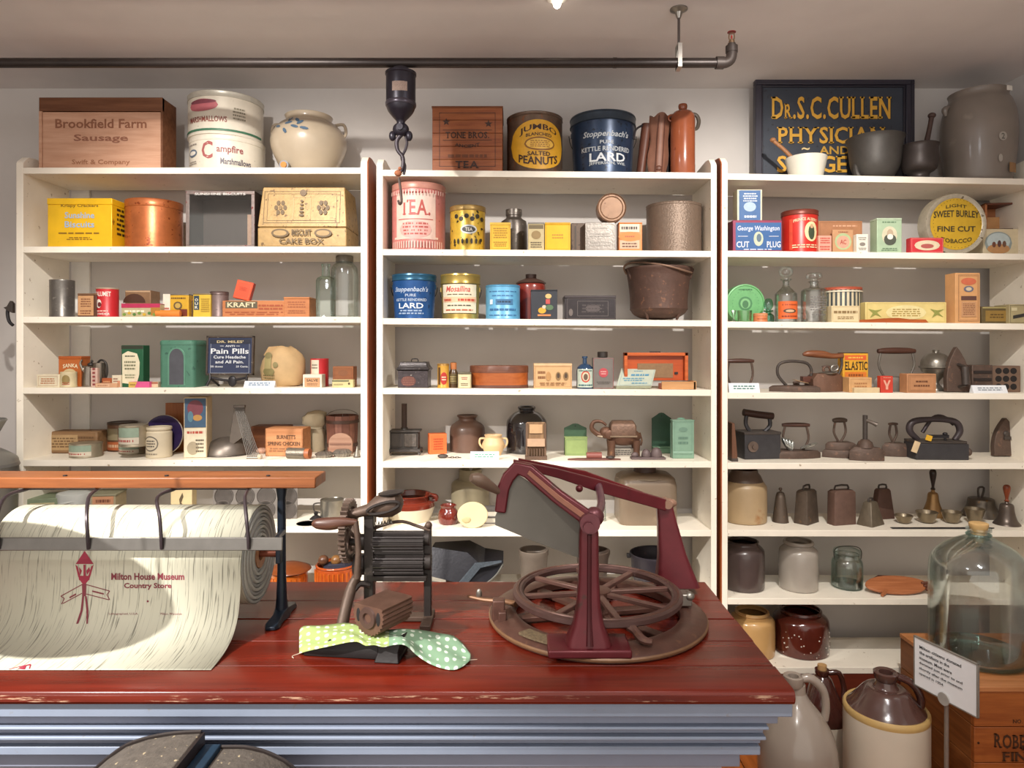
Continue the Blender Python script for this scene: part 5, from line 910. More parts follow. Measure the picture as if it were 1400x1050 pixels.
part('lower_half', lathe(catm([(R * .5, 0), (R * .45, .01), (R * .2, h * .2), (R * .4, h * .32), (R * .85, h * .46), (R * .98, h * .56)], 3), 32), PEW, t); part('rim', lathe([(R * .98, h * .55), (R * 1.08, h * .57), (R * 1.08, h * .6), (R * .98, h * .61)], 32), PEW, t); part('upper_half', lathe(catm([(R * .98, h * .6), (R * .9, h * .75), (R * .6, h * .88), (R * .22, h * .93), (R * .22, h * .99), (0, h)], 3), 32), PEW, t)
def standing_iron(label, r, x0, x1, yt, yb=None, back=.04, handle=True, m=None):
    X, Y, z, w_, h = at('R', r, x0, x1, yt, yb, back, False, .03)
    t = thing('flat_iron', label, 'iron', (X, Y, z), 0, None, -.08)
    b = [(y * w_ / W0, (x + L0 / 2) * h / L0 + .003) for L0, W0 in ((1.0, 1.0),) for x, y in boat(1.0, 1.0, 1)]
    part('sole_plate', prism(b, -.012, .012), m or RUST, t, .002)
    if handle: part('grip', tube([(0, -.05, h * .16), (0, -.05, h * .55)], [.012, .012], 12), IRON(), t); parts('handle_post', pieces(tube([(0, -.01, h * .12), (0, -.05, h * .16)], .006, 8), tube([(0, -.01, h * .62), (0, -.05, h * .55)], .006, 8)), IRON(), t)
    else: part('face_boss', join(ball(-.004, -.014, h * .6, .012, .006, .012), cb(0, -.014, h * .45, .03, .006, .012)), IRON(), t)
    return t
standing_iron('rusty flat iron standing on its heel with the handle facing out', 4, 1296, 1329, 475)
# cast mould with holes
X, Y, z, w_, h = at('R', 4, 1331, 1397, 499, None, .06, False, .06)
t = thing('cast_mould', 'dark cast iron mould box with round holes at the right end', 'mould', (X, Y, z), -.06)
part('side_frame', bx(-w_ / 2, -w_ * .08, -.03, .03, 0, h), RUST, t, .003)
for k in range(3): part('slot_bar', bx(-w_ * .47, -w_ * .12, -.034, -.03, h * (.15 + .27 * k), h * (.25 + .27 * k)), mat('#2e2522', .6, .2), t)
part('hole_plate', bx(-w_ * .08, w_ / 2, -.02, .03, 0, h * .97), mat('#7a6252', .55, .3, .15, 40, .2), t, .002)
for i in range(3):
    for j in range(3): part('round_hole', cyly(w_ * (.06 + .15 * i), -.021, -.019, h * (.2 + .29 * j), .0115, 16), mat('#1c1614', .8), t)
price_card('R', 4, 1331, 1378, 527, 'white card lying below the cast iron mould', None, .003, ink='#8a9298')
# ---- row 5 right
t = thing('wooden_wedge', 'dark wooden wedge standing against the side panel of the right unit', 'wedge', (P(994.5, 0, SY + .08).x + .009, SY + .08, ZC - (633 - HY) / S0)); part('wedge_body', prism([(-.008, 0), (.014, 0), (.002, .14), (-.008, .14)], -.05, .05), wood('#6b4630', '#54331f', .5, 2, 6), t, .001); part('iron_shoe', bx(-.0085, .0145, -.051, .051, 0, .012), IRON(), t)
X, Y, z, w_, h = at('R', 5, 1015, 1067, 563, 628, .02, False, .09)
t = thing('box_iron', 'black rectangular charcoal iron with a raised dark wooden grip', 'iron', (X, Y, z), .12)
part('iron_body', bx(-w_ / 2, w_ / 2, -.045, .045, 0, h * .54), BLKI, t, .003); part('top_lip', bx(-w_ / 2 - .002, w_ / 2 + .002, -.047, .047, h * .52, h * .57), IRON(), t, .001); part('damper_disc', join(cyly(-w_ * .28, -.05, -.044, h * .27, .02), cyly(-w_ * .26, -.056, -.05, h * .27, .008)), mat('#6a5a50', .5, .4, .2), t)
parts('handle_post', pieces(tube([(-w_ * .2, 0, h * .55), (-w_ * .32, 0, h * .72), (-w_ * .3, 0, h * .9)], .008, 8, 3), tube([(w_ * .2, 0, h * .55), (w_ * .36, 0, h * .68), (w_ * .34, 0, h * .86)], .008, 8, 3)), BLKI, t); part('grip', tube([(-w_ * .38, 0, h * .97), (0, 0, h * .92), (w_ * .44, 0, h * .88)], .0135, 12), mat('#3a241c', .35, 0, .15), t)
t = flat_iron('swan_iron', 'iron with silvered wing-shaped shields under a curved handle', 5, 1067, 1128, 0, 580, .22, 1, RUST, GRW, .56, -.05, .008, 628, -.1)
w_, W, h = DIM[t.name]
for k in range(4): part('silver_feather', mv(rot(ball(0, 0, 0, .008, .014, .026), -.5 + .2 * k, 'Y'), -w_ * .3 + .008 * k, -.01, h * (.42 - .03 * k)), mat('#b9bcb8', .2, .85, .1), t)
part('silver_shield', mv(rot(ball(0, 0, 0, .034, .02, .006), -.35, 'Y'), w_ * .22, -.01, h * .36), mat('#b9bcb8', .2, .85, .1), t)
flat_iron('flat_iron', 'small stepped iron with a narrow bent wire handle', 5, 1130, 1178, 0, 573, .2, -1, RUST, mat('#55463c', .35, .3), .34, .02, .009, 627, 0, .05, .08, step=(.8, .2))
X, Y, z, w_, h = at('R', 5, 1173, 1211, 569, 631, .02, False, .07)
t = thing('chimney_iron', 'rusty iron with a tall chimney pipe and side spout', 'iron', (X, Y, z), -.5)
part('sole_plate', sole(w_ * 1.15, .07, h * .3, 1, .7), RUST, t, .002); part('shoulder', mv(lathe([(.03, 0), (.024, .02), (.012, .03)], 20), -.006, 0, h * .28), RUST, t); part('chimney', cyl(-.006, 0, h * .35, h, .0085, 16), IRON(), t); part('side_spout', tube([(-.006, 0, h * .9), (.02, -.01, h * .84), (.034, -.012, h * .8)], [.006, .007, .009], 10, 3), mat('#7a7068', .4, .6), t)
flat_iron('toy_iron', 'little flat iron with a pinched loop handle', 5, 1211, 1244, 0, 579, .4, -1, RUST, RUST, .3, -.02, .005, 625, 0, .05, .06, taper=.75)
X, Y, z, w_, h = at('R', 5, 1254, 1325, 571, 629, .02, False, .09)
t = thing('box_iron', 'large black box iron with thick arched handle and hanging tags', 'iron', (X, Y, z), -.04)
part('iron_body', bx(-w_ / 2, w_ / 2, -.045, .045, 0, h * .38), BLKI, t, .003); part('hinged_top', bx(-w_ / 2, w_ / 2 - .005, -.043, .043, h * .38, h * .44), IRON(), t, .002)
part('arched_handle', tube([(-w_ * .34, 0, h * .44), (-w_ * .5, 0, h * .66), (-w_ * .42, 0, h * .88), (0, 0, h * .93), (w_ * .36, 0, h * .88), (w_ * .46, 0, h * .66), (w_ * .36, 0, h * .44)], [.010, .012, .012, .010, .012, .012, .010], 12, 5), mat('#3f3638', .45, .2, .15), t)
part('back_arch', tube([(-w_ * .2, .02, h * .6), (0, .02, h * .95), (w_ * .2, .02, h * .98), (w_ * .4, .02, h * .8)], .007, 10, 4), mat('#3a3034', .45, .2), t)
part('lid_latch', join(cyl(w_ * .12, -.02, h * .44, h * .58, .004, 10), ball(w_ * .12, -.02, h * .6, .009, .009, .006), cb(0, -.02, h * .5, .07, .01, .012)), DARK(), t)
part('yellow_tag', rot(cb(-w_ * .28, -.05, h * .46, .022, .002, .02), .3, 'Y', (-w_ * .28, 0, h * .5)), mat('#d9a82c', .5), t); tg = part('paper_tag', rot(cb(-w_ * .53, -.052, h * .18, .022, .0015, .042), .35, 'Y', (-w_ * .53, 0, h * .3)), mat('#cfb690', .7), t); part('heel_screw', ball(w_ * .54, -.03, h * .18, .01, .012, .014), RUST, t)
standing_iron('plain rusty iron standing on its heel at the right end of the fifth shelf', 5, 1361, 1398, 573, 625, handle=False)
# ---- row 6 right: bells
BELL = mat('#5e5146', .5, .5, .2, 40, .2, '#7a6048', .3); BRZ = mat('#6b6258', .35, .7, .2, 30, .1, '#8a6a42', .25)
t = pot('stoneware_jar', 'tan stoneware jar with a dark neck at the left of the bell shelf', 'jar', 'R', 6, 989, 1047, 652, [(.92, 0), (.98, .02), (1, .1), (1, .78), (.95, .9), (.83, .985)], mat('#a8906e', .4, 0, .15, 10, .05, '#9a6c42', .3, 8), 719, 0, 3, 40, 0)
w_, _, h = DIM[t.name]; part('dark_neck', lathe([(w_ * .42, h * .975), (w_ * .36, h * 1.12), (w_ * .3, h * 1.2), (w_ * .3, h * 1.26), (w_ * .28, h * 1.27), (w_ * .27, h * 1.2)], 36, False), mat('#5a4a40', .4, 0, .15), t)
def cowbell(label, x0, x1, yt, yb, top=.72, d=.5, rz=.4, m=None, handle=True):
    X, Y, z, w_, h = at('R', 6, x0, x1, yt, yb, .03, True); 
    c = abs(math.cos(rz)) + d * abs(math.sin(rz)); W = w_ / c
    t = thing('cowbell', label, 'bell', (X, Y, z), rz); hb = h * (.86 if handle else 1)
    rr_ = lambda k, zz_: [(p[0] * k, p[1] * k, zz_) for p in rrect(W, W * d, W * .06, 2)]
    part('bell_shell', loft([rr_(1, 0), rr_(.98, hb * .05), rr_(top, hb * .94), rr_(top * .8, hb)]), m or BELL, t)
    parts('side_seam', pieces(*[bx(sx * W * .5 - .001 if sx > 0 else -W * .5 - .001, sx * W * .5 + .001 if sx > 0 else -W * .5 + .001, -.003, .003, 0, .004) for sx in (-1, 1)]), m or BELL, t)
    if handle: part('hanger_loop', tube([(-W * top * .3, 0, hb * .98), (-W * top * .28, 0, hb * 1.12), (W * top * .28, 0, hb * 1.12), (W * top * .3, 0, hb * .98)], .0035, 8, 2), IRON(), t)
    return t
pot('cone_bell', 'slender cone-shaped bell beside the tan stoneware jar', 'bell', 'R', 6, 1056, 1078, 665, [(1, 0), (.95, .05), (.6, .7), (.5, .8), (.4, .86), (.15, .88), (.12, .92), (.22, .95), (.15, 1), (0.02, 1.0)], BELL, 716, 0, 2, 28, 0)
cowbell('tall grey-brown cowbell with a looped top, second bell from the left', 1083, 1122, 659, 719, .8, .6, .7)
cowbell('wide flat reddish-brown cowbell in the middle of the bell shelf', 1131, 1170, 659, 721, .95, .45, .25, mat('#6a5146', .6, .3, .2, 40, .2))
cowbell('small sharply tapered grey cowbell', 1170, 1210, 677, 722, .5, .7, .6, mat('#6b6050', .5, .4, .2, 40, .15))
cowbell('reddish cowbell with a large loop half behind the small tapered one', 1191, 1222, 659, 712, .66, .5, .2, mat('#5e443a', .6, .3, .2, 40, .2))
st_ = thing('bell_strap', 'dark strap lying along the shelf under the row of cup bells', 'strap', tuple(P(1290, 0, SY + .028).xy) + (ZC - (725.2 - HY) / S0,)); part('strap_band', bx(-.19, .17, -.008, .008, 0, .003), DARK(), st_, .001); part('strap_tip', prism([(.168, -.008), (.185, 0), (.168, .008)], 0, .003, 'xy'), DARK(), st_)
for lb, x0, x1, yt in (('smallest brass cup bell, leftmost on the dark strap', 1224, 1247, 702), ('brass cup bell below the dark-handled hand bell', 1253, 1281, 697), ('brass cup bell right of the dark-handled hand bell', 1288, 1314, 697), ('brass cup bell in front of the large bronze bell', 1320, 1345, 693)):
    pot('cup_bell', lb, 'bell', 'R', 6, x0, x1, yt, [(.5, 0), (.62, .06), (.8, .45), (.97, .9), (1.0, 1)], mat('#8a7d68', .3, .75, .2, 30, .05), 717, 0, 3, 28, .002, zoff=.0032)
def handbell(label, x0, x1, yt, ysh, yb, m, hm, sh=(1, .95, .75, .5, .42, .3)):
    X, Y, z, w_, h = at('R', 6, x0, x1, yt, yb, .03, True); R = w_ / 2; hb = h * ysh
    t = thing('hand_bell', label, 'bell', (X, Y, z))
    part('bell_cup', lathe(catm([(R * sh[0], 0), (R * sh[1], hb * .06), (R * sh[2], hb * .25), (R * sh[3], hb * .6), (R * sh[4], hb * .9), (R * sh[5], hb), (.002, hb * 1.02)], 3), 32), m, t)
    part('collar', lathe([(.005, hb), (.008, hb * 1.02), (.006, hb * 1.08), (.008, hb * 1.12), (.004, hb * 1.14)], 18), m, t)
    hl = h - hb
    part('turned_handle', lathe([(max(0, a), b) for a, b in catm([(.006, hb * 1.1), (.009, hb + hl * .15), (.005, hb + hl * .25), (.011, hb + hl * .65), (.0125, hb + hl * .85), (.008, hb + hl * .97), (0, h)], 4)], 20), hm, t)
handbell('hand bell with a long black turned handle behind the cup bells', 1260, 1291, 639, .5, 709, mat('#a07c50', .35, .6, .2, 30), mat('#2e211c', .3, 0, .15))
t = pot('bronze_bell', 'large bronze bell with an iron strap loop', 'bell', 'R', 6, 1316, 1366, 676, [(1, 0), (.97, .04), (.8, .3), (.66, .6), (.62, .9), (.5, .97), (.05, 1.0)], BRZ, 711, 0, 3, 36, 0)
w_, _, h = DIM[t.name]; part('strap_loop', tube([(-.008, 0, h * .98), (-.01, 0, h * 1.5), (.012, 0, h * 1.52), (.004, 0, h * .98)], .004, 8, 3), IRON(), t)
handbell('hand bell with a red-brown wooden handle at the right end', 1360, 1393, 660, .52, 721, mat('#5f544c', .35, .6, .2, 30), wood('#8a4426', '#6e3018', .3, 2, 8), (1, .95, .72, .56, .5, .36))
# ---- row 7 right
pot('dark_jar', 'dark brown glazed stoneware jar on the seventh shelf at the left', 'jar', 'R', 7, 987, 1044, 733, [(.92, 0), (.98, .02), (1, .1), (1, .72), (.94, .84), (.76, .92), (.72, .94), (.72, .98), (.74, 1)], mat('#4a3d3a', .25, 0, .2, 12, .03, '#5f4438', .3, 10, .5, .4), 812, 0, 3, 40, .006)
pot('white_jar', 'glossy grey-white stoneware jar with a brown mouth', 'jar', 'R', 7, 1066, 1117, 734, [(.92, 0), (.98, .02), (1, .08), (1, .72), (.9, .84), (.72, .9), (.7, .92), (.78, .95), (.76, 1)], mat('#a39a8f', .22, 0, .08, 12, .02, None, .5, 60, .5, .4), 812, 0, 3, 40, .008)
t = jar('wire_bail_jar', 'aqua glass canning jar with a glass lid and wire bail', 'R', 7, 1138, 1178, 752, [(.92, 0), (1, .04), (1, .5), (.98, .74), (.88, .84), (.8, .88), (.78, .99)], '#cfe3dc', 809, 0, None)
w_, _, h = DIM[t.name]; R = w_ / 2
part('glass_lid', lathe(catm([(R * .86, h * .98), (R * .88, h * 1.04), (R * .8, h * 1.12), (R * .4, h * 1.17), (0, h * 1.18)], 3), 30), glass('#cfe3dc'), t); part('wire_bail', tube([(-R * .9, -.006, h * .84), (-R * .94, -.006, h * 1.05), (-R * .7, -.006, h * 1.19), (0, -.006, h * 1.23), (R * .7, -.006, h * 1.19), (R * .94, -.006, h * 1.05), (R * .9, -.006, h * .84)], .0018, 6, 4), mat('#5a5a52', .4, .7), t)
part('base_disc', lathe([(R * .9, .002), (R * .94, .008), (R * .9, .02), (0, .02)], 30), glass('#7fb5a8'), t)
Yp = SY + .055; zs = ZC - (818.6 - HY) / S0
t = thing('butter_paddle', 'carved wooden butter paddle with a short handle lying on the seventh shelf', 'paddle', (P(1228, 0, Yp).x, Yp, zs))
pts = [(.115 * math.cos(a) * (1 + .05 * math.sin(2 * a)), .045 * math.sin(a)) for a in [2 * PI * i / 28 for i in range(28)]]
PW_ = wood('#b8744a', '#9a5630', .5, 0, 7)
part('paddle_blade', xf(prism(pts, .012, .02, 'xy'), Matrix.Translation((0, .02, .012)) @ Matrix.Rotation(.45, 4, 'X')), PW_, t, .002); part('paddle_handle', tube([(-.05, -.01, .012), (-.08, -.04, .008)], [.008, .006], 8), PW_, t); part('carved_end', join(*[ball(.1 + .008 * (k % 3), -.012 + .014 * (k // 3), .02 + .006 * (k // 3), .007) for k in range(9)]), wood('#6e3c24', '#54291a', .5, 0, 9), t)
part('back_rest', xf(prism([(-.08, 0), (.09, 0), (.06, .02), (-.04, .024)], 0, .006), Matrix.Translation((0, .06, .022))), wood('#5a3426', '#45241a', .5, 0, 7), t); part('prop', cb(.0, .05, 0, .02, .02, .022), PW_, t)
# ---- row 8 right
pot('tan_jar', 'glossy tan stoneware jar partly hidden by the counter corner', 'jar', 'R', 8, 998, 1058, 826, [(.9, 0), (.97, .02), (1, .1), (1, .7), (.93, .84), (.74, .9), (.7, .92), (.76, .95), (.74, 1)], mat('#b8905c', .25, 0, .1, 12, .02, '#a07848', .2, 10, .5, .35), 905, 0, 3, 40, .007)
t = pot('brown_jar', 'dark brown glazed jar with white speckles on the bottom shelf', 'jar', 'R', 8, 1058, 1131, 822, [(.9, 0), (.97, .02), (1, .08), (1, .66), (.94, .82), (.78, .9), (.72, .92), (.76, .95), (.74, 1)], mat('#4f1f16', .15, 0, .25, 14, .02, '#2e1310', .4, 8, .5, .7), 904, 0, 3, 44, .008)
w_, _, h = DIM[t.name]; R = w_ / 2; rr = random.Random(5)
for k in range(30):
    a = rr.uniform(-2.6, -.5); zz_ = h * rr.uniform(.06, .6); s = rr.uniform(.0012, .0034)
    part('glaze_fleck', ball(R * 1.0 * math.cos(a), R * 1.0 * math.sin(a), zz_, s, s, s, 8, 5), mat('#c9bdb0', .4), t)
# ================================================================ row 5 left
carton('tool_box', 'long tan box with faded print at the left of the fifth shelf', 'box', 'L', 5, 57, 133, 590, wood('#8f6e4c', '#785736', .6, 0, 5), .08, None, .155, [('r', -.1, .5, .5, .7, '#a88a62'), ('l', -.1, .5, .44, .5, 4, '#6e5234'), ('l', .3, .5, .3, .6, 4, '#6a4c30')], bev=.006)
TT = mat('#a89c86', .35, .6, .15, 40, .03)
def tuna(label, x0, x1, yt, yb=None, zoff=0, band='#8fa08c', back=.04):
    return can('fish_tin', label, 'tin', 'L', 5, x0, x1, yt, TT, None, yb, back, [('r', -.06, .68, .95, .44, band), ('r', -.06, .3, .95, .3, '#cfc4b0'), ('l', -.1, .3, .7, .2, 1, '#a8504a')], zoff=zoff)
tuna('low round fish tin with green band standing alone at the shelf front', 98, 138, 603, 627)
can('big_tin', 'dark brown round tin behind the stacked fish tins', 'tin', 'L', 5, 149, 186, 575, mat('#6b4a34', .4, .3, .2, 40, .03), (.08, mat('#4a3a30', .4, .4), .0008), 618, 0, [('r', -.15, .6, .5, .4, '#8f8264'), ('r', -.1, .2, .6, .28, '#b5643c'), ('l', -.1, .2, .5, .2, 1, '#d9b08c')])
t1 = tuna('lower of two stacked fish tins beside the white pot', 165, 201, 602, 622)
X, Y, z, w_, h = at('L', 5, 165, 201, 602, 622, .04, True)
t2 = tuna('upper of two stacked fish tins beside the white pot', 165, 201, 579, 622, h + .0004)
t = pot('white_pot', 'small white ceramic pot with a black printed oval', 'pot', 'L', 5, 201, 234, 582, [(.94, 0), (1, .03), (1, .1), (1, .76), (.97, .84), (.92, .87), (.95, .9), (1, .93), (.98, 1)], mat('#d3c5aa', .3, 0, .06, 30, 0, None, .5, 60, .5, .3), 627, 0, 2, 36, .004)
w_, _, h = DIM[t.name]; R = w_ / 2; decals(t, w_, h, around(lambda z: R), [('o', -.12, .48, .66, .5, '#6a6258'), ('o', -.12, .48, .58, .42, '#cfc2a8'), ('l', -.12, .48, .44, .26, 3, '#5a5248'), ('l', -.12, .14, .6, .08, 1, '#8a7f70')], True)
Y0 = SY + .13; R = 27 / F * Y0; zs = ZC - (629 - HY) / S0
t = thing('blue_plate', 'dark violet-blue round plate with a ring standing on edge behind the white pot', 'plate', (P(223, 0, Y0).x, Y0, zs), 0, None, -.1)
stand = lambda g: ([(p[0], p[2], p[1] + R) for p in g[0]], [tuple(reversed(f)) for f in g[1]])
part('plate_disc', stand(lathe([(0, 0), (R * .5, 0), (R * .6, -.004), (R * .97, -.008), (R, -.006), (R, 0), (R * .6, .004), (0, .004)], 44)), mat('#35294f', .25, .1, .15), t); part('rim_line', stand(lathe([(R * .985, -.0085), (R * 1.005, -.008), (R * 1.005, -.002)], 44, False)), mat('#b9ab98', .4), t); part('centre_knob', stand(lathe([(R * .34, -.001), (R * .34, -.006), (R * .26, -.006), (R * .26, -.001)], 30, False)), mat('#5f5f86', .3, .3), t); part('centre_face', stand(lathe([(0, -.003), (R * .28, -.003)], 24)), mat('#a8805a', .5), t)
carton('orange_board', 'plain orange-brown wooden board standing behind the blue plate', 'board', 'L', 5, 226, 262, 551, wood('#a8642e', '#8e4c1e', .5, 2, 5), .02, None, .2)
t = carton('picture_packet', 'packet with dark blue and red picture above a white label', 'packet', 'L', 5, 250, 280, 543, mat('#cdb994', .6), .07, 626, 0, [('r', 0, .74, .92, .48, '#3f5a74'), ('o', .0, .82, .7, .26, '#7a3f48'), ('o', .1, .66, .4, .1, '#b98a4a'), ('o', -.2, .68, .24, .18, '#5a8090'), ('r', 0, .25, .94, .48, '#ddd0b4'), ('l', 0, .42, .8, .08, 1, '#b04a3a'), ('o', -.1, .16, .5, .22, '#a89a80'), ('l', .2, .2, .4, .24, 4, '#6a604e')], rz=.15)
# scoop and slicer
X, Y, z, w_, h = at('L', 5, 276, 342, 594, 626, .02, True); R = w_ / 2
t = thing('tin_scoop', 'grey domed metal scoop lying face down beside the wire slicer', 'scoop', (X, Y, z))
GM = mat('#6f665e', .4, .6, .15, 30, .05)
rg = [[(R * (a * math.cos(q)) + sx, R * .9 * a * math.sin(q), zz_) for q in [2 * PI * k / 36 for k in range(36)]] for a, zz_, sx in ((1, 0, 0), (.99, .006, 0), (.92, h * .4, .004), (.74, h * .75, .01), (.45, h * .95, .016), (.1, h, .02))]
part('dome', loft(rg), GM, t); part('rolled_rim', tube([(R * math.cos(q), R * .9 * math.sin(q), .003) for q in [2 * PI * k / 36 for k in range(36)]], .003, 8, 0, True), mat('#544c46', .4, .6), t)
c = P(322, 556, SY + .09); c2 = P(347, 622, SY + .03)
t = thing('wire_slicer', 'upright grey slicer with a fan of parallel wires', 'slicer', (c2.x, c2.y, zs))
tp = c - t.location
part('back_plate', prism([(tp.x - .005, tp.z), (tp.x + .035, tp.z), (tp.x + .03, tp.z * .4), (tp.x - .022, .035), (tp.x - .022, .07)], tp.y, tp.y + .006), GM, t, .001)
part('top_bar', bx(tp.x - .006, tp.x + .036, tp.y - .006, tp.y + .008, tp.z - .004, tp.z + .006), GM, t, .001)
for k in range(8): part('wire', tube([(tp.x - .002 + .0042 * k, tp.y - .004, tp.z - .002), (-.022 + .0065 * k, .0, .004)], .0013, 6), mat('#6f6a64', .55, .4), t)
part('bottom_bar', tube([(-.026, 0, .004), (.028, 0, .004)], .004, 8), GM, t); part('ball_foot', ball(.024, -.006, .009, .009), mat('#b8a890', .5), t)
carton('dark_box', 'dark brown wooden box half hidden behind the spice crate', 'box', 'L', 5, 343, 392, 583, wood('#7a4726', '#623418', .5, 0, 5), .08, 614, 0)
t = carton('cheese_crate', 'small wooden crate with black stencilled lettering on the fifth shelf', 'crate', 'L', 5, 363, 415, 586, wood('#c4885a', '#ae7144', .55, 0, 5), .09, 624, 0, [('f', 0, .5, .97, .97, .0008, '#8a5430'), ('t', 'BURNETT\'S', .06, .7, .5, .15, '#5a3a24'), ('t', 'SPRING CHICKEN', 0, .46, .86, .14, '#5a3a24'), ('l', 0, .24, .8, .16, 2, '#8a5c3a')], rz=-.05)
X, Y, z, w_, h = at('L', 5, 348, 364, 611, 621, .05, False, .03)
t = thing('pastry_tool', 'small pinkish wooden pastry tool lying before the dark box', 'tool', (X, Y, z)); part('tool_head', ball(0, 0, .0115, w_ / 2, .015, .0115), mat('#b58a74', .6), t); part('tool_shank', tube([(.01, -.005, .006), (.05, -.02, .004)], .003, 6), IRON(), t)
# cloth bag
X, Y, z, w_, h = at('L', 5, 415, 446, 560, 619, .06, True)
t = thing('cloth_bag', 'pale gathered cloth bag standing beside the wooden bucket', 'bag', (X, Y, z))
rg = [[(w_ * a * math.cos(q) * (1 + .12 * math.sin(5 * q + zz_ * 60)) + sx, w_ * a * .8 * math.sin(q) * (1 + .1 * math.sin(4 * q)), zz_ * h) for q in [2 * PI * k / 30 for k in range(30)]] for a, zz_, sx in ((.4, 0, 0), (.46, .06, 0), (.46, .4, 0), (.42, .52, .002), (.3, .58, .002), (.48, .68, -.002), (.52, .82, 0), (.4, .95, .006), (.14, 1.0, .01))]
part('cloth', loft(rg), mat('#b0a287', .85, 0, .1, 30, .2), t, sharp=60); part('tie', tube([(w_ * .33 * math.cos(q), w_ * .28 * math.sin(q), h * .575) for q in [2 * PI * k / 20 for k in range(20)]], .003, 6, 0, True), mat('#c9bda2', .8), t)
# wooden bucket
X, Y, z, w_, h = at('L', 5, 446, 490, 566, 620, .05, True); R = w_ / 2
t = thing('wooden_bucket', 'brown stave bucket with hoops at the right end of the fifth shelf', 'bucket', (X, Y, z))
BKT = [wood('#7d5040', '#653c2d', .6, 2, 6), wood('#6e4436', '#583226', .6, 2, 6)]
n = 14
for k in range(n):
    a0 = 2 * PI * k / n + .01; a1 = 2 * PI * (k + 1) / n - .01
    V = [];  
    for zz_, rr_ in ((0, R * .9), (h, R)):
        V += [(rr_ * math.cos(a0), rr_ * math.sin(a0), zz_), (rr_ * math.cos(a1), rr_ * math.sin(a1), zz_), ((rr_ - .007) * math.cos(a1), (rr_ - .007) * math.sin(a1), zz_), ((rr_ - .007) * math.cos(a0), (rr_ - .007) * math.sin(a0), zz_)]
    part('stave', (V, bx(0, 1, 0, 1, 0, 1)[1]), BKT[k % 2], t)
for f in (.2, .84): part('hoop', lathe([(R * (.9 + .1 * f) + .0003, f * h - .006), (R * (.9 + .1 * f) + .002, f * h - .006), (R * (.9 + .1 * f) + .002, f * h + .006), (R * (.9 + .1 * f) + .0003, f * h + .006)], 36, False), mat('#4a342a', .5, .3), t)
part('bottom_disc', cyl(0, 0, .004, .012, R * .88), BKT[1], t); part('wire_bail', bail(R, h * .95, -h * .2, .6), STEEL(), t)
t = thing('butter_mould', 'round-topped pinkish wooden butter mould in front of the bucket', 'mould', (P(466, 0, Y - R - .012).x, Y - R - .012, z)); part('mould_face', prism([(-.045, 0), (.045, 0)] + [(.045 * math.cos(a), .045 + .035 * math.sin(a)) for a in [PI * i / 14 for i in range(15)]], -.006, .006), wood('#a07a64', '#8a634e', .6, 0, 6), t, .001); part('grip_ridge', bx(-.04, .04, -.009, -.005, .036, .042), wood('#8a634e', '#755040', .6, 0, 6), t)
# small moulds
X, Y, z, w_, h = at('L', 5, 391, 423, 613, 628, .01, False, .03)
t = thing('nutmeg_grater', 'small grey tin cylinder with a wooden end lying at the shelf front', 'grater', (X, Y, z), -.15); part('grater_tube', cylx(-w_ / 2, w_ * .3, 0, h / 2, h / 2, 22), mat('#7d7468', .4, .6, .15, 90, .3), t); part('wooden_plug', cylx(w_ * .3, w_ / 2, 0, h / 2, h * .46, 20), wood('#a8623a', '#8e4c28', .5, 0, 8), t)
for lb, x0, x1, yt, yb in (('fluted tin tart mould left of the other tart mould', 431, 456, 616, 627), ('fluted tin tart mould near the right end of the fifth shelf', 455, 481, 613, 626)):
    X, Y, z, w_, h = at('L', 5, x0, x1, yt, yb, .02, True)
    t = thing('tart_mould', lb, 'mould', (X, Y, z)); rg = [[(w_ / 2 * a * (1 + .06 * math.cos(16 * q)) * math.cos(q), w_ / 2 * a * (1 + .06 * math.cos(16 * q)) * math.sin(q), zz_ * h) for q in [2 * PI * k / 64 for k in range(64)]] for a, zz_ in ((.7, 0), (.94, .55), (.96, .6), (.62, 1), (.1, .98))]
    part('fluted_shell', loft(rg), mat('#8f8880', .3, .75, .15), t); part('mould_rim', lathe([(w_ * .48, h * .5), (w_ * .51, h * .54), (w_ * .48, h * .6)], 36, False), STEEL(), t)
X, Y, z, w_, h = at('L', 5, 482, 492, 610, 626, .03, False, .03); t = thing('tin_funnel', 'small dark tin funnel tucked against the right side panel', 'funnel', (X, Y, z)); part('cone', lathe([(.013, 0), (.013, .004), (.004, .03), (.003, .04)], 20), STEEL(), t); part('rim', lathe([(.013, 0), (.0145, .002), (.013, .004)], 20, False), IRON(), t)
# ================================================================ row 5 middle
X, Y, z, w_, h = at('M', 5, 530, 575, 553, 623, .02, False, .06)
t = thing('toy_stove', 'black cast iron toy stove with a tall stovepipe', 'toy', (X, Y, z)); ST = mat('#45403d', .5, .4, .2, 50, .2)
hb = h * .46
part('stove_body', bx(-w_ * .42, w_ * .42, -.026, .03, h * .12, hb), ST, t, .002); part('stove_top', bx(-w_ * .48, w_ * .48, -.034, .034, hb, hb + .006), ST, t, .001); part('hearth', bx(-w_ / 2, w_ / 2, -.04, .034, h * .08, h * .13), ST, t, .001)
for sx in (-1, 1):
    for sy in (-1, 1): part('leg', tube([(sx * w_ * .42, sy * .028, h * .1), (sx * w_ * .48, sy * .034, .004)], [.005, .004], 8), ST, t)
part('oven_door', bx(.0, w_ * .38, -.03, -.026, h * .17, hb - .006), mat('#57504b', .45, .5, .3, 90, .4), t, .002); part('fire_door', bx(-w_ * .4, -w_ * .06, -.029, -.026, h * .17, hb - .006), ST, t, .002); part('stovepipe', cyl(-.006, .012, hb + .006, h, .0105, 18), mat('#4f3f38', .55, .3), t); part('pipe_collar', mv(lathe([(.015, hb + .005), (.012, hb + .014)], 18), -.006, .012), ST, t)
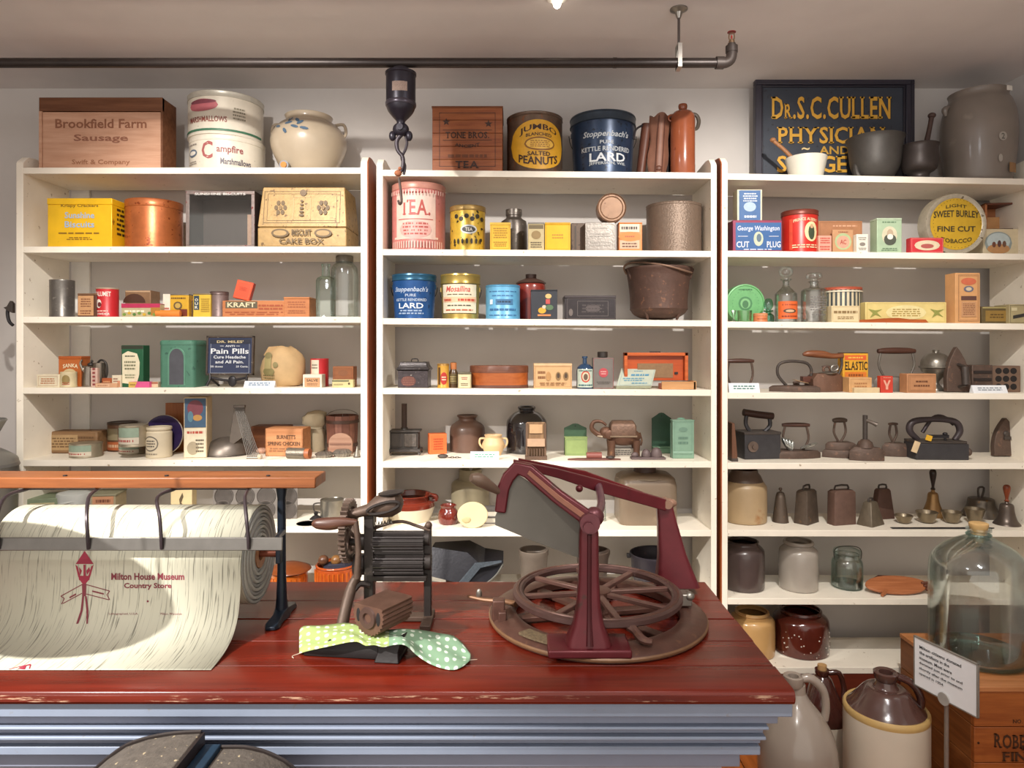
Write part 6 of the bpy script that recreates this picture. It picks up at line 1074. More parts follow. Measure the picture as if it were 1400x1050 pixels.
carton('orange_box', 'small bright orange cardboard box beside the toy stove', 'box', 'M', 5, 585, 609, 593, mat('#c9612c', .55, 0, .12), .04, 621, 0, [('f', .0, .5, .9, .9, .0008, '#e08a4a'), ('l', 0, .5, .6, .6, 5, '#a8401a')], rz=.3)
X, Y, z, w_, h = at('M', 5, 596, 614, 618, 627, .02, False, .02)
t = thing('iron_bit', 'small dark oval iron piece with a chain at the shelf front', 'hardware', (X, Y, z)); part('oval_piece', ball(0, 0, .008, .02, .011, .008), IRON(), t)
for k in range(5): part('chain_link', xf(([(p[0], p[1], p[2]) for p in tube([(.006 * math.cos(q), .003 * math.sin(q), 0) for q in [2 * PI * i / 10 for i in range(10)]], .0012, 5, 0, True)[0]], tube([(.006 * math.cos(q), .003 * math.sin(q), 0) for q in [2 * PI * i / 10 for i in range(10)]], .0012, 5, 0, True)[1]), Matrix.Translation((.026 + .009 * k, .002 * (k % 2), .003)) @ Matrix.Rotation(PI / 2 * (k % 2) * .6, 4, 'X')), IRON(), t)
pot('brown_jar', 'dull brown stoneware jar with a narrow flared neck, middle unit', 'jar', 'M', 5, 615, 663, 566, [(.94, 0), (.98, .03), (1, .2), (1, .55), (.93, .7), (.7, .8), (.5, .86), (.5, .92), (.58, .97), (.6, 1)], mat('#5f463a', .4, 0, .15, 15, .04, '#775a4a', .25, 12, .5, .15), 620, 0, 3, 40, .006)
t = pot('two_handled_pot', 'small tan pot with two ring handles', 'pot', 'M', 5, 659, 690, 593, [(.6, 0), (.72, .04), (.98, .42), (.96, .6), (.74, .84), (.74, .9), (.8, 1)], mat('#cfae82', .45, 0, .08, 30), 624, 0, 3, 36, .004)
w_, _, h = DIM[t.name]
for sx in (-1, 1): part('ring_handle', tube([(sx * w_ * .37, 0, h * .82), (sx * w_ * .58, 0, h * .8), (sx * w_ * .6, 0, h * .55), (sx * w_ * .46, 0, h * .34)], .004, 8, 4), mat('#cfae82', .45, 0, .08, 30), t)
price_card('M', 5, 643, 682, 618, 'white card with green writing in front of the two-handled pot', 629, ink='#3f8a6a')
pot('black_jar', 'shiny black glazed jar with a narrow rolled neck', 'jar', 'M', 5, 692, 748, 554, [(.92, 0), (.98, .03), (1, .2), (1, .58), (.93, .72), (.66, .85), (.42, .9), (.4, .93), (.44, .97), (.42, 1)], mat('#1e191c', .12, 0, .2, 14, 0, None, .5, 60, .6, .8), 622, 0, 3, 44, .006)
# toy washboard register
X, Y, z, w_, h = at('M', 5, 718, 748, 578, 629, .01, False, .03)
t = thing('washboard_toy', 'small wooden matchbox stand with slotted panels in front of the black jar', 'holder', (X, Y, z)); MW = wood('#8f7050', '#775a3e', .5, 2, 7)
part('back_board', bx(-w_ * .42, w_ * .42, .004, .014, 0, h), MW, t, .001)
for sx in (-1, 1): part('side_post', bx(sx * w_ * .42 - .004, sx * w_ * .42 + .004, -.002, .016, 0, h * .98), wood('#6e5440', '#5a4130', .5, 2, 7), t, .001)
part('upper_panel', bx(-w_ * .3, w_ * .3, -.001, .004, h * .7, h * .94), mat('#c09a72', .6), t, .001); part('middle_tray', prism([(-.012, h * .36), (.004, h * .36), (.004, h * .56), (-.004, h * .56)], -w_ * .4, w_ * .4, 'yz'), mat('#a8876a', .6), t); part('base_tray', bx(-w_ * .5, w_ * .5, -.016, .016, 0, h * .1), wood('#5f4838', '#4c3628', .5, 0, 7), t, .001)
for k in range(6): part('slat', bx(-w_ * .36 + w_ * .125 * k, -w_ * .31 + w_ * .125 * k, -.006, .004, h * .1, h * .3), wood('#5f4838', '#4c3628', .5, 2, 7), t)
def match_holder(label, x0, x1, yt, yb, c1, c2, pocket=.5, deep=.03, back=.05, emb=False, rz=0):
    X, Y, z, w_, h = at('M', 5, x0, x1, yt, yb, back, False, deep)
    t = thing('match_holder', label, 'holder', (X, Y, z), rz); m1 = mat(c1, .45, .15, .15); m2 = mat(c2, .45, .15, .12)
    ar = [(-w_ / 2, 0), (w_ / 2, 0), (w_ / 2, h * .86), (w_ * .28, h * .93), (w_ * .12, h * .99), (0, h), (-w_ * .12, h * .99), (-w_ * .28, h * .93), (-w_ / 2, h * .86)]
    part('back_plate', prism(ar, deep / 2 - .003, deep / 2), m1, t, .0008)
    if pocket: part('pocket', bx(-w_ * .48, w_ * .5, -deep / 2, deep / 2 - .003, 0, h * pocket), m2, t, .002); part('pocket_lip', bx(-w_ * .5, w_ * .52, -deep / 2 - .002, deep / 2 - .003, h * pocket, h * pocket + .004), m2, t, .001)
    part('nail_hole', cyly(0, deep / 2 - .0035, deep / 2 - .0028, h * .92, .0028, 12), mat('#2a2e26', .6), t)
    if emb: decals(t, w_, h, front(-deep / 2), [('f', 0, .5, .8, .8, .0008, '#5f7f6e'), ('o', 0, .72, .4, .12, '#6a8a78'), ('l', 0, .45, .5, .24, 2, '#5f7f6e'), ('r', 0, .16, .9, .04, '#8fb09c')])
    else: decals(t, w_, h * max(pocket, .1), front(-deep / 2), [('f', 0, .5, .88, .84, .0008, c1)]) if pocket else None
    return t
match_holder('pale green wall match holder with an open pocket', 772, 803, 580, 623, '#3f5a44', '#8fa266', .56, .03, 0)
X, Y, z, w_, h = at('M', 5, 776, 850, 618, 630, .01, False, .03)
t = thing('sausage_stuffer', 'reddish-brown hand tool lying at the shelf front before the elephant', 'tool', (X, Y, z)); part('tool_blade', prism([(-w_ / 2, -.004), (-w_ * .2, -.014), (w_ * .1, -.012), (w_ / 2, -.002), (w_ * .3, .012), (-w_ * .3, .012)], 0, .007, 'xy'), mat('#6e463e', .55, .2, .15), t, .002); part('tool_barrel', cylx(-w_ * .14, w_ * .14, .004, .016, .0125, 18), mat('#8a4f46', .5, .1, .12), t); part('tool_ring', tube([(w_ * .3 + .012 * math.cos(q), .01 * math.sin(q), .011) for q in [2 * PI * i / 16 for i in range(16)]], .004, 8, 0, True), IRON(), t)
# elephant
X, Y, z, w_, h = at('M', 5, 809, 880, 576, 626, .02, False, .07)
t = thing('iron_elephant', 'cast iron elephant with raised trunk carrying a box saddle', 'figurine', (X, Y, z)); EL = mat('#6b4c3c', .5, .4, .2, 40, .2, '#8a6448', .3)
b0 = h * .34
body = join(ball(w_ * .14, 0, h * .55, w_ * .34, .03, h * .25, 24, 14))
part('body', body, EL, t); part('head', join(ball(-w_ * .2, 0, h * .66, w_ * .13, .022, h * .17, 18, 10)), EL, t)
part('trunk', tube([(-w_ * .26, 0, h * .6), (-w_ * .36, 0, h * .62), (-w_ * .48, -.002, h * .78), (-w_ * .44, -.004, h * .96), (-w_ * .3, -.006, h * .97), (-w_ * .2, -.006, h * .87)], [.012, .0105, .009, .0075, .006, .0045], 10, 5), EL, t)
for sy in (-1, 1):
    part('ear', mv(ball(0, 0, 0, w_ * .09, .004, h * .13), -w_ * .15, sy * .026, h * .63), EL, t); part('tusk', tube([(-w_ * .28, sy * .012, h * .56), (-w_ * .38, sy * .016, h * .58)], [.004, .002], 6), mat('#b8a890', .5), t)
    for xx in (-w_ * .1, w_ * .38): part('leg', tube([(xx, sy * .017, h * .46), (xx, sy * .018, h * .2), (xx, sy * .018, .002)], [.016, .012, .013], 10, 3), EL, t)
part('saddle_box', loft([[(p[0] + w_ * .12, p[1], zz_) for p in rrect(W, D, .006, 3)] for W, D, zz_ in ((w_ * .5, .062, h * .6), (w_ * .5, .06, h * .86), (w_ * .46, .05, h * .93), (w_ * .4, .03, h * 1.0))]), mat('#6e5444', .45, .4, .3, 90, .3), t); part('saddle_fringe', bx(-w_ * .14, w_ * .38, -.033, .033, h * .56, h * .6), mat('#8f7a64', .45, .4, .2), t); part('tail', tube([(w_ * .46, 0, h * .66), (w_ * .5, 0, h * .45), (w_ * .48, 0, h * .3)], .003, 6, 3), EL, t)
t = carton('matchbook_pile', 'small pale booklet lying under the iron elephant', 'booklet', 'M', 5, 838, 866, 613, mat('#9a9286', .6), .03, 624, 0, [('l', 0, .5, .8, .7, 3, '#4f4a46')])
X, Y, z, w_, h = at('M', 5, 864, 911, 610, 629, .01, False, .05)
t = thing('metal_clamp', 'dull purple-grey cast metal piece with two humps', 'hardware', (X, Y, z)); PG = mat('#6a5b5a', .55, .35, .15, 40, .15)
part('flat_plate', bx(-w_ / 2, w_ / 2, -.02, .02, 0, .008), PG, t, .002); part('hump', ball(-w_ * .05, 0, .014, .018, .016, .024), PG, t); part('hump', ball(w_ * .25, 0, .014, .022, .017, .03), PG, t); part('tail_lug', mv(ball(0, 0, 0, .014, .01, .012), -w_ * .38, 0, .014), PG, t)
match_holder('dark green arched match holder plate beside the mint box', 893, 920, 565, 620, '#2c4a38', '#5f7f66', .14, .03, 0, False)
match_holder('mint green embossed tin match box at the right of the shelf', 919, 949, 572, 627, '#6f9480', '#7fa08a', .93, .035, 0, True)
# ================================================================ row 6 left (behind the paper roll)
carton('green_box', 'low greenish cardboard box behind the paper roll', 'box', 'L', 6, 34, 72, 682, mat('#7f8a6e', .6, 0, .12), .12, None, .03, [('r', 0, .72, .8, .24, '#c2b48c'), ('l', 0, .72, .6, .16, 1, '#6a5a3c')], rz=.2)
X, Y, z, w_, h = at('L', 6, 79, 126, 668, None, .02, True)
t = thing('cloth_bundle', 'pale grey folded cloth bundle between two boxes behind the paper roll', 'cloth', (X, Y, z))
part('folded_cloth', loft([[(w_ / 2 * a * math.cos(q) * (1 + .03 * math.sin(7 * q + zz_ * 40)), w_ * .42 * a * math.sin(q) * (1 + .03 * math.sin(5 * q)), zz_ * h) for q in [2 * PI * k / 36 for k in range(36)]] for a, zz_ in ((.85, 0), (.9, .3), (.88, .38), (.97, .55), (.94, .63), (1.0, .8), (.95, .95), (.6, 1))]), mat('#bfc0ba', .8, 0, .06, 30, .1), t, sharp=60); part('fold_edge', tube([(w_ * .46 * math.cos(q), -w_ * .4 * math.sin(q), h * (.7 + .06 * math.sin(2 * q))) for q in [PI * (k + 1) / 14 for k in range(13)]], .003, 6), mat('#cfd0c8', .8), t)
carton('pink_box', 'small box with pinkish label right of the cloth bundle', 'box', 'L', 6, 122, 154, 676, mat('#a89878', .6, 0, .12), .1, None, .03, [('r', 0, .78, .84, .3, '#c9906a'), ('l', 0, .78, .6, .2, 1, '#7a4a34')], (.06, mat('#8f8a70', .6), .002), rz=.15)
carton('recipe_box', 'cream box with a dark sketch behind the paper roll', 'box', 'L', 6, 233, 261, 669, mat('#d3bd90', .6, 0, .08), .05, None, .06, [('g', [(-.1, .7), (.05, .9), (.1, .78), (.0, .6), (.1, .5), (-.05, .45)], '#5a4a34'), ('l', .1, .4, .4, .2, 2, '#8a744e')], rz=.1)
# muffin tin standing
X, Y, z, w_, h = at('L', 6, 287, 404, 668, None, .1, False, .03)
t = thing('muffin_tin', 'dark metal muffin tin with round cups leaning upright behind the roll', 'tin', (X, Y, z), 0, None, -.12); MT = mat('#857e78', .35, .6, .2, 30, .05)
part('tin_sheet', bx(-w_ / 2, w_ / 2, 0, .004, .002, h), MT, t, .001)
for j in range(2):
    for i in range(4):
        g = lathe([(.032, 0), (.034, -.003), (.036, -.003), (.036, 0)], 28, False); cxx = -w_ * .37 + w_ * .25 * i; czz = h * (.28 + .44 * j)
        part('cup_ring', ([(p[0] + cxx, p[2], p[1] + czz) for p in g[0]], g[1]), mat('#6a635e', .35, .6), t); part('cup_floor', cyly(cxx, -.0012, .001, czz, .031, 24), mat('#4f4843', .45, .5, .2), t)
t = pot('tin_cup', 'plain grey tin cup with a wire handle near the crimping machine', 'cup', 'L', 6, 438, 470, 680, [(.97, 0), (1, .02), (.98, .96), (1, 1)], mat('#8a857c', .3, .75, .15), 711, 0, 0, 32, .002)
w_, _, h = DIM[t.name]; part('wire_handle', tube([(-w_ * .49, 0, h * .8), (-w_ * .78, 0, h * .72), (-w_ * .76, 0, h * .35), (-w_ * .49, 0, h * .25)], .0028, 6, 4), IRON(), t)
X, Y, z, w_, h = at('L', 6, 424, 440, 700, 712, .05, True); t = thing('pot_lid_knob', 'small black knob lid left of the tin cup', 'lid', (X, Y, z)); part('lid_dome', lathe([(w_ / 2, 0), (w_ * .5, .004), (w_ * .3, .012), (.006, .016), (.009, .026), (0, .03)], 24), DARK(), t); part('lid_rim', lathe([(w_ * .5, 0), (w_ * .54, .002), (w_ * .5, .004)], 24, False), IRON(), t)
X, Y, z, w_, h = at('L', 6, 406, 437, 713, 723, .01, True); t = thing('jar_lid', 'flat grey metal jar lid at the shelf edge left of the crank handle', 'lid', (X, Y, z)); part('lid_disc', lathe([(w_ / 2, 0), (w_ / 2 + .001, .002), (w_ / 2, h * .9), (w_ * .44, h), (w_ * .4, h * .8), (0, h * .8)], 30), mat('#77726c', .4, .6), t); part('bead', lathe([(w_ / 2, h * .4), (w_ / 2 + .002, h * .5), (w_ / 2, h * .6)], 30, False), mat('#5f5a55', .4, .6), t)
# ================================================================ row 6 middle
t = pot('bean_pot', 'cream stoneware jar with a shiny red-brown upper half', 'jar', 'M', 6, 527, 594, 686, [(.78, 0), (.82, .04), (.94, .6), (1, 1)], mat('#cfc4ab', .35, 0, .06, 14, .02), 719, 0, 3, 44, 0)
w_, _, h = DIM[t.name]; R = w_ / 2; GZ = mat('#6e2a1c', .15, 0, .2, 14, 0, '#4a1a14', .3, 10, .5, .7)
part('glazed_top', lathe([(R, h), (R * 1.01, h * 1.05), (R * 1.0, h * 1.3), (R * .9, h * 1.42), (R * .8, h * 1.46), (R * .82, h * 1.7), (R * .9, h * 1.84), (R * .86, h * 1.88), (R * .8, h * 1.84), (R * .74, h * 1.5)], 44, False), GZ, t)
for sx in (-1, 1): part('lug_handle', tube([(sx * R * .82, 0, h * 1.78), (sx * R * 1.05, 0, h * 1.7), (sx * R * 1.06, 0, h * 1.45), (sx * R * .9, 0, h * 1.4)], .009, 10, 4), GZ, t)
pot('small_crock', 'little glossy red-brown pot right of the cream and brown jar', 'pot', 'M', 6, 599, 627, 688, [(.8, 0), (.9, .05), (1, .3), (.95, .6), (.75, .8), (.72, .88), (.8, 1)], mat('#6a261c', .15, 0, .15, 20, 0, '#8a5a4a', .15, 12, .5, .7), 719, 0, 3, 36, .004)
pot('grey_bottle', 'tall greenish-grey stoneware bottle behind the cream disc', 'bottle', 'M', 6, 617, 669, 638, [(.95, 0), (1, .03), (1, .55), (.96, .68), (.72, .76), (.6, .78), (.6, .97), (.62, 1)], mat('#948a72', .4, 0, .12, 12, .03), 706, 0, 3, 40, .006)
Y0 = SY + .03; R = 21 / F * Y0; zs = ZC - (725 - HY) / S0
t = thing('cream_disc', 'round cream wooden lid standing on edge before the grey bottle', 'lid', (P(646, 0, Y0).x, Y0, zs), 0, None, -.12)
part('disc_face', ([(p[0], p[2], p[1] * .84 + R * .84) for p in lathe([(0, -.004), (R * .96, -.004), (R, -.002), (R, .006), (0, .006)], 40)[0]], [tuple(reversed(f)) for f in lathe([(0, -.004), (R * .96, -.004), (R, -.002), (R, .006), (0, .006)], 40)[1]]), mat('#d0bf94', .5, 0, .08, 20), t); part('notch', ball(-R * .4, -.006, R * .55, .016, .002, .012), mat('#b8a67a', .5), t)
for k, lb in enumerate(('lower small white-edged book right of the cream disc', 'upper small white-edged book right of the cream disc')):
    X, Y, z, w_, h = at('M', 6, 662, 690, 709, 716, .05, False, .09); t = thing('small_book', lb, 'book', (X, Y, z + k * .0245), .1 * k); part('cover', join(bx(-w_ / 2, w_ / 2, -.045, .045, 0, .003), bx(-w_ / 2, w_ / 2, -.045, .045, .021, .024), bx(w_ / 2 - .003, w_ / 2, -.045, .045, 0, .024)), mat('#5f5a58', .6), t); part('pages', bx(-w_ / 2 + .002, w_ / 2 - .004, -.043, .043, .003, .021), mat('#d6d0c2', .7), t)
# big square jar at right
X, Y, z, w_, h = at('M', 6, 848, 928, 652, 719, .02, False, .18)
t = thing('square_jug', 'big grey-brown squared stoneware jar with a dark collar at the right of the middle unit', 'jar', (X, Y, z)); SJ = mat('#7d6c5a', .35, 0, .12, 10, .04, '#8d7c68', .3, 8)
q4 = lambda k, zz_, r: [(p[0], p[1], zz_) for p in rrect(w_ * k, .18 * k, r, 5)]
part('jar_body', loft([q4(.97, 0, .03), q4(1, .006, .03), q4(1, h * .8, .035), q4(.96, h * .92, .04), q4(.84, h * .99, .05), q4(.5, h * 1.03, .04)]), SJ, t); part('dark_collar', lathe([(w_ * .2, h * 1.0), (w_ * .19, h * 1.16), (w_ * .18, h * 1.3), (w_ * .16, h * 1.3), (w_ * .16, h * 1.0)], 36, False), mat('#4f3a32', .45, 0, .15), t); part('shoulder_wire', tube([(w_ * .5 * math.cos(q), -.092 * math.sin(q) - .0, h * (.9 + .03 * math.sin(q))) for q in [PI * (k) / 12 for k in range(13)]], .0022, 6), mat('#a89a88', .3, .7), t)
jar('salt_shaker', 'small faceted clear glass shaker beside the red cutter hinge', 'M', 6, 819, 829, 686, [(.9, 0), (1, .05), (.85, .6), (.7, 1)], '#dfe5e2', 713, 0, STEEL(), (.92, 1.08, .74), th=.0015)
# ================================================================ row 7 left / middle (just above the counter)
t = pot('orange_basket', 'bright orange ceramic jar with a wide brown lid behind the roll stand', 'jar', 'L', 7, 371, 420, 775, [(.9, 0), (1, .05), (1, .9), (1.02, 1)], mat('#c4651f', .25, 0, .15, 40, .3, None, .5, 60, .5, .4), None, .02, 2, 36, 0)
w_, _, h = DIM[t.name]; R = w_ / 2; part('brown_lid', lathe([(R * 1.0, h), (R * 1.2, h * 1.12), (R * 1.15, h * 1.2), (R * .6, h * 1.44), (0, h * 1.48)], 36), mat('#7d3f1c', .3, 0, .15), t)
for k in range(12):
    a = PI + PI * (k + .5) / 12; part('moulded_rib', tube([(R * .97 * math.cos(a), R * .97 * math.sin(a), h * .04), (R * 1.005 * math.cos(a), R * 1.005 * math.sin(a), h * .5), (R * 1.01 * math.cos(a), R * 1.01 * math.sin(a), h * .8)], .0025, 6), mat('#b5571a', .25, 0, .15), t)
t = pot('orange_crock', 'orange-brown ribbed ceramic crock holding wooden balls', 'crock', 'L', 7, 432, 487, 764, [(.9, 0), (.97, .04), (1, .3), (1, .84), (.96, .9), (1.0, .96), (.98, 1)], mat('#a8491a', .2, 0, .25, 60, .3, '#7a2c10', .4, 40, .5, .5), None, .02, 2, 36, .006)
w_, _, h = DIM[t.name]; R = w_ / 2; lo = t.location
for k in range(14):
    a = PI + PI * (k + .5) / 14; part('moulded_rib', tube([(R * .99 * math.cos(a), R * .99 * math.sin(a), h * .06), (R * 1.01 * math.cos(a), R * 1.01 * math.sin(a), h * .8)], .003, 6), mat('#bf5f22', .2, 0, .2), t)
for lb, dx, m in (('dark wooden ball resting on the rim of the orange crock', -.045, wood('#6b4630', '#4f3020', .35, 0, 9)), ('lighter wooden ball beside the dark one on the orange crock', .002, wood('#8a6238', '#704a26', .35, 0, 9))):
    tt = thing('wooden_ball', lb, 'ball', (lo.x + dx, lo.y - .01, lo.z + h - .004)); part('ball', ball(0, 0, .019, .0195), m, tt); part('peg', cyl(0, 0, -.002, .004, .005, 10), m, tt)
tt = thing('blue_cloth', 'dark blue-black cloth stuffed in the mouth of the orange crock', 'cloth', (lo.x, lo.y, lo.z + h - .02)); part('cloth_heap', ball(.012, 0, .01, R * .78, R * .78, .016, 20, 8), mat('#201f2e', .8, 0, .2, 40, .3), tt); part('cloth_fold', tube([(-.02, -.03, .02), (.01, -.036, .024), (.04, -.028, .02)], .005, 6, 3), mat('#2a2938', .8), tt)
zs7 = ZC - (817 - HY) / S0
t = thing('coal_scoop', 'black metal coal scoop with a speckled lip behind the counter', 'scoop', (P(640, 0, SY + .08).x, SY + .09, zs7))
a_ = P(592, 753, SY + .09) - t.location; e_ = P(688, 765, SY + .06) - t.location
part('scoop_shell', loft([[(a_.x, -.07, .07), (a_.x, .07, .07), (a_.x, .07, .155), (a_.x, -.03, .165)], [(0.0, -.09, .045), (0, .08, .05), (0, .08, .16), (0, -.05, .15)], [(.06, -.085, .035), (.06, .08, .05), (.06, .08, .13), (.06, -.06, .1)], [(e_.x, -.05, .1), (e_.x, .06, .1), (e_.x, .06, .125), (e_.x, -.05, .12)]]), mat('#1f1e24', .35, .4, .2, 40, .1), t); part('speckled_lip', loft([[(-.03, -.1, .05), (.0, -.1, .05), (.0, -.095, .055), (-.03, -.095, .055)], [(.03, -.1, .12), (.05, -.1, .11), (.05, -.09, .115), (.03, -.09, .125)], [(.11, -.07, .11), (.125, -.07, .12), (.125, -.06, .125), (.11, -.06, .115)]]), mat('#4a5158', .6, .2, .3, 120, .3), t); parts('scoop_foot', pieces(cb(-.05, 0, 0, .06, .08, .07), cb(.05, 0, 0, .04, .08, .05)), IRON(), t); part('rim_wire', tube([(a_.x, -.09, .06), (-.02, -.105, .045), (.04, -.105, .04), (.1, -.09, .075), (e_.x, -.055, .11)], .003, 6, 4), mat('#8a8880', .4, .6), t)
pot('flower_pot', 'grey-brown tapered pot standing below the cutter blade', 'pot', 'M', 7, 709, 750, 747, [(.74, 0), (.78, .03), (.95, .85), (1, .9), (1, 1)], mat('#6f6358', .5, 0, .15, 20, .1), None, .03, 0, 36, .006)
pot('iron_pot', 'dark pot half hidden behind the red cutter post', 'pot', 'M', 7, 786, 834, 747, [(.6, 0), (.7, .05), (.85, .5), (.9, .8), (1, .94), (1, 1)], mat('#57483f', .5, .2, .2, 20, .15), None, .03, 0, 36, .006)
t = pot('black_kettle', 'black iron kettle with side ears behind the cheese cutter', 'kettle', 'M', 7, 861, 934, 748, [(.7, 0), (.8, .05), (.92, .5), (.94, .85), (1, .95), (1, 1)], mat('#38333a', .45, .35, .2, 30, .15), None, .02, 0, 40, .006)
w_, _, h = DIM[t.name]
for sx in (-1, 1): part('side_ear', join(cb(sx * w_ * .52, 0, h * .86, .014, .02, .016)), DARK(), t, .003)
# left of the units
t = thing('wall_hook', 'dark iron wall hook peeking out at the left side of the shelving', 'hook', (P(20, 0, SY + .05).x - .008, SY + .05, P(0, 428, SY + .05).z))
part('hook_arm', tube([(.004, 0, .02), (-.012, 0, .022), (-.018, 0, 0), (-.012, 0, -.03), (.002, 0, -.045)], .006, 8, 4), DARK(), t); part('hook_plate', prism([(.005, .035), (-.004, .045), (-.016, .024), (-.028, .02), (-.014, .008), (.005, 0)], -.008, .008), IRON(), t, .001)
Yw = 2.38; wx = P(-37, 0, Yw).x
t = thing('wash_tub', 'grey galvanised tub with a flared funnel top at the left edge of the photo', 'tub', (wx, Yw, 0))
zl = lambda y: P(0, y, Yw).z; GV = mat('#8d8b86', .4, .5, .12, 20, .05)
part('flared_top', lathe([(.05, zl(612)), (.094, zl(577)), (.097, zl(576)), (.094, zl(574)), (.05, zl(608))], 36, False), GV, t); part('shoulder', lathe(catm([(.06, zl(612)), (.09, zl(618)), (.125, zl(628)), (.13, zl(636))], 4)[::-1], 36, False), GV, t); part('tub_wall', lathe([(.12, zl(800)), (.13, zl(640)), (.134, zl(638)), (.13, zl(634))], 36), mat('#7d7b78', .4, .5, .12, 20, .05), t); part('stand_leg', cyl(0, 0, 0, zl(800), .05, 20), wood('#6b4630', '#54331f', .5, 2, 6), t)
# ================================================================ paper roll stand on the counter
BI = mat('#1f2733', .35, .4, .15, 30, .06); RY = 1.74; RZ = .919; RR = .12; RX0, RX1 = -1.227, -.632
def paper_mat():
    M = bpy.data.materials.new('printed_paper'); M.use_nodes = True; nt = M.node_tree; b = nt.nodes['Principled BSDF']; L = nt.links
    b.inputs['Roughness'].default_value = .7
    uv = nt.nodes.new('ShaderNodeUVMap'); mp = nt.nodes.new('ShaderNodeMapping'); mp.inputs['Scale'].default_value = (300, 11, 1); mp.inputs['Rotation'].default_value = (0, 0, .04)
    n = nt.nodes.new('ShaderNodeTexNoise'); n.inputs['Scale'].default_value = 1.0; n.inputs['Detail'].default_value = 3; n.inputs['Distortion'].default_value = .6
    rp = nt.nodes.new('ShaderNodeValToRGB'); e = rp.color_ramp.elements; e[0].position = .32; e[1].position = .44
    e[0].color = (*lin('#7f7d70'), 1); e[1].color = (*lin('#c9c7b4'), 1)
    L.new(uv.outputs[0], mp.inputs[0]); L.new(mp.outputs[0], n.inputs['Vector']); L.new(n.outputs['Fac'], rp.inputs[0]); L.new(rp.outputs[0], b.inputs['Base Color'])
    return M
PAPER = paper_mat()
path = [(RY + RR * math.sin(a) * -1, RZ + RR * math.cos(a)) for a in [-.9 + .12 * i for i in range(21)]]
path = [p for p in path if not (p[1] < RZ - .001)]
path += catm([(1.62, .919), (1.617, .87), (1.605, .82), (1.578, .785), (1.54, .767), (1.497, .7595), (1.4585, .7572)], 5)
SL = [0]
for a, b in zip(path, path[1:]): SL.append(SL[-1] + math.hypot(b[0] - a[0], b[1] - a[1]))
st = thing('paper_dispenser', 'iron and wood paper-roll cutter stand on the counter, left side', 'paper cutter', (-.95, 1.74, CT)); so = st.location
def sheet(x0, x1, pth, sl, off=0, nx=2):
    V = []; Fc = []; U = []
    for i, (y, z) in enumerate(pth):
        for k in range(nx): x = x0 + (x1 - x0) * k / (nx - 1); V.append((x, y, z)); U.append((x, sl[i]))
    for i in range(len(pth) - 1):
        for k in range(nx - 1): a = i * nx + k; Fc.append((a, a + 1, a + nx + 1, a + nx))
    return V, Fc, U
def uvpart(name, V, Fc, U, m, parent, off):
    o = part(name, ([(v[0] - off.x, v[1] - off.y, v[2] - off.z) for v in V], Fc), m, parent, sharp=80); uvl = o.data.uv_layers.new(name='uv')
    for l in o.data.loops: uvl.data[l.index].uv = U[l.vertex_index]
    return o
pr_ = thing('paper_roll', 'big roll of cream streaked wrapping paper printed in red, pulled down onto the counter', 'paper roll', (-.93, RY, RZ)); po = pr_.location
n = 48; V = []; Fc = []; U = []
for i in range(n + 1):
    a = 2 * PI * i / n
    for x in (RX0, RX1): V.append((x, RY + (RR - .0012) * math.sin(a), RZ + (RR - .0012) * math.cos(a))); U.append((x, a * RR))
for i in range(n): Fc.append((2 * i, 2 * i + 1, 2 * i + 3, 2 * i + 2))
uvpart('rolled_paper', V, Fc, U, PAPER, pr_, po)
V, Fc, U = sheet(RX0, RX1, path, SL); so_ = uvpart('pulled_sheet', V, Fc, U, PAPER, pr_, po)
md = so_.modifiers.new('thickness', 'SOLIDIFY'); md.thickness = .0006; md.offset = -1
for k in range(9):
    r0 = .034 + (RR - .036) * k / 9; r1 = .034 + (RR - .036) * (k + 1) / 9
    for xe, sg in ((RX1, 1), (RX0, -1)):
        g = lathe([(r0 + .001, .0), (r0 + .002, .0022 * (1 + k % 2)), (r1 - .002, .0022 * (1 + k % 2)), (r1, .0)], 48, False)
        part('paper_layer', ([(xe - po.x + sg * p[2], p[1], p[0]) for p in g[0]], [f if sg < 0 else tuple(reversed(f)) for f in g[1]]), mat('#a9aaa4' if k % 2 else '#8f918e', .8, 0, .1, 200), pr_)
part('wooden_core', ([(p[2], p[0], p[1]) for p in lathe([(.034, RX0 - po.x - .004), (.034, RX1 - po.x + .004), (.016, RX1 - po.x + .004), (.016, RX0 - po.x - .004)], 30, False)[0]], lathe([(.034, 0), (.034, 1), (.016, 1), (.016, 0)], 30, False)[1]), wood('#a87a58', '#8f6242', .6, 0, 6), pr_)
# red print: pixel shapes laid on the sheet
def onsheet(px, py, o=.0012):
    best = None
    for i in range(len(path) - 1):
        ya = HY + (ZC - path[i][1]) / path[i][0] * F; yb = HY + (ZC - path[i + 1][1]) / path[i + 1][0] * F
        if i > 6 and min(ya, yb) - 1e-6 <= py <= max(ya, yb) + 1e-6 and yb != ya:
            t_ = (py - ya) / (yb - ya); Y = path[i][0] + (path[i + 1][0] - path[i][0]) * t_; Z = path[i][1] + (path[i + 1][1] - path[i][1]) * t_
            dy, dz = path[i + 1][0] - path[i][0], path[i + 1][1] - path[i][1]; l = math.hypot(dy, dz); best = (Y + dz / l * o, Z - dy / l * o); 
    if best is None: best = path[-1]
    return ((px - CX) / F * best[0] - po.x, best[0] - po.y, best[1] - po.z)
INK = mat('#9a2840', .6, 0, .06); INK2 = mat('#7d2f3c', .6, 0, .06)
def pxpoly(name, polys, m, o=.0012):
    V = []; Fc = []
    for p in polys: b = len(V); V += [onsheet(x, y, o) for x, y in p]; Fc.append(tuple(range(b, b + len(p))))
    part(name, (V, Fc), m, pr_)
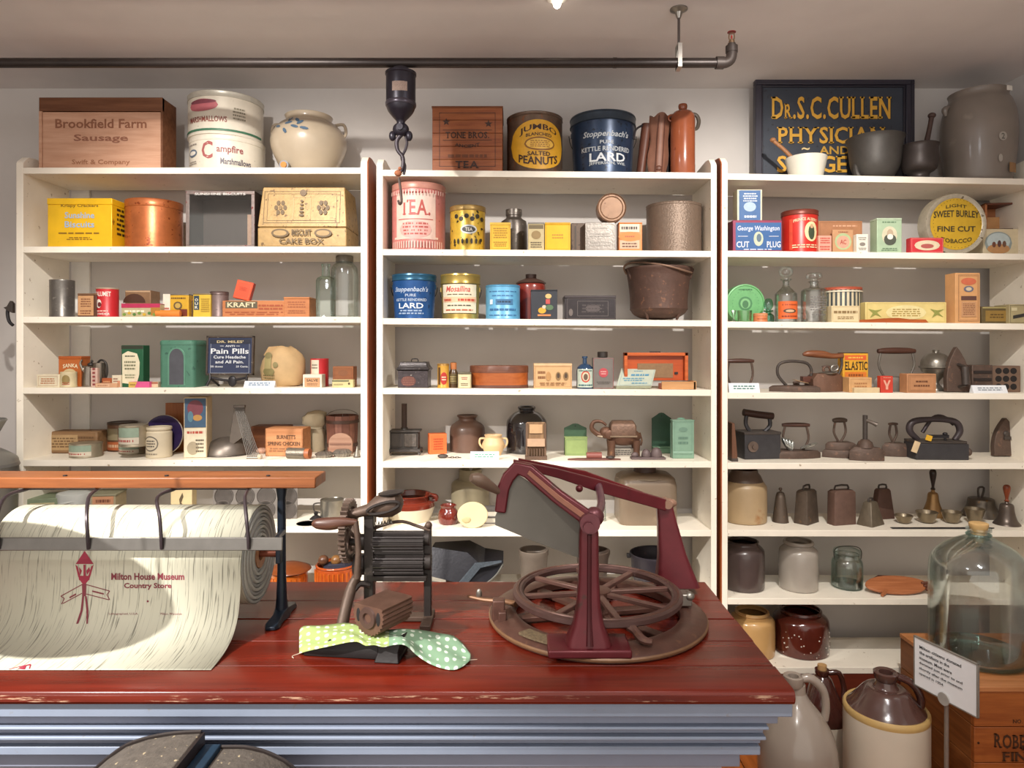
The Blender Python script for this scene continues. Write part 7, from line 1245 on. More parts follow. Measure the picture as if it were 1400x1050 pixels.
def pxtext(s, cx, cy, w, h, m, bold=.02, serif=False):
    V, Fc, a, b, y0, y1 = textmesh(s, serif, bold)
    part('lettering', ([onsheet(cx + ((p[0] - (a + b) / 2) / (b - a)) * w, cy - ((p[1] - (y0 + y1) / 2) / (y1 - y0)) * h) for p in V], Fc), m, pr_)
pxpoly('printed_lantern', [[(115.7 - 13 * (y - 753) / 19, y), (115.7 + 13 * (y - 753) / 19, y), (115.7 + 13 * (y - 751) / 19, y + 2), (115.7 - 13 * (y - 751) / 19, y + 2)] for y in [753.01 + 2 * i for i in range(9)]] + [[(103, 772), (106, 774), (110, 789), (107, 789)], [(125, 774), (128, 772), (123, 789), (120, 789)], [(107, 787), (123, 787), (122, 793), (108, 793)], [(114, 772), (117, 772), (117, 788), (114, 788)], [(109, 793), (121, 793), (117, 798), (113, 798)], [(108, 775), (112, 780), (110, 786), (109, 785)], [(122, 775), (123, 780), (119, 786), (118, 780)]], INK)
pxpoly('printed_post', [[(112, 798), (118, 798), (117.5, 815), (112.5, 815)], [(112.5, 815), (115, 815), (113, 835), (110, 835)], [(116, 815), (118.5, 815), (121, 835), (118, 835)], [(110, 835), (113, 835), (107, 853), (104, 853)], [(118, 835), (121, 835), (120, 853), (118, 853)]], INK2)
def ln(x0, y0, x1, y1, w=1.1):
    dx, dy = x1 - x0, y1 - y0; l = math.hypot(dx, dy); nx, ny = -dy / l * w / 2, dx / l * w / 2
    return [(x0 + nx, y0 + ny), (x1 + nx, y1 + ny), (x1 - nx, y1 - ny), (x0 - nx, y0 - ny)]
pxpoly('printed_arms', [ln(112, 799, 83, 815), ln(112, 811, 86, 825), ln(83, 815, 88, 818), ln(88, 818, 84, 826), ln(118, 799, 150, 808), ln(118, 812, 149, 820), ln(150, 808, 146, 813), ln(146, 813, 150, 820), ln(95, 817, 104, 812, 2), ln(126, 808, 142, 812, 2)], INK2)
pxtext('Milton House Museum', 202, 788, 100, 9.5, INK2, .03); pxtext('Country Store', 202, 801.5, 65, 9.5, INK2, .03)
pxpoly('printed_dot', [circ(202, 822, 1.5, 10)], INK2)
pxtext('Lithographed, U.S.A.', 169, 839.5, 40, 3.6, INK2, .0); pxtext('Milton, Wisconsin', 234, 839.5, 29, 3.6, INK2, .0)
pxpoly('printed_corner', [ln(12, 916, 42, 909, 1.6), ln(42, 909, 40, 915, 1.6), [(24, 915), (36, 911), (34, 916)]], INK)
# stand parts
def L_(p): return tuple(Vector(p) - so)
WB = wood('#8a5028', '#6f3c1a', .4, 0, 4)
part('top_board', bx(-1.47 - so.x, -.478 - so.x, 1.69 - so.y, 1.785 - so.y, 1.092 - so.z, 1.1187 - so.z), WB, st, .003)
for X in (-.580, -1.335):
    pst = part('post', lathe([(.016, .02), (.013, .05), (.0105, .12), (.0105, .3), (.014, .325), (.014, 1.092 - so.z)], 20), BI, st); pst.location = (X - so.x, .01, 0)
    ft = part('foot', loft([[(sx * w, y, 0), (w, y, 0), (w * .8, y, hh), (-w * .8, y, hh)] for sx, w, y, hh in ((-1, .012, -.085, .008), (-1, .019, -.07, .012), (-1, .015, -.03, .018), (-1, .02, .0, .026), (-1, .015, .03, .018), (-1, .017, .07, .012), (-1, .010, .085, .008))]), BI, st, .002); ft.location = (X - so.x, .01, .0005)
    br = part('axle_bracket', join(cb(0, -.005, RZ - so.z - .02, .012, .03, .035)), BI, st, .002); br.location = (X - so.x, .0, 0)
part('axle', cylx(-1.335 - so.x, -.575 - so.x, RY - so.y, RZ - so.z, .008), mat('#7a3f2a', .5, .3), st)
KN = mat('#7d7a76', .35, .75, .12, 30, .05)
part('cutter_blade', prism([(1.597 - so.y, .9686 - so.z), (1.603 - so.y, .966 - so.z), (1.605 - so.y, .997 - so.z), (1.599 - so.y, .997 - so.z)], -1.36 - so.x, -.529 - so.x, 'yz'), KN, st, .001)
part('blade_arm', join(tube([(-.54 - so.x, 1.605 - so.y, .985 - so.z), (-.56 - so.x, 1.66 - so.y, .98 - so.z), (-.572 - so.x, 1.735 - so.y, .975 - so.z)], .007, 8, 3)), BI, st)
for xa, xb, ca, cb_ in ((-1.204, -1.005, -1.179, -.973), (-.842, -.634, -.805, -.605)):
    pts = [(ca, 1.597, .972), (ca, 1.594, 1.0), (ca - .008, 1.603, 1.045), (xa, 1.65, 1.079), (xa + .012, 1.70, 1.087), (xa + .03, 1.72, 1.087), (xb - .03, 1.72, 1.087), (xb - .012, 1.70, 1.087), (xb, 1.65, 1.079), (cb_ - .008, 1.603, 1.045), (cb_, 1.594, 1.0), (cb_, 1.597, .972)]
    part('spring_wire', tube([L_(p) for p in pts], .0042, 8, 4), mat('#3b3236', .4, .4), st)
parts('bar_screw', pieces(*[cyl(x - so.x, -.03, 1.1187 - so.z, 1.1215 - so.z, .005, 10) for x in (-.6, -.85, -1.1)]), DARK(), st)
# ================================================================ crimping machine
CY = 1.72
fm = thing('crimping_machine', 'black cast iron fluting machine with ribbed rollers and a crank', 'machine', tuple(P(545, 0, CY).xy) + (CT,)); fo = fm.location
def C(x, y, Y=CY): return tuple(P(x, y, Y) - fo)
FI = mat('#37312f', .45, .45, .2, 40, .12, '#55463c', .25); FB = mat('#57463c', .55, .35, .2, 40, .2)
def bar(x0, x1, y0, y1, Y0, Y1):
    a = C(x0, y1, (Y0 + Y1) / 2); b = C(x1, y0, (Y0 + Y1) / 2); return bx(a[0], b[0], Y0 - fo.y, Y1 - fo.y, max(.0, a[2]), b[2])
part('frame_post', bar(499, 512, 703, 870, 1.70, 1.73), FI, fm, .002); part('frame_post', bar(580, 590, 718, 870, 1.72, 1.74), FI, fm, .002)
part('cross_rail', bar(510, 584, 786, 793, 1.70, 1.725), FI, fm, .002); parts('base_rail', pieces(bx(C(505, 0)[0], C(588, 0)[0], .0, .035, 0, .012), bx(C(578, 0)[0], C(592, 0)[0], -.06, .05, 0, .014), bx(C(496, 0)[0], C(514, 0)[0], -.06, .05, 0, .014)), FB, fm, .002)
def fluted(x0, x1, y, r, nr=18):
    a = C(x0, y); b = C(x1, y); pr = [(r * (1 + (.09 if i % 4 < 2 else -.09)) * math.cos(2 * PI * i / (nr * 4)), r * (1 + (.09 if i % 4 < 2 else -.09)) * math.sin(2 * PI * i / (nr * 4))) for i in range(nr * 4)]
    return loft([[(x, a[1] + p[0], a[2] + p[1]) for p in pr] for x in (a[0], b[0])])
RO = mat('#45403f', .35, .6, .15, 40, .05)
for y in (741, 770): part('ribbed_roller', fluted(512, 580, y, .0255), RO, fm, 0, 30)
for x0, x1, y, r in ((578, 588, 736, .017), (580, 590, 768, .02), (492, 500, 741, .02), (492, 500, 770, .02)): a = C(x0, y); b = C(x1, y); part('roller_bearing', cylx(a[0], b[0], a[1], a[2], r, 24), FI, fm, .002)
a = C(478, 725); n = 36
gp = [(a[1] + (.078 if i % 4 < 2 else .07) * math.cos(2 * PI * i / (n * 4)), a[2] + (.078 if i % 4 < 2 else .07) * math.sin(2 * PI * i / (n * 4))) for i in range(n * 4)]
hole = [(a[1] + .058 * math.cos(2 * PI * i / (n * 4)), a[2] + .058 * math.sin(2 * PI * i / (n * 4))) for i in range(n * 4)]
Xg0, Xg1 = C(472, 725)[0], C(481, 725)[0]; N = n * 4
V = [(Xg0, *p) for p in gp] + [(Xg1, *p) for p in gp] + [(Xg0, *p) for p in hole] + [(Xg1, *p) for p in hole]
Fc = []
for i in range(N): j = (i + 1) % N; Fc += [(i, j, N + j, N + i), (N + i, N + j, 3 * N + j, 3 * N + i), (2 * N + j, 2 * N + i, 3 * N + i, 3 * N + j), (j, i, 2 * N + i, 2 * N + j)]
part('gear_wheel', (V, Fc), FB, fm, 0, 30)
for k in range(4): an = PI * k / 4 + .3; part('gear_spoke', tube([((Xg0 + Xg1) / 2, a[1] + .06 * math.cos(an), a[2] + .06 * math.sin(an)), ((Xg0 + Xg1) / 2, a[1] - .06 * math.cos(an), a[2] - .06 * math.sin(an))], .005, 8), FB, fm)
part('gear_shaft', cylx(Xg0 - .01, C(502, 0)[0], a[1], C(0, 741)[2], .009), FI, fm); s2 = C(490, 771); part('pinion', cylx(C(484, 0)[0], C(499, 0)[0], s2[1], s2[2], .026, 20), FI, fm, .002)
CYh = 1.66
part('crank_arm', tube([C(488, 790, CYh), C(490, 750, CYh), C(486, 713, CYh)], [.009, .007, .007], 10, 3), FB, fm); part('crank_handle', tube([C(488, 714, CYh), C(470, 714, CYh), C(452, 716, CYh), C(434, 716, CYh), C(427, 717, CYh)], [.006, .012, .0155, .0125, .005], 14, 4), wood('#5a3a2c', '#452820', .4, 0, 8), fm)
part('crank_pin', cylx(C(484, 0, CYh)[0], C(500, 0)[0], C(0, 0, CYh)[1] + .01, C(0, 785, CYh)[2], .01), FI, fm)
# swinging sad-iron shaped pressure piece above
e1 = Vector(C(470, 706, 1.70)); e2 = Vector(C(550, 684, 1.70))
rg = []
ax = (e2 - e1); up_ = Vector((-ax.z, 0, ax.x)).normalized()
for f, hh, ww in ((0, .006, .008), (.2, .012, .014), (.42, .014, .02), (.58, .026, .03), (.78, .032, .036), (.93, .026, .03), (1, .010, .012)):
    c = e1 + ax * f; rg.append([tuple(c + up_ * hh * math.cos(q) + Vector((0, 1, 0)) * ww * math.sin(q)) for q in [2 * PI * k / 20 for k in range(20)]])
part('pressure_lever', loft(rg), FB, fm); part('lever_plate', xf(lathe([(0, 0), (.03, 0), (.032, .004), (.012, .008), (0, .01)], 24), Matrix.Translation(C(535, 675, 1.7)) @ Matrix.Rotation(-.1, 4, 'Y')), FI, fm)
part('lever_rim', tube([tuple(e1 + ax * (.72 + .27 * math.cos(q)) + up_ * (.012 * math.sin(q)) + Vector((0, -.034 * (1 + .1 * math.sin(q)), 0))) for q in [2 * PI * k / 24 for k in range(24)]], .004, 8, 0, True), FI, fm)
part('tension_spring', tube([(C(515, 716)[0] + .0013 * i, C(0, 0)[1] - .02 + .005 * math.cos(i * 1.1), C(515, 714)[2] + .0002 * i + .005 * math.sin(i * 1.1)) for i in range(34)], .0014, 5), STEEL(), fm); part('leaf_spring', tube([C(508, 724), C(530, 716), C(550, 713), C(570, 719), C(588, 725)], .004, 8, 4), FB, fm)
parts('post_knob', pieces(ball(*C(505, 706), .014), ball(*C(586, 718), .009)), FB, fm)
part('clamp_leg', tube([C(488, 788, 1.69), C(480, 805, 1.68), C(472, 835, 1.65), tuple(Vector(C(466, 866, 1.63)))], [.010, .013, .0135, .015], 12, 4), FB, fm); part('clamp_hook', tube([C(505, 800, 1.7), C(492, 798, 1.69), C(484, 806, 1.68)], .008, 8, 3), FI, fm)
# ================================================================ fluting iron and cloth
fb = P(490, 890, 1.545); fi = thing('fluting_iron', 'black fluting iron base with a loose ribbed brass-brown rocker on top', 'iron', (fb.x, 1.545, CT), -.12); 
BB = mat('#211d1e', .4, .3, .15, 40, .1); RBM = mat('#6b4f42', .5, .45, .2, 40, .15)
part('base_block', loft([[(-.115, -.03, 0), (.105, -.03, 0), (.105, .03, 0), (-.115, .03, 0)], [(-.115, -.03, .008), (.105, -.03, .008), (.105, .03, .008), (-.115, .03, .008)], [(-.08, -.024, .016), (.09, -.026, .022), (.09, .026, .022), (-.08, .024, .016)], [(-.06, -.022, .034), (.085, -.024, .034), (.085, .024, .034), (-.06, .022, .034)]]), BB, fi, .002)
part('end_foot', loft([[(.05, -.045, 0), (.105, -.045, 0), (.105, .03, 0), (.05, .03, 0)], [(.055, -.035, .02), (.1, -.035, .02), (.1, .03, .02), (.055, .03, .02)], [(.05, -.03, .04), (.105, -.03, .04), (.105, .03, .04), (.05, .03, .04)]]), BB, fi, .002)
for k in range(9): part('base_rib', cylx(-.03, .08, -.02 + .005 * k, .0355, .0022, 8), RBM, fi)
rk = thing('fluting_rocker', 'ribbed brown metal rocker lying on the green cloth', 'iron', (P(524, 0, 1.56).x, 1.565, CT + .046), -.55)
prf = [(.043 * (1 + (.06 if i % 2 else -.04)) * math.sin(-2.1 + 4.2 * i / 38), .043 - .043 * (1 + (.06 if i % 2 else -.04)) * math.cos(-2.1 + 4.2 * i / 38)) for i in range(39)]
zmin = min(p[1] for p in prf); prf = [(p[0], p[1] - zmin) for p in prf]
part('ribbed_body', prism(prf, -.05, .05), RBM, rk, 0, 25); part('end_ring', ([(p[0], -.05 - p[2], p[1] + .04) for p in lathe([(.010, 0), (.012, .005), (.022, .005), (.024, 0)], 24, False)[0]], lathe([(.010, 0), (.012, .005), (.022, .005), (.024, 0)], 24, False)[1]), mat('#57413a', .5, .4), rk)
for sx in (-1, 1): part('end_slot', mv(ball(0, 0, 0, .006, .001, .015), sx * .029, -.0502, .042), mat('#151112', .8), rk)
def cloth_mat():
    M = bpy.data.materials.new('dotted_cloth'); M.use_nodes = True; nt = M.node_tree; b = nt.nodes['Principled BSDF']; L = nt.links; b.inputs['Roughness'].default_value = .85
    uv = nt.nodes.new('ShaderNodeUVMap'); v = nt.nodes.new('ShaderNodeTexVoronoi'); v.inputs['Scale'].default_value = 1; v.inputs['Randomness'].default_value = .25
    mp = nt.nodes.new('ShaderNodeMapping'); mp.inputs['Scale'].default_value = (52, 52, 1)
    rp = nt.nodes.new('ShaderNodeValToRGB'); e = rp.color_ramp.elements; e[0].position = .24; e[1].position = .30; e[0].color = (*lin('#dfe6cc'), 1); e[1].color = (*lin('#9fb36e'), 1)
    L.new(uv.outputs[0], mp.inputs[0]); L.new(mp.outputs[0], v.inputs['Vector']); L.new(v.outputs['Distance'], rp.inputs[0])
    sp_ = nt.nodes.new('ShaderNodeSeparateXYZ'); L.new(uv.outputs[0], sp_.inputs[0]); st2 = nt.nodes.new('ShaderNodeMath'); st2.operation = 'GREATER_THAN'; st2.inputs[1].default_value = .2; L.new(sp_.outputs[0], st2.inputs[0])
    rp2 = nt.nodes.new('ShaderNodeValToRGB'); e = rp2.color_ramp.elements; e[0].position = .24; e[1].position = .30; e[0].color = (*lin('#d3e0d0'), 1); e[1].color = (*lin('#7f9f82'), 1); L.new(v.outputs['Distance'], rp2.inputs[0])
    mx = nt.nodes.new('ShaderNodeMix'); mx.data_type = 'RGBA'; L.new(st2.outputs[0], mx.inputs[0]); L.new(rp.outputs[0], mx.inputs[6]); L.new(rp2.outputs[0], mx.inputs[7]); L.new(mx.outputs[2], b.inputs['Base Color'])
    return M
cl = thing('dotted_cloth', 'pale green cloth with white dots draped through the fluting iron', 'cloth', (P(525, 0, 1.55).x, 1.57, CT)); lo = cl.location
cols = [(409, 893, 862, .004, .012), (416, 891, 856, .012, .022), (440, 886, 854, .03, .03), (470, 878, 852, .044, .036), (488, 877, 854, .046, .04), (500, 883, 858, .043, .043), (512, 882, 860, .042, .043), (524, 884, 860, .042, .043), (536, 881, 861, .042, .043), (548, 880, 860, .044, .042), (558, 884, 860, .036, .038), (570, 896, 860, .016, .03), (585, 906, 862, .006, .024), (602, 912, 866, .004, .016), (620, 915, 870, .004, .012), (633, 911, 880, .004, .006), (643, 903, 893, .005, .005)]
nv = 9; V = []; U = []; ul = 0; fine = catm([tuple(c) for c in cols], 3); prev = None
for c in fine:
    Yf_ = (ZC - CT - c[3]) * F / (c[1] - HY); Yb_ = (ZC - CT - c[4]) * F / (c[2] - HY)
    for j in range(nv):
        f = j / (nv - 1); Y = Yf_ + (Yb_ - Yf_) * f; z = c[3] + (c[4] - c[3]) * f + .003 * math.sin(f * 9 + c[0] * .09) * (1 if 0 < j < nv - 1 else .4)
        V.append(((c[0] - CX) / F * Y - lo.x, Y - lo.y, max(.002, z))); U.append(((c[0] - 409) * .00163, f * .09))
Fc = [(i * nv + j, (i + 1) * nv + j, (i + 1) * nv + j + 1, i * nv + j + 1) for i in range(len(fine) - 1) for j in range(nv - 1)]
o = part('cloth_sheet', (V, Fc), cloth_mat(), cl, sharp=90); uvl = o.data.uv_layers.new(name='uv')
for l in o.data.loops: uvl.data[l.index].uv = U[l.vertex_index]
md = o.modifiers.new('thickness', 'SOLIDIFY'); md.thickness = .0012
part('frayed_thread', tube([V[0], (V[0][0] - .012, V[0][1] - .01, .002), (V[0][0] - .006, V[0][1] - .02, .002)], .0006, 5, 3), mat('#d9d8c4', .8), cl); part('frayed_thread', tube([V[-nv], (V[-nv][0] + .014, V[-nv][1] + .012, .002)], .0006, 5), mat('#d9d8c4', .8), cl)
# ================================================================ cheese cutter
KX, KY = .214, 1.755
ch = thing('cheese_cutter', 'dark red cast iron cheese cutter with raised steel blade and spoked turntable', 'cheese cutter', (KX, KY, CT)); ko = ch.location
RC = mat('#5f1f26', .35, .3, .2, 25, .06, '#4a2a26', .3, 20); RB = mat('#5a3d34', .4, .3, .25, 30, .08, '#6a4a3a', .35); BLD = mat('#5f5b54', .5, .35, .1, 20, .04)
def K(x, y, Y): return tuple(P(x, y, Y) - ko)
part('base_ring', lathe([(.205, .004), (.205, .022), (.215, .026), (.235, .024), (.262, .018), (.270, .012), (.270, .002), (.262, 0), (.21, 0)], 64, False), RB, ch); part('base_edge', lathe([(.2695, .003), (.2725, .006), (.2725, .010), (.2695, .013)], 64, False), mat('#7a5a40', .4, .2, .2), ch)
for k in range(3): an = PI * k / 3 + .2; part('base_spider', xf(bx(-.21, .21, -.014, .014, .004, .016), Matrix.Rotation(an, 4, 'Z')), RB, ch, .002)
part('base_hub', lathe([(.04, .004), (.04, .02), (.02, .03), (.012, .055), (0, .055)], 24), RB, ch)
part('turntable_rim', lathe([(.185, .056), (.185, .066), (.19, .07), (.205, .07), (.212, .066), (.212, .056), (.207, .052), (.19, .052)] + [(.185, .056)], 64, False), mat('#57403c', .4, .35, .2, 30, .06), ch)
part('turntable_bead', lathe([(.196, .0695), (.198, .0725), (.203, .0725), (.205, .0695)], 64, False), RB, ch)
for k in range(8): an = 2 * PI * k / 8 + .15; part('turntable_spoke', xf(bx(.03, .19, -.008, .008, .055, .066), Matrix.Rotation(an, 4, 'Z')), mat('#6a4c44', .4, .35, .2, 30, .06), ch, .002)
part('turntable_hub', lathe([(.035, .052), (.035, .068), (.02, .072), (0, .072)], 24), RB, ch)
# front post
A = Vector(K(805, 715, 1.53)); b0 = Vector(K(804, 868, 1.53))
rg = []
for f, w, d in ((0, .05, .035), (.06, .046, .032), (.16, .034, .024), (.32, .026, .019), (.6, .022, .016), (.92, .021, .016), (1.0, .018, .014)):
    z = .028 + (A.z - .028) * f; x = b0.x + (A.x - b0.x) * f
    rg.append([(x + p[0], A.y + p[1], z) for p in rrect(2 * w, 2 * d, min(w, d) * .55, 3)])
part('front_post', loft(rg), RC, ch); part('post_rib', tube([(b0.x + (A.x - b0.x) * f, A.y - d - .001, .03 + (A.z - .03) * f) for f, d in ((0.02, .034), (.16, .024), (.32, .019), (.6, .016), (.92, .016))], [.008, .006, .005, .005, .005], 8, 3), mat('#461218', .35, .3), ch)
part('post_foot', join(bx(b0.x - .09, b0.x + .09, A.y - .045, A.y + .05, .012, .03)), RC, ch, .004); part('hinge_boss', join(cyly(A.x, A.y - .026, A.y + .026, A.z + .004, .022), cyly(A.x - .004, A.y - .034, A.y - .02, A.z - .002, .011), mv(ball(0, 0, 0, .022, .02, .022), A.x + .012, A.y, A.z + .014)), mat('#6b3a40', .35, .4, .2), ch)
# back post
B = Vector(K(908, 690, 1.93)); rg = []
for f, w, d in ((0, .06, .03), (.1, .054, .028), (.4, .038, .02), (.8, .026, .016), (1, .022, .014)):
    z = .02 + (B.z - .02) * f; x = B.x + .035 * (1 - f)
    rg.append([(x + p[0], B.y + p[1], z) for p in rrect(2 * w, 2 * d, min(w, d) * .5, 3)])
part('back_post', loft(rg), RC, ch); part('back_hinge', join(ball(B.x + .01, B.y, B.z + .004, .026, .018, .014), cyly(B.x + .005, B.y - .03, B.y + .02, B.z + .006, .012)), mat('#8a6a58', .4, .3), ch)
# lever frame
T1 = Vector(K(703, 636, 1.60)); T0 = Vector(K(684, 700, 1.60)); Tm = Vector(K(690, 655, 1.60))
def strip(cs, hd, off=Vector((0, 0, 0))):
    rg_ = []
    for i, (c, hw) in enumerate(cs):
        d_ = (cs[min(i + 1, len(cs) - 1)][0] - cs[max(i - 1, 0)][0]); d_.y = 0; d_.normalize(); n_ = Vector((-d_.z, 0, d_.x))
        rg_.append([tuple(c + off + n_ * hw + Vector((0, -hd, 0))), tuple(c + off - n_ * hw + Vector((0, -hd, 0))), tuple(c + off - n_ * hw + Vector((0, hd, 0))), tuple(c + off + n_ * hw + Vector((0, hd, 0)))])
    return loft(rg_)
Ta = Vector(K(722, 644, 1.595)); Tb = Vector(K(706, 640, 1.6)); Tc = Vector(K(695, 652, 1.6))
part('front_arm', strip([(A + Vector((-.004, 0, .012)), .017), (A * .5 + Ta * .5, .016), (Ta, .016), (Tb, .015), (Tc, .014), (Tm + Vector((-.003, 0, -.02)), .014), (T0, .013)], .011), RC, ch, .004)
part('arm_edge', strip([(A + Vector((-.004, 0, .012)), .006), (A * .5 + Ta * .5, .006), (Ta, .005)], .003, Vector((0, -.013, 0))), mat('#8a5a48', .35, .3), ch, .001)
Mb = Vector(K(818, 664, 1.78))
part('back_arm', loft([[tuple(c + Vector((0, -.008, -h_))), tuple(c + Vector((0, .008, -h_))), tuple(c + Vector((0, .008, h_))), tuple(c + Vector((0, -.008, h_)))] for c, h_ in ((T1 + Vector((-.002, .02, .002)), .008), (T1 * .5 + Mb * .5 + Vector((0, 0, .006)), .011), (Mb, .016), (B + Vector((0, -.02, .004)), .016))]), RC, ch, .002)
part('top_web', loft([[tuple(c + Vector((0, -.006, -h_))), tuple(c + Vector((0, .006, -h_))), tuple(c + Vector((0, .006, h_))), tuple(c + Vector((0, -.006, h_)))] for c, h_ in ((T1 + Vector((.01, .04, .004)), .006), (Vector(K(800, 650, 1.85)), .012), (Vector(K(880, 676, 1.92)), .006))]), mat('#6a1c22', .35, .3, .15), ch, .002)
part('brace', tube([tuple(Mb), tuple(Vector(K(822, 690, 1.66))), tuple(A + Vector((.014, .012, .006)))], .010, 10, 4), mat('#75505a', .35, .4, .2), ch); part('brace_bolt', ball(*K(792, 668, 1.66), .009), RC, ch)
part('cutting_blade', loft([[K(707, 648, 1.598), K(692, 668, 1.598), K(677, 706, 1.598), K(677, 718, 1.598), K(730, 740, 1.58), K(794, 764, 1.55), K(797, 706, 1.55)], [K(707, 648, 1.601), K(692, 668, 1.601), K(677, 706, 1.601), K(677, 718, 1.601), K(730, 740, 1.583), K(794, 764, 1.553), K(797, 706, 1.553)]]), BLD, ch, 0, 60)
part('blade_handle', tube([K(684, 674, 1.6), K(672, 666, 1.58), K(655, 656, 1.56), K(644, 653, 1.55)], [.006, .011, .015, .009], 14, 4), mat('#6e5a4c', .35, .1, .2), ch)
# side levers and adjusting screws
part('indexing_lever', tube([K(640, 815, 1.80), K(662, 820, 1.78), K(690, 822, 1.76), K(705, 826, 1.74)], [.004, .005, .006, .008], 8, 3), mat('#7d5a40', .4, .3), ch); part('pawl_block', join(cb(*Vector(K(682, 838, 1.70))[:2], .014, .03, .03, .05), cb(*Vector(K(687, 846, 1.68))[:2], .012, .02, .02, .03)), RB, ch, .003); part('thumb_screw', mv(ball(0, 0, 0, .008, .006, .014), *K(655, 812, 1.79)), STEEL(), ch)
part('clamp_block', join(cb(*Vector(K(936, 818, 1.76))[:2], .03, .03, .04, .03), mv(ball(0, 0, 0, .014, .014, .012), *K(942, 815, 1.75))), STEEL(), ch, .003); part('stop_bracket', tube([K(860, 856, 1.56), K(868, 862, 1.55), K(878, 874, 1.53), K(892, 878, 1.52)], [.012, .010, .010, .006], 8, 3), RB, ch)
part('cast_letters', xf(prism([(.225 * math.cos(a), .225 * math.sin(a)) for a in [-2.45 + .07 * i for i in range(9)]] + [(.258 * math.cos(a), .258 * math.sin(a)) for a in [-1.89 - .07 * i for i in range(9)]], .022, .0275, 'xy'), Matrix.Identity(4)), mat('#7a6a52', .5, .3, .5, 160, .6), ch)
# ================================================================ speckled domed trunk in front of the counter
Yt = 1.335; tk = thing('domed_trunk', 'rough speckled grey domed trunk with a dark blue band before the counter', 'trunk', tuple(P(285, 0, Yt).xy) + (0,)); to = tk.location
def TP(x, y): p = P(x, y, Yt); return (p.x - to.x, p.z)
SPK = mat('#5a534c', .7, .1, .3, 60, .4, '#b9a888', .25, 90); EDG = mat('#2c2422', .5, .2)
lf = [TP(120, 1062), TP(150, 1036), TP(175, 1019), TP(205, 1009), TP(240, 1003), TP(276, 1001)]; rt = [TP(303, 1022), TP(335, 1022), TP(362, 1028), TP(388, 1040), TP(405, 1054), TP(416, 1072)]
part('lid_half', prism(lf + [(lf[-1][0], .3), (lf[0][0], .3)], -.13, 0), SPK, tk, .003); part('lid_half', prism(rt + [(rt[-1][0], .3), (rt[0][0], .3)], -.13, 0), SPK, tk, .003)
part('lid_edging', tube([(p[0], -.002, p[1] + .002) for p in lf], .004, 6, 3), EDG, tk); part('lid_edging', tube([(p[0], -.002, p[1] + .002) for p in rt], .004, 6, 3), EDG, tk); part('end_edge', bx(lf[-1][0], lf[-1][0] + .006, -.132, .0, .3, lf[-1][1]), EDG, tk)
part('blue_band', bx(lf[-1][0] + .006, rt[0][0], -.12, -.002, 0, TP(0, 1016)[1]), mat('#1c3346', .4, .1, .15), tk, .002); part('trunk_body', bx(lf[0][0], rt[-1][0], -.13, 0, 0, .3), SPK, tk, .004)

# unseen oval basket, added left of the frame to cast shade on the paper
bz = 1.555; t = thing('added_shade_basket', 'unseen shallow oval wicker basket added below the ceiling to shade the paper on the counter', 'basket', (-1.49, .928, bz), -.23); WK = wood('#9a7448', '#7d5a34', .7, 0, 9)
ov2 = lambda k, z: [(.14 * k * math.cos(a), .085 * k * math.sin(a), z) for a in [2 * PI * i / 40 for i in range(40)]]
part('basket_bowl', loft([ov2(.8, 0), ov2(.92, .02), ov2(1, .05), ov2(.96, .05), ov2(.86, .02), ov2(.7, .008)]), WK, t)
for z, k in ((.008, .87), (.02, .94), (.034, .97), (.05, 1.0)): part('wicker_hoop', tube(ov2(k, z), .004, 6, 0, True), WK, t)
for sx in (-1, 1): part('hanging_cord', tube([(sx * .13, 0, .05), (0, 0, CZ - bz - .02)], .0018, 6), mat('#8a7a60', .8), t)
part('ceiling_hook', tube([(0, 0, CZ - bz), (0, 0, CZ - bz - .015), (.008, 0, CZ - bz - .024), (0, 0, CZ - bz - .03)], .0025, 6, 3), IRON(), t)
# ================================================================ floor at the right
SGJ = mat('#8d8176', .22, 0, .1, 8, .03, '#857469', .35, 6, .5, .4)
Yj = 2.15; c = P(1090, 0, Yj); t = thing('stoneware_jug', 'grey glazed stoneware jug with a loop handle at the counter end', 'jug', (c.x, Yj, 0)); zt = P(0, 924, Yj).z
part('jug_body', lathe([(0, 0)] + catm([(.082, 0), (.096, .015), (.115, .1), (.118, .17), (.108, .238), (.078, .298), (.04, .345), (.026, .37)], 4), 44), SGJ, t)
mo = part('mouth', lathe([(.026, zt - .03), (.03, zt - .022), (.03, zt), (.026, zt + .003), (.016, zt), (.014, zt - .03)], 28, False), SGJ, t); mo.location = (-.012, 0, 0)
part('neck', lathe([(.026, .36), (.024, zt - .025)], 24), SGJ, t); part('loop_handle', tube([(.012, -.006, zt - .006), (.04, -.008, zt - .005), (.075, -.01, zt - .04), (.084, -.01, zt - .09), (.08, -.008, zt - .13)], [.012, .014, .013, .012, .012], 12, 4), SGJ, t)
BRG = mat('#3f1f1a', .15, 0, .2, 14, .02, None, .5, 60, .5, .7); WHG = mat('#c2b7a6', .35, 0, .06, 10, .02)
Yj = 2.395; c = P(1124, 0, Yj); t = thing('corked_jug', 'brown-topped stoneware jug with a cork behind the grey jug', 'jug', (c.x, Yj, 0)); zb = P(0, 980, Yj).z; zt = P(0, 915, Yj).z
part('white_base', lathe([(.08, 0), (.083, .006), (.083, zb)], 36), WHG, t); part('brown_top', lathe([(.083, zb), (.0835, zb + .002), (.0835, zb + .03), (.06, zb + .07), (.03, zt - .03), (.02, zt - .02), (.024, zt - .01), (.024, zt), (.018, zt)], 36), BRG, t); part('cork', cyl(0, 0, zt - .004, zt + .016, .015, 16), mat('#b08a5a', .8, 0, .15), t); part('loop_handle', tube([(.018, -.01, zt - .008), (.05, -.016, zt - .006), (.065, -.02, zt - .05), (.06, -.03, zt - .085)], .009, 10, 4), BRG, t)
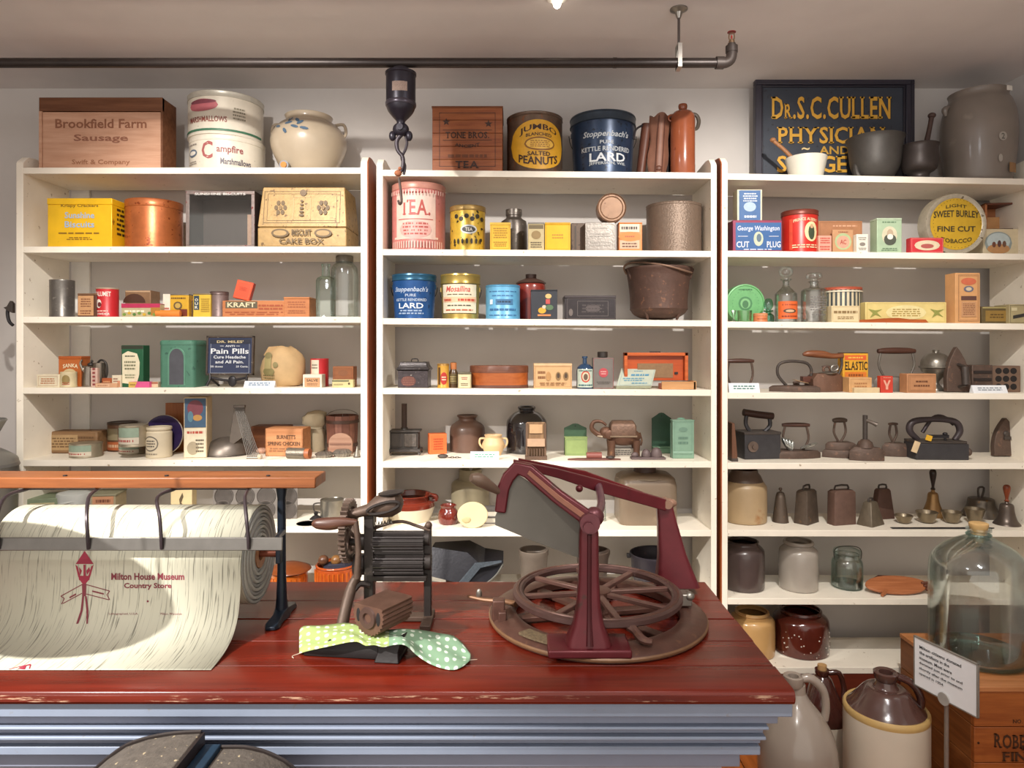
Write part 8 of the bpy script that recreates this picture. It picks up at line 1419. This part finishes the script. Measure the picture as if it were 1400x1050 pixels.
Yj = 2.17; c = P(1211, 0, Yj); t = thing('shouldered_jug', 'large white stoneware jug with a dark brown cone top and tan rim', 'jug', (c.x, Yj, 0)); Rj = .122; zs = P(0, 985, 2.1).z; zt = P(0, 917, Yj).z
part('white_base', lathe([(Rj * .98, 0), (Rj, .008), (Rj, zs - .012)], 48), WHG, t); part('tan_rim', lathe([(Rj, zs - .012), (Rj * 1.008, zs - .006), (Rj * 1.005, zs + .004), (Rj * .97, zs + .010), (Rj * .92, zs + .008)], 48, False), mat('#b5965f', .3, 0, .1), t)
part('brown_cone', lathe(catm([(Rj * .95, zs + .005), (Rj * .8, zs + .022), (Rj * .5, zs + .065), (.036, zt - .05), (.028, zt - .03)], 4) + [(.034, zt - .022), (.036, zt - .004), (.03, zt), (.02, zt - .004), (.018, zt - .03)], 44, False), mat('#4a332e', .18, 0, .2, 14, .02, None, .5, 60, .5, .6), t); part('loop_handle', tube([(.03, -.01, zt - .012), (.07, -.02, zt - .03), (.092, -.03, zt - .07), (.088, -.03, zt - .11), (.08, -.03, zs + .02)], [.012, .012, .012, .011, .011], 10, 4), BRG, t)
# crate and carboy
CRW = wood('#a05a26', '#844317', .5, 0, 4); x0 = P(1332, 0, 2.05).x; x1 = 1.86; y0 = 2.05; y1 = 2.44; zc = .422
t = thing('wooden_crate', 'orange-brown wooden crate with stencilled lettering under the glass carboy', 'crate', ((x0 + x1) / 2, (y0 + y1) / 2, 0)); hx = (x1 - x0) / 2; hy = (y1 - y0) / 2
n = 4
for i in range(n): part('front_board', bx(-hx, hx, -hy, -hy + .016, zc * i / n + .001, zc * (i + 1) / n - .001), CRW, t, .0015)
for i in range(n): part('side_board', bx(-hx, -hx + .016, -hy + .016, hy, zc * i / n + .001, zc * (i + 1) / n - .001), wood('#8a5226', '#6f3d18', .5, 1, 4), t, .0015)
part('back_board', bx(-hx + .016, hx, hy - .016, hy, 0, zc), CRW, t); part('side_board', bx(hx - .016, hx, -hy + .016, hy - .016, 0, zc), CRW, t)
for i in range(3): part('lid_board', bx(-hx - .004, hx, -hy - .004 + i * (2 * hy + .004) / 3, -hy - .006 + (i + 1) * (2 * hy + .004) / 3, zc, zc + .014), wood('#b87a4a', '#a06536', .55, 0, 4), t, .0015)
for zz_ in (.06, .16, .27, .37): part('nail', cyly(-hx + .012, -hy - .0012, -hy + .002, zz_, .0035, 10), mat('#3a2216', .5, .4), t)
W2 = 2 * hx
def fl(px): return (P(px, 0, y0).x - (x0 + x1) / 2) / W2
def fv(py): return P(0, py, y0).z / zc
K2 = '#3f2412'
decals(t, W2, zc, front(-hy), [('T', 'NO.', fl(1391), fv(986), .06, .028, K2), ('T', 'ROBERT', fl(1391), fv(1014), .285, .1, K2, 0, -.15), ('T', 'MINERAL', fl(1430), fv(1022), .3, .035, K2), ('T', 'FINE', fl(1392), fv(1034), .2, .065, K2)], base=.001)
Yc = 2.25; Xc = P(1338, 0, Yc).x; zb = zc + .0145
t = thing('glass_carboy', 'large aqua glass carboy with a short ringed neck standing on the crate', 'carboy', (Xc, Yc, zb)); H = P(0, 722, Yc).z - zb; R = .142
pf = catm([(.125, 0), (.138, .008), (.142, .03), (.142, .1), (.142, .22), (.141, .28), (.134, .315), (.105, .35), (.06, .378), (.036, .39), (.031, .402), (.031, H - .012), (.036, H - .008), (.036, H)], 3)
GA = glass('#ecf5f2')
inn = [(max(.004, a - .006), b + (.008 if b < .05 else 0)) for a, b in pf]
part('glass_wall', lathe([(0, .012)] + [(.08, .004)] + pf + list(reversed(inn)) + [(.07, .014), (0, .02)], 56, False), GA, t)
part('thick_base', lathe([(0, .014), (.08, .006), (.126, .003), (.134, .014), (.12, .03), (.05, .038), (0, .045)], 48, False), glass('#8fc4b6'), t)
for zz_ in (H - .02, H - .04, H - .055): part('neck_ring', tube([(.0335 * math.cos(q), .0335 * math.sin(q), zz_) for q in [2 * PI * k / 28 for k in range(28)]], .0035, 8, 0, True), glass('#7fb5ad'), t)
part('stopper', lathe([(.022, H - .02), (.026, H + .003), (.028, H + .006), (.028, H + .016), (.024, H + .018), (0, H + .018)], 20), mat('#c9a46c', .7, 0, .15), t)
# notice on a stand
A_ = P(1250, 868, 2.1); B_ = P(1338, 905, 1.905); mid = (A_ + B_) / 2; dv = B_ - A_; ang = math.atan2(dv.y, dv.x); Ln = math.hypot(dv.x, dv.y); Hc = .15
t = thing('notice_stand', 'white printed notice card in a grey frame on a thin stand', 'sign', (mid.x, mid.y, 0), ang); zt = A_.z; z0_ = zt - Hc
part('card', bx(-Ln / 2 + .003, Ln / 2 - .003, -.002, .002, z0_ + .003, zt - .003), mat('#dfe0e2', .5, 0, .02), t)
for g in (bx(-Ln / 2, Ln / 2, -.004, .004, zt - .004, zt), bx(-Ln / 2, Ln / 2, -.004, .004, z0_, z0_ + .004), bx(-Ln / 2, -Ln / 2 + .004, -.004, .004, z0_, zt), bx(Ln / 2 - .004, Ln / 2, -.004, .004, z0_, zt)): part('frame_strip', g, mat('#8f8a82', .4, .5), t, .001)
lines = ['Milton citizens donated', 'the artifacts in the', 'museum. Most were', 'donated just prior to and', 'shortly after the museum', 'opened in 1954.']
ws = [.66, .48, .52, .68, .68, .4]
decals(t, Ln, Hc, lambda x, z, o: (x, -.002 - o, z0_ + z), [('t', s, -.4 + w / 2, .82 - .105 * i, w, .062, '#26262a') for i, (s, w) in enumerate(zip(lines, ws))])
cp = part('clip', lathe([(.018, 0), (.018, .004), (0, .004)], 20), mat('#b9b7b2', .3, .5), t); cp.rotation_euler = (PI / 2, 0, 0); cp.location = (.0, -.003, z0_ + .006)
part('stem', cyl(0, .006, .012, z0_ + .03, .006, 12), mat('#8a8178', .4, .6), t); part('stand_base', lathe([(.06, 0), (.06, .006), (.02, .014), (.008, .03), (0, .03)], 28), mat('#7d756c', .4, .6), t)

# ================================================================ groups of repeats
GR = {'cup_bell': 'brass cup bells on the strap', 'cowbell': 'cowbells on the bell shelf', 'fish_tin': 'round fish tins', 'tart_mould': 'fluted tart moulds', 'name_card': 'white name cards on the shelves', 'shelving_unit': 'white shelving units', 'flat_iron': 'flat irons on the right shelves', 'marshmallow_tin': 'stacked marshmallow tins', 'lard_pail': 'blue lard pails', 'small_book': 'small books', 'wooden_ball': 'wooden balls in the orange crock', 'hand_bell': 'hand bells', 'match_holder': 'green match holders', 'iron_mortar': 'iron mortars', 'apothecary_bottle': 'stoppered bottles', 'leather_legging': 'leather leggings'}
for o in list(COL.objects):
    if o.parent is None and o.get('category'):
        g = GR.get(o.name.split('.')[0])
        if g: o['group'] = g
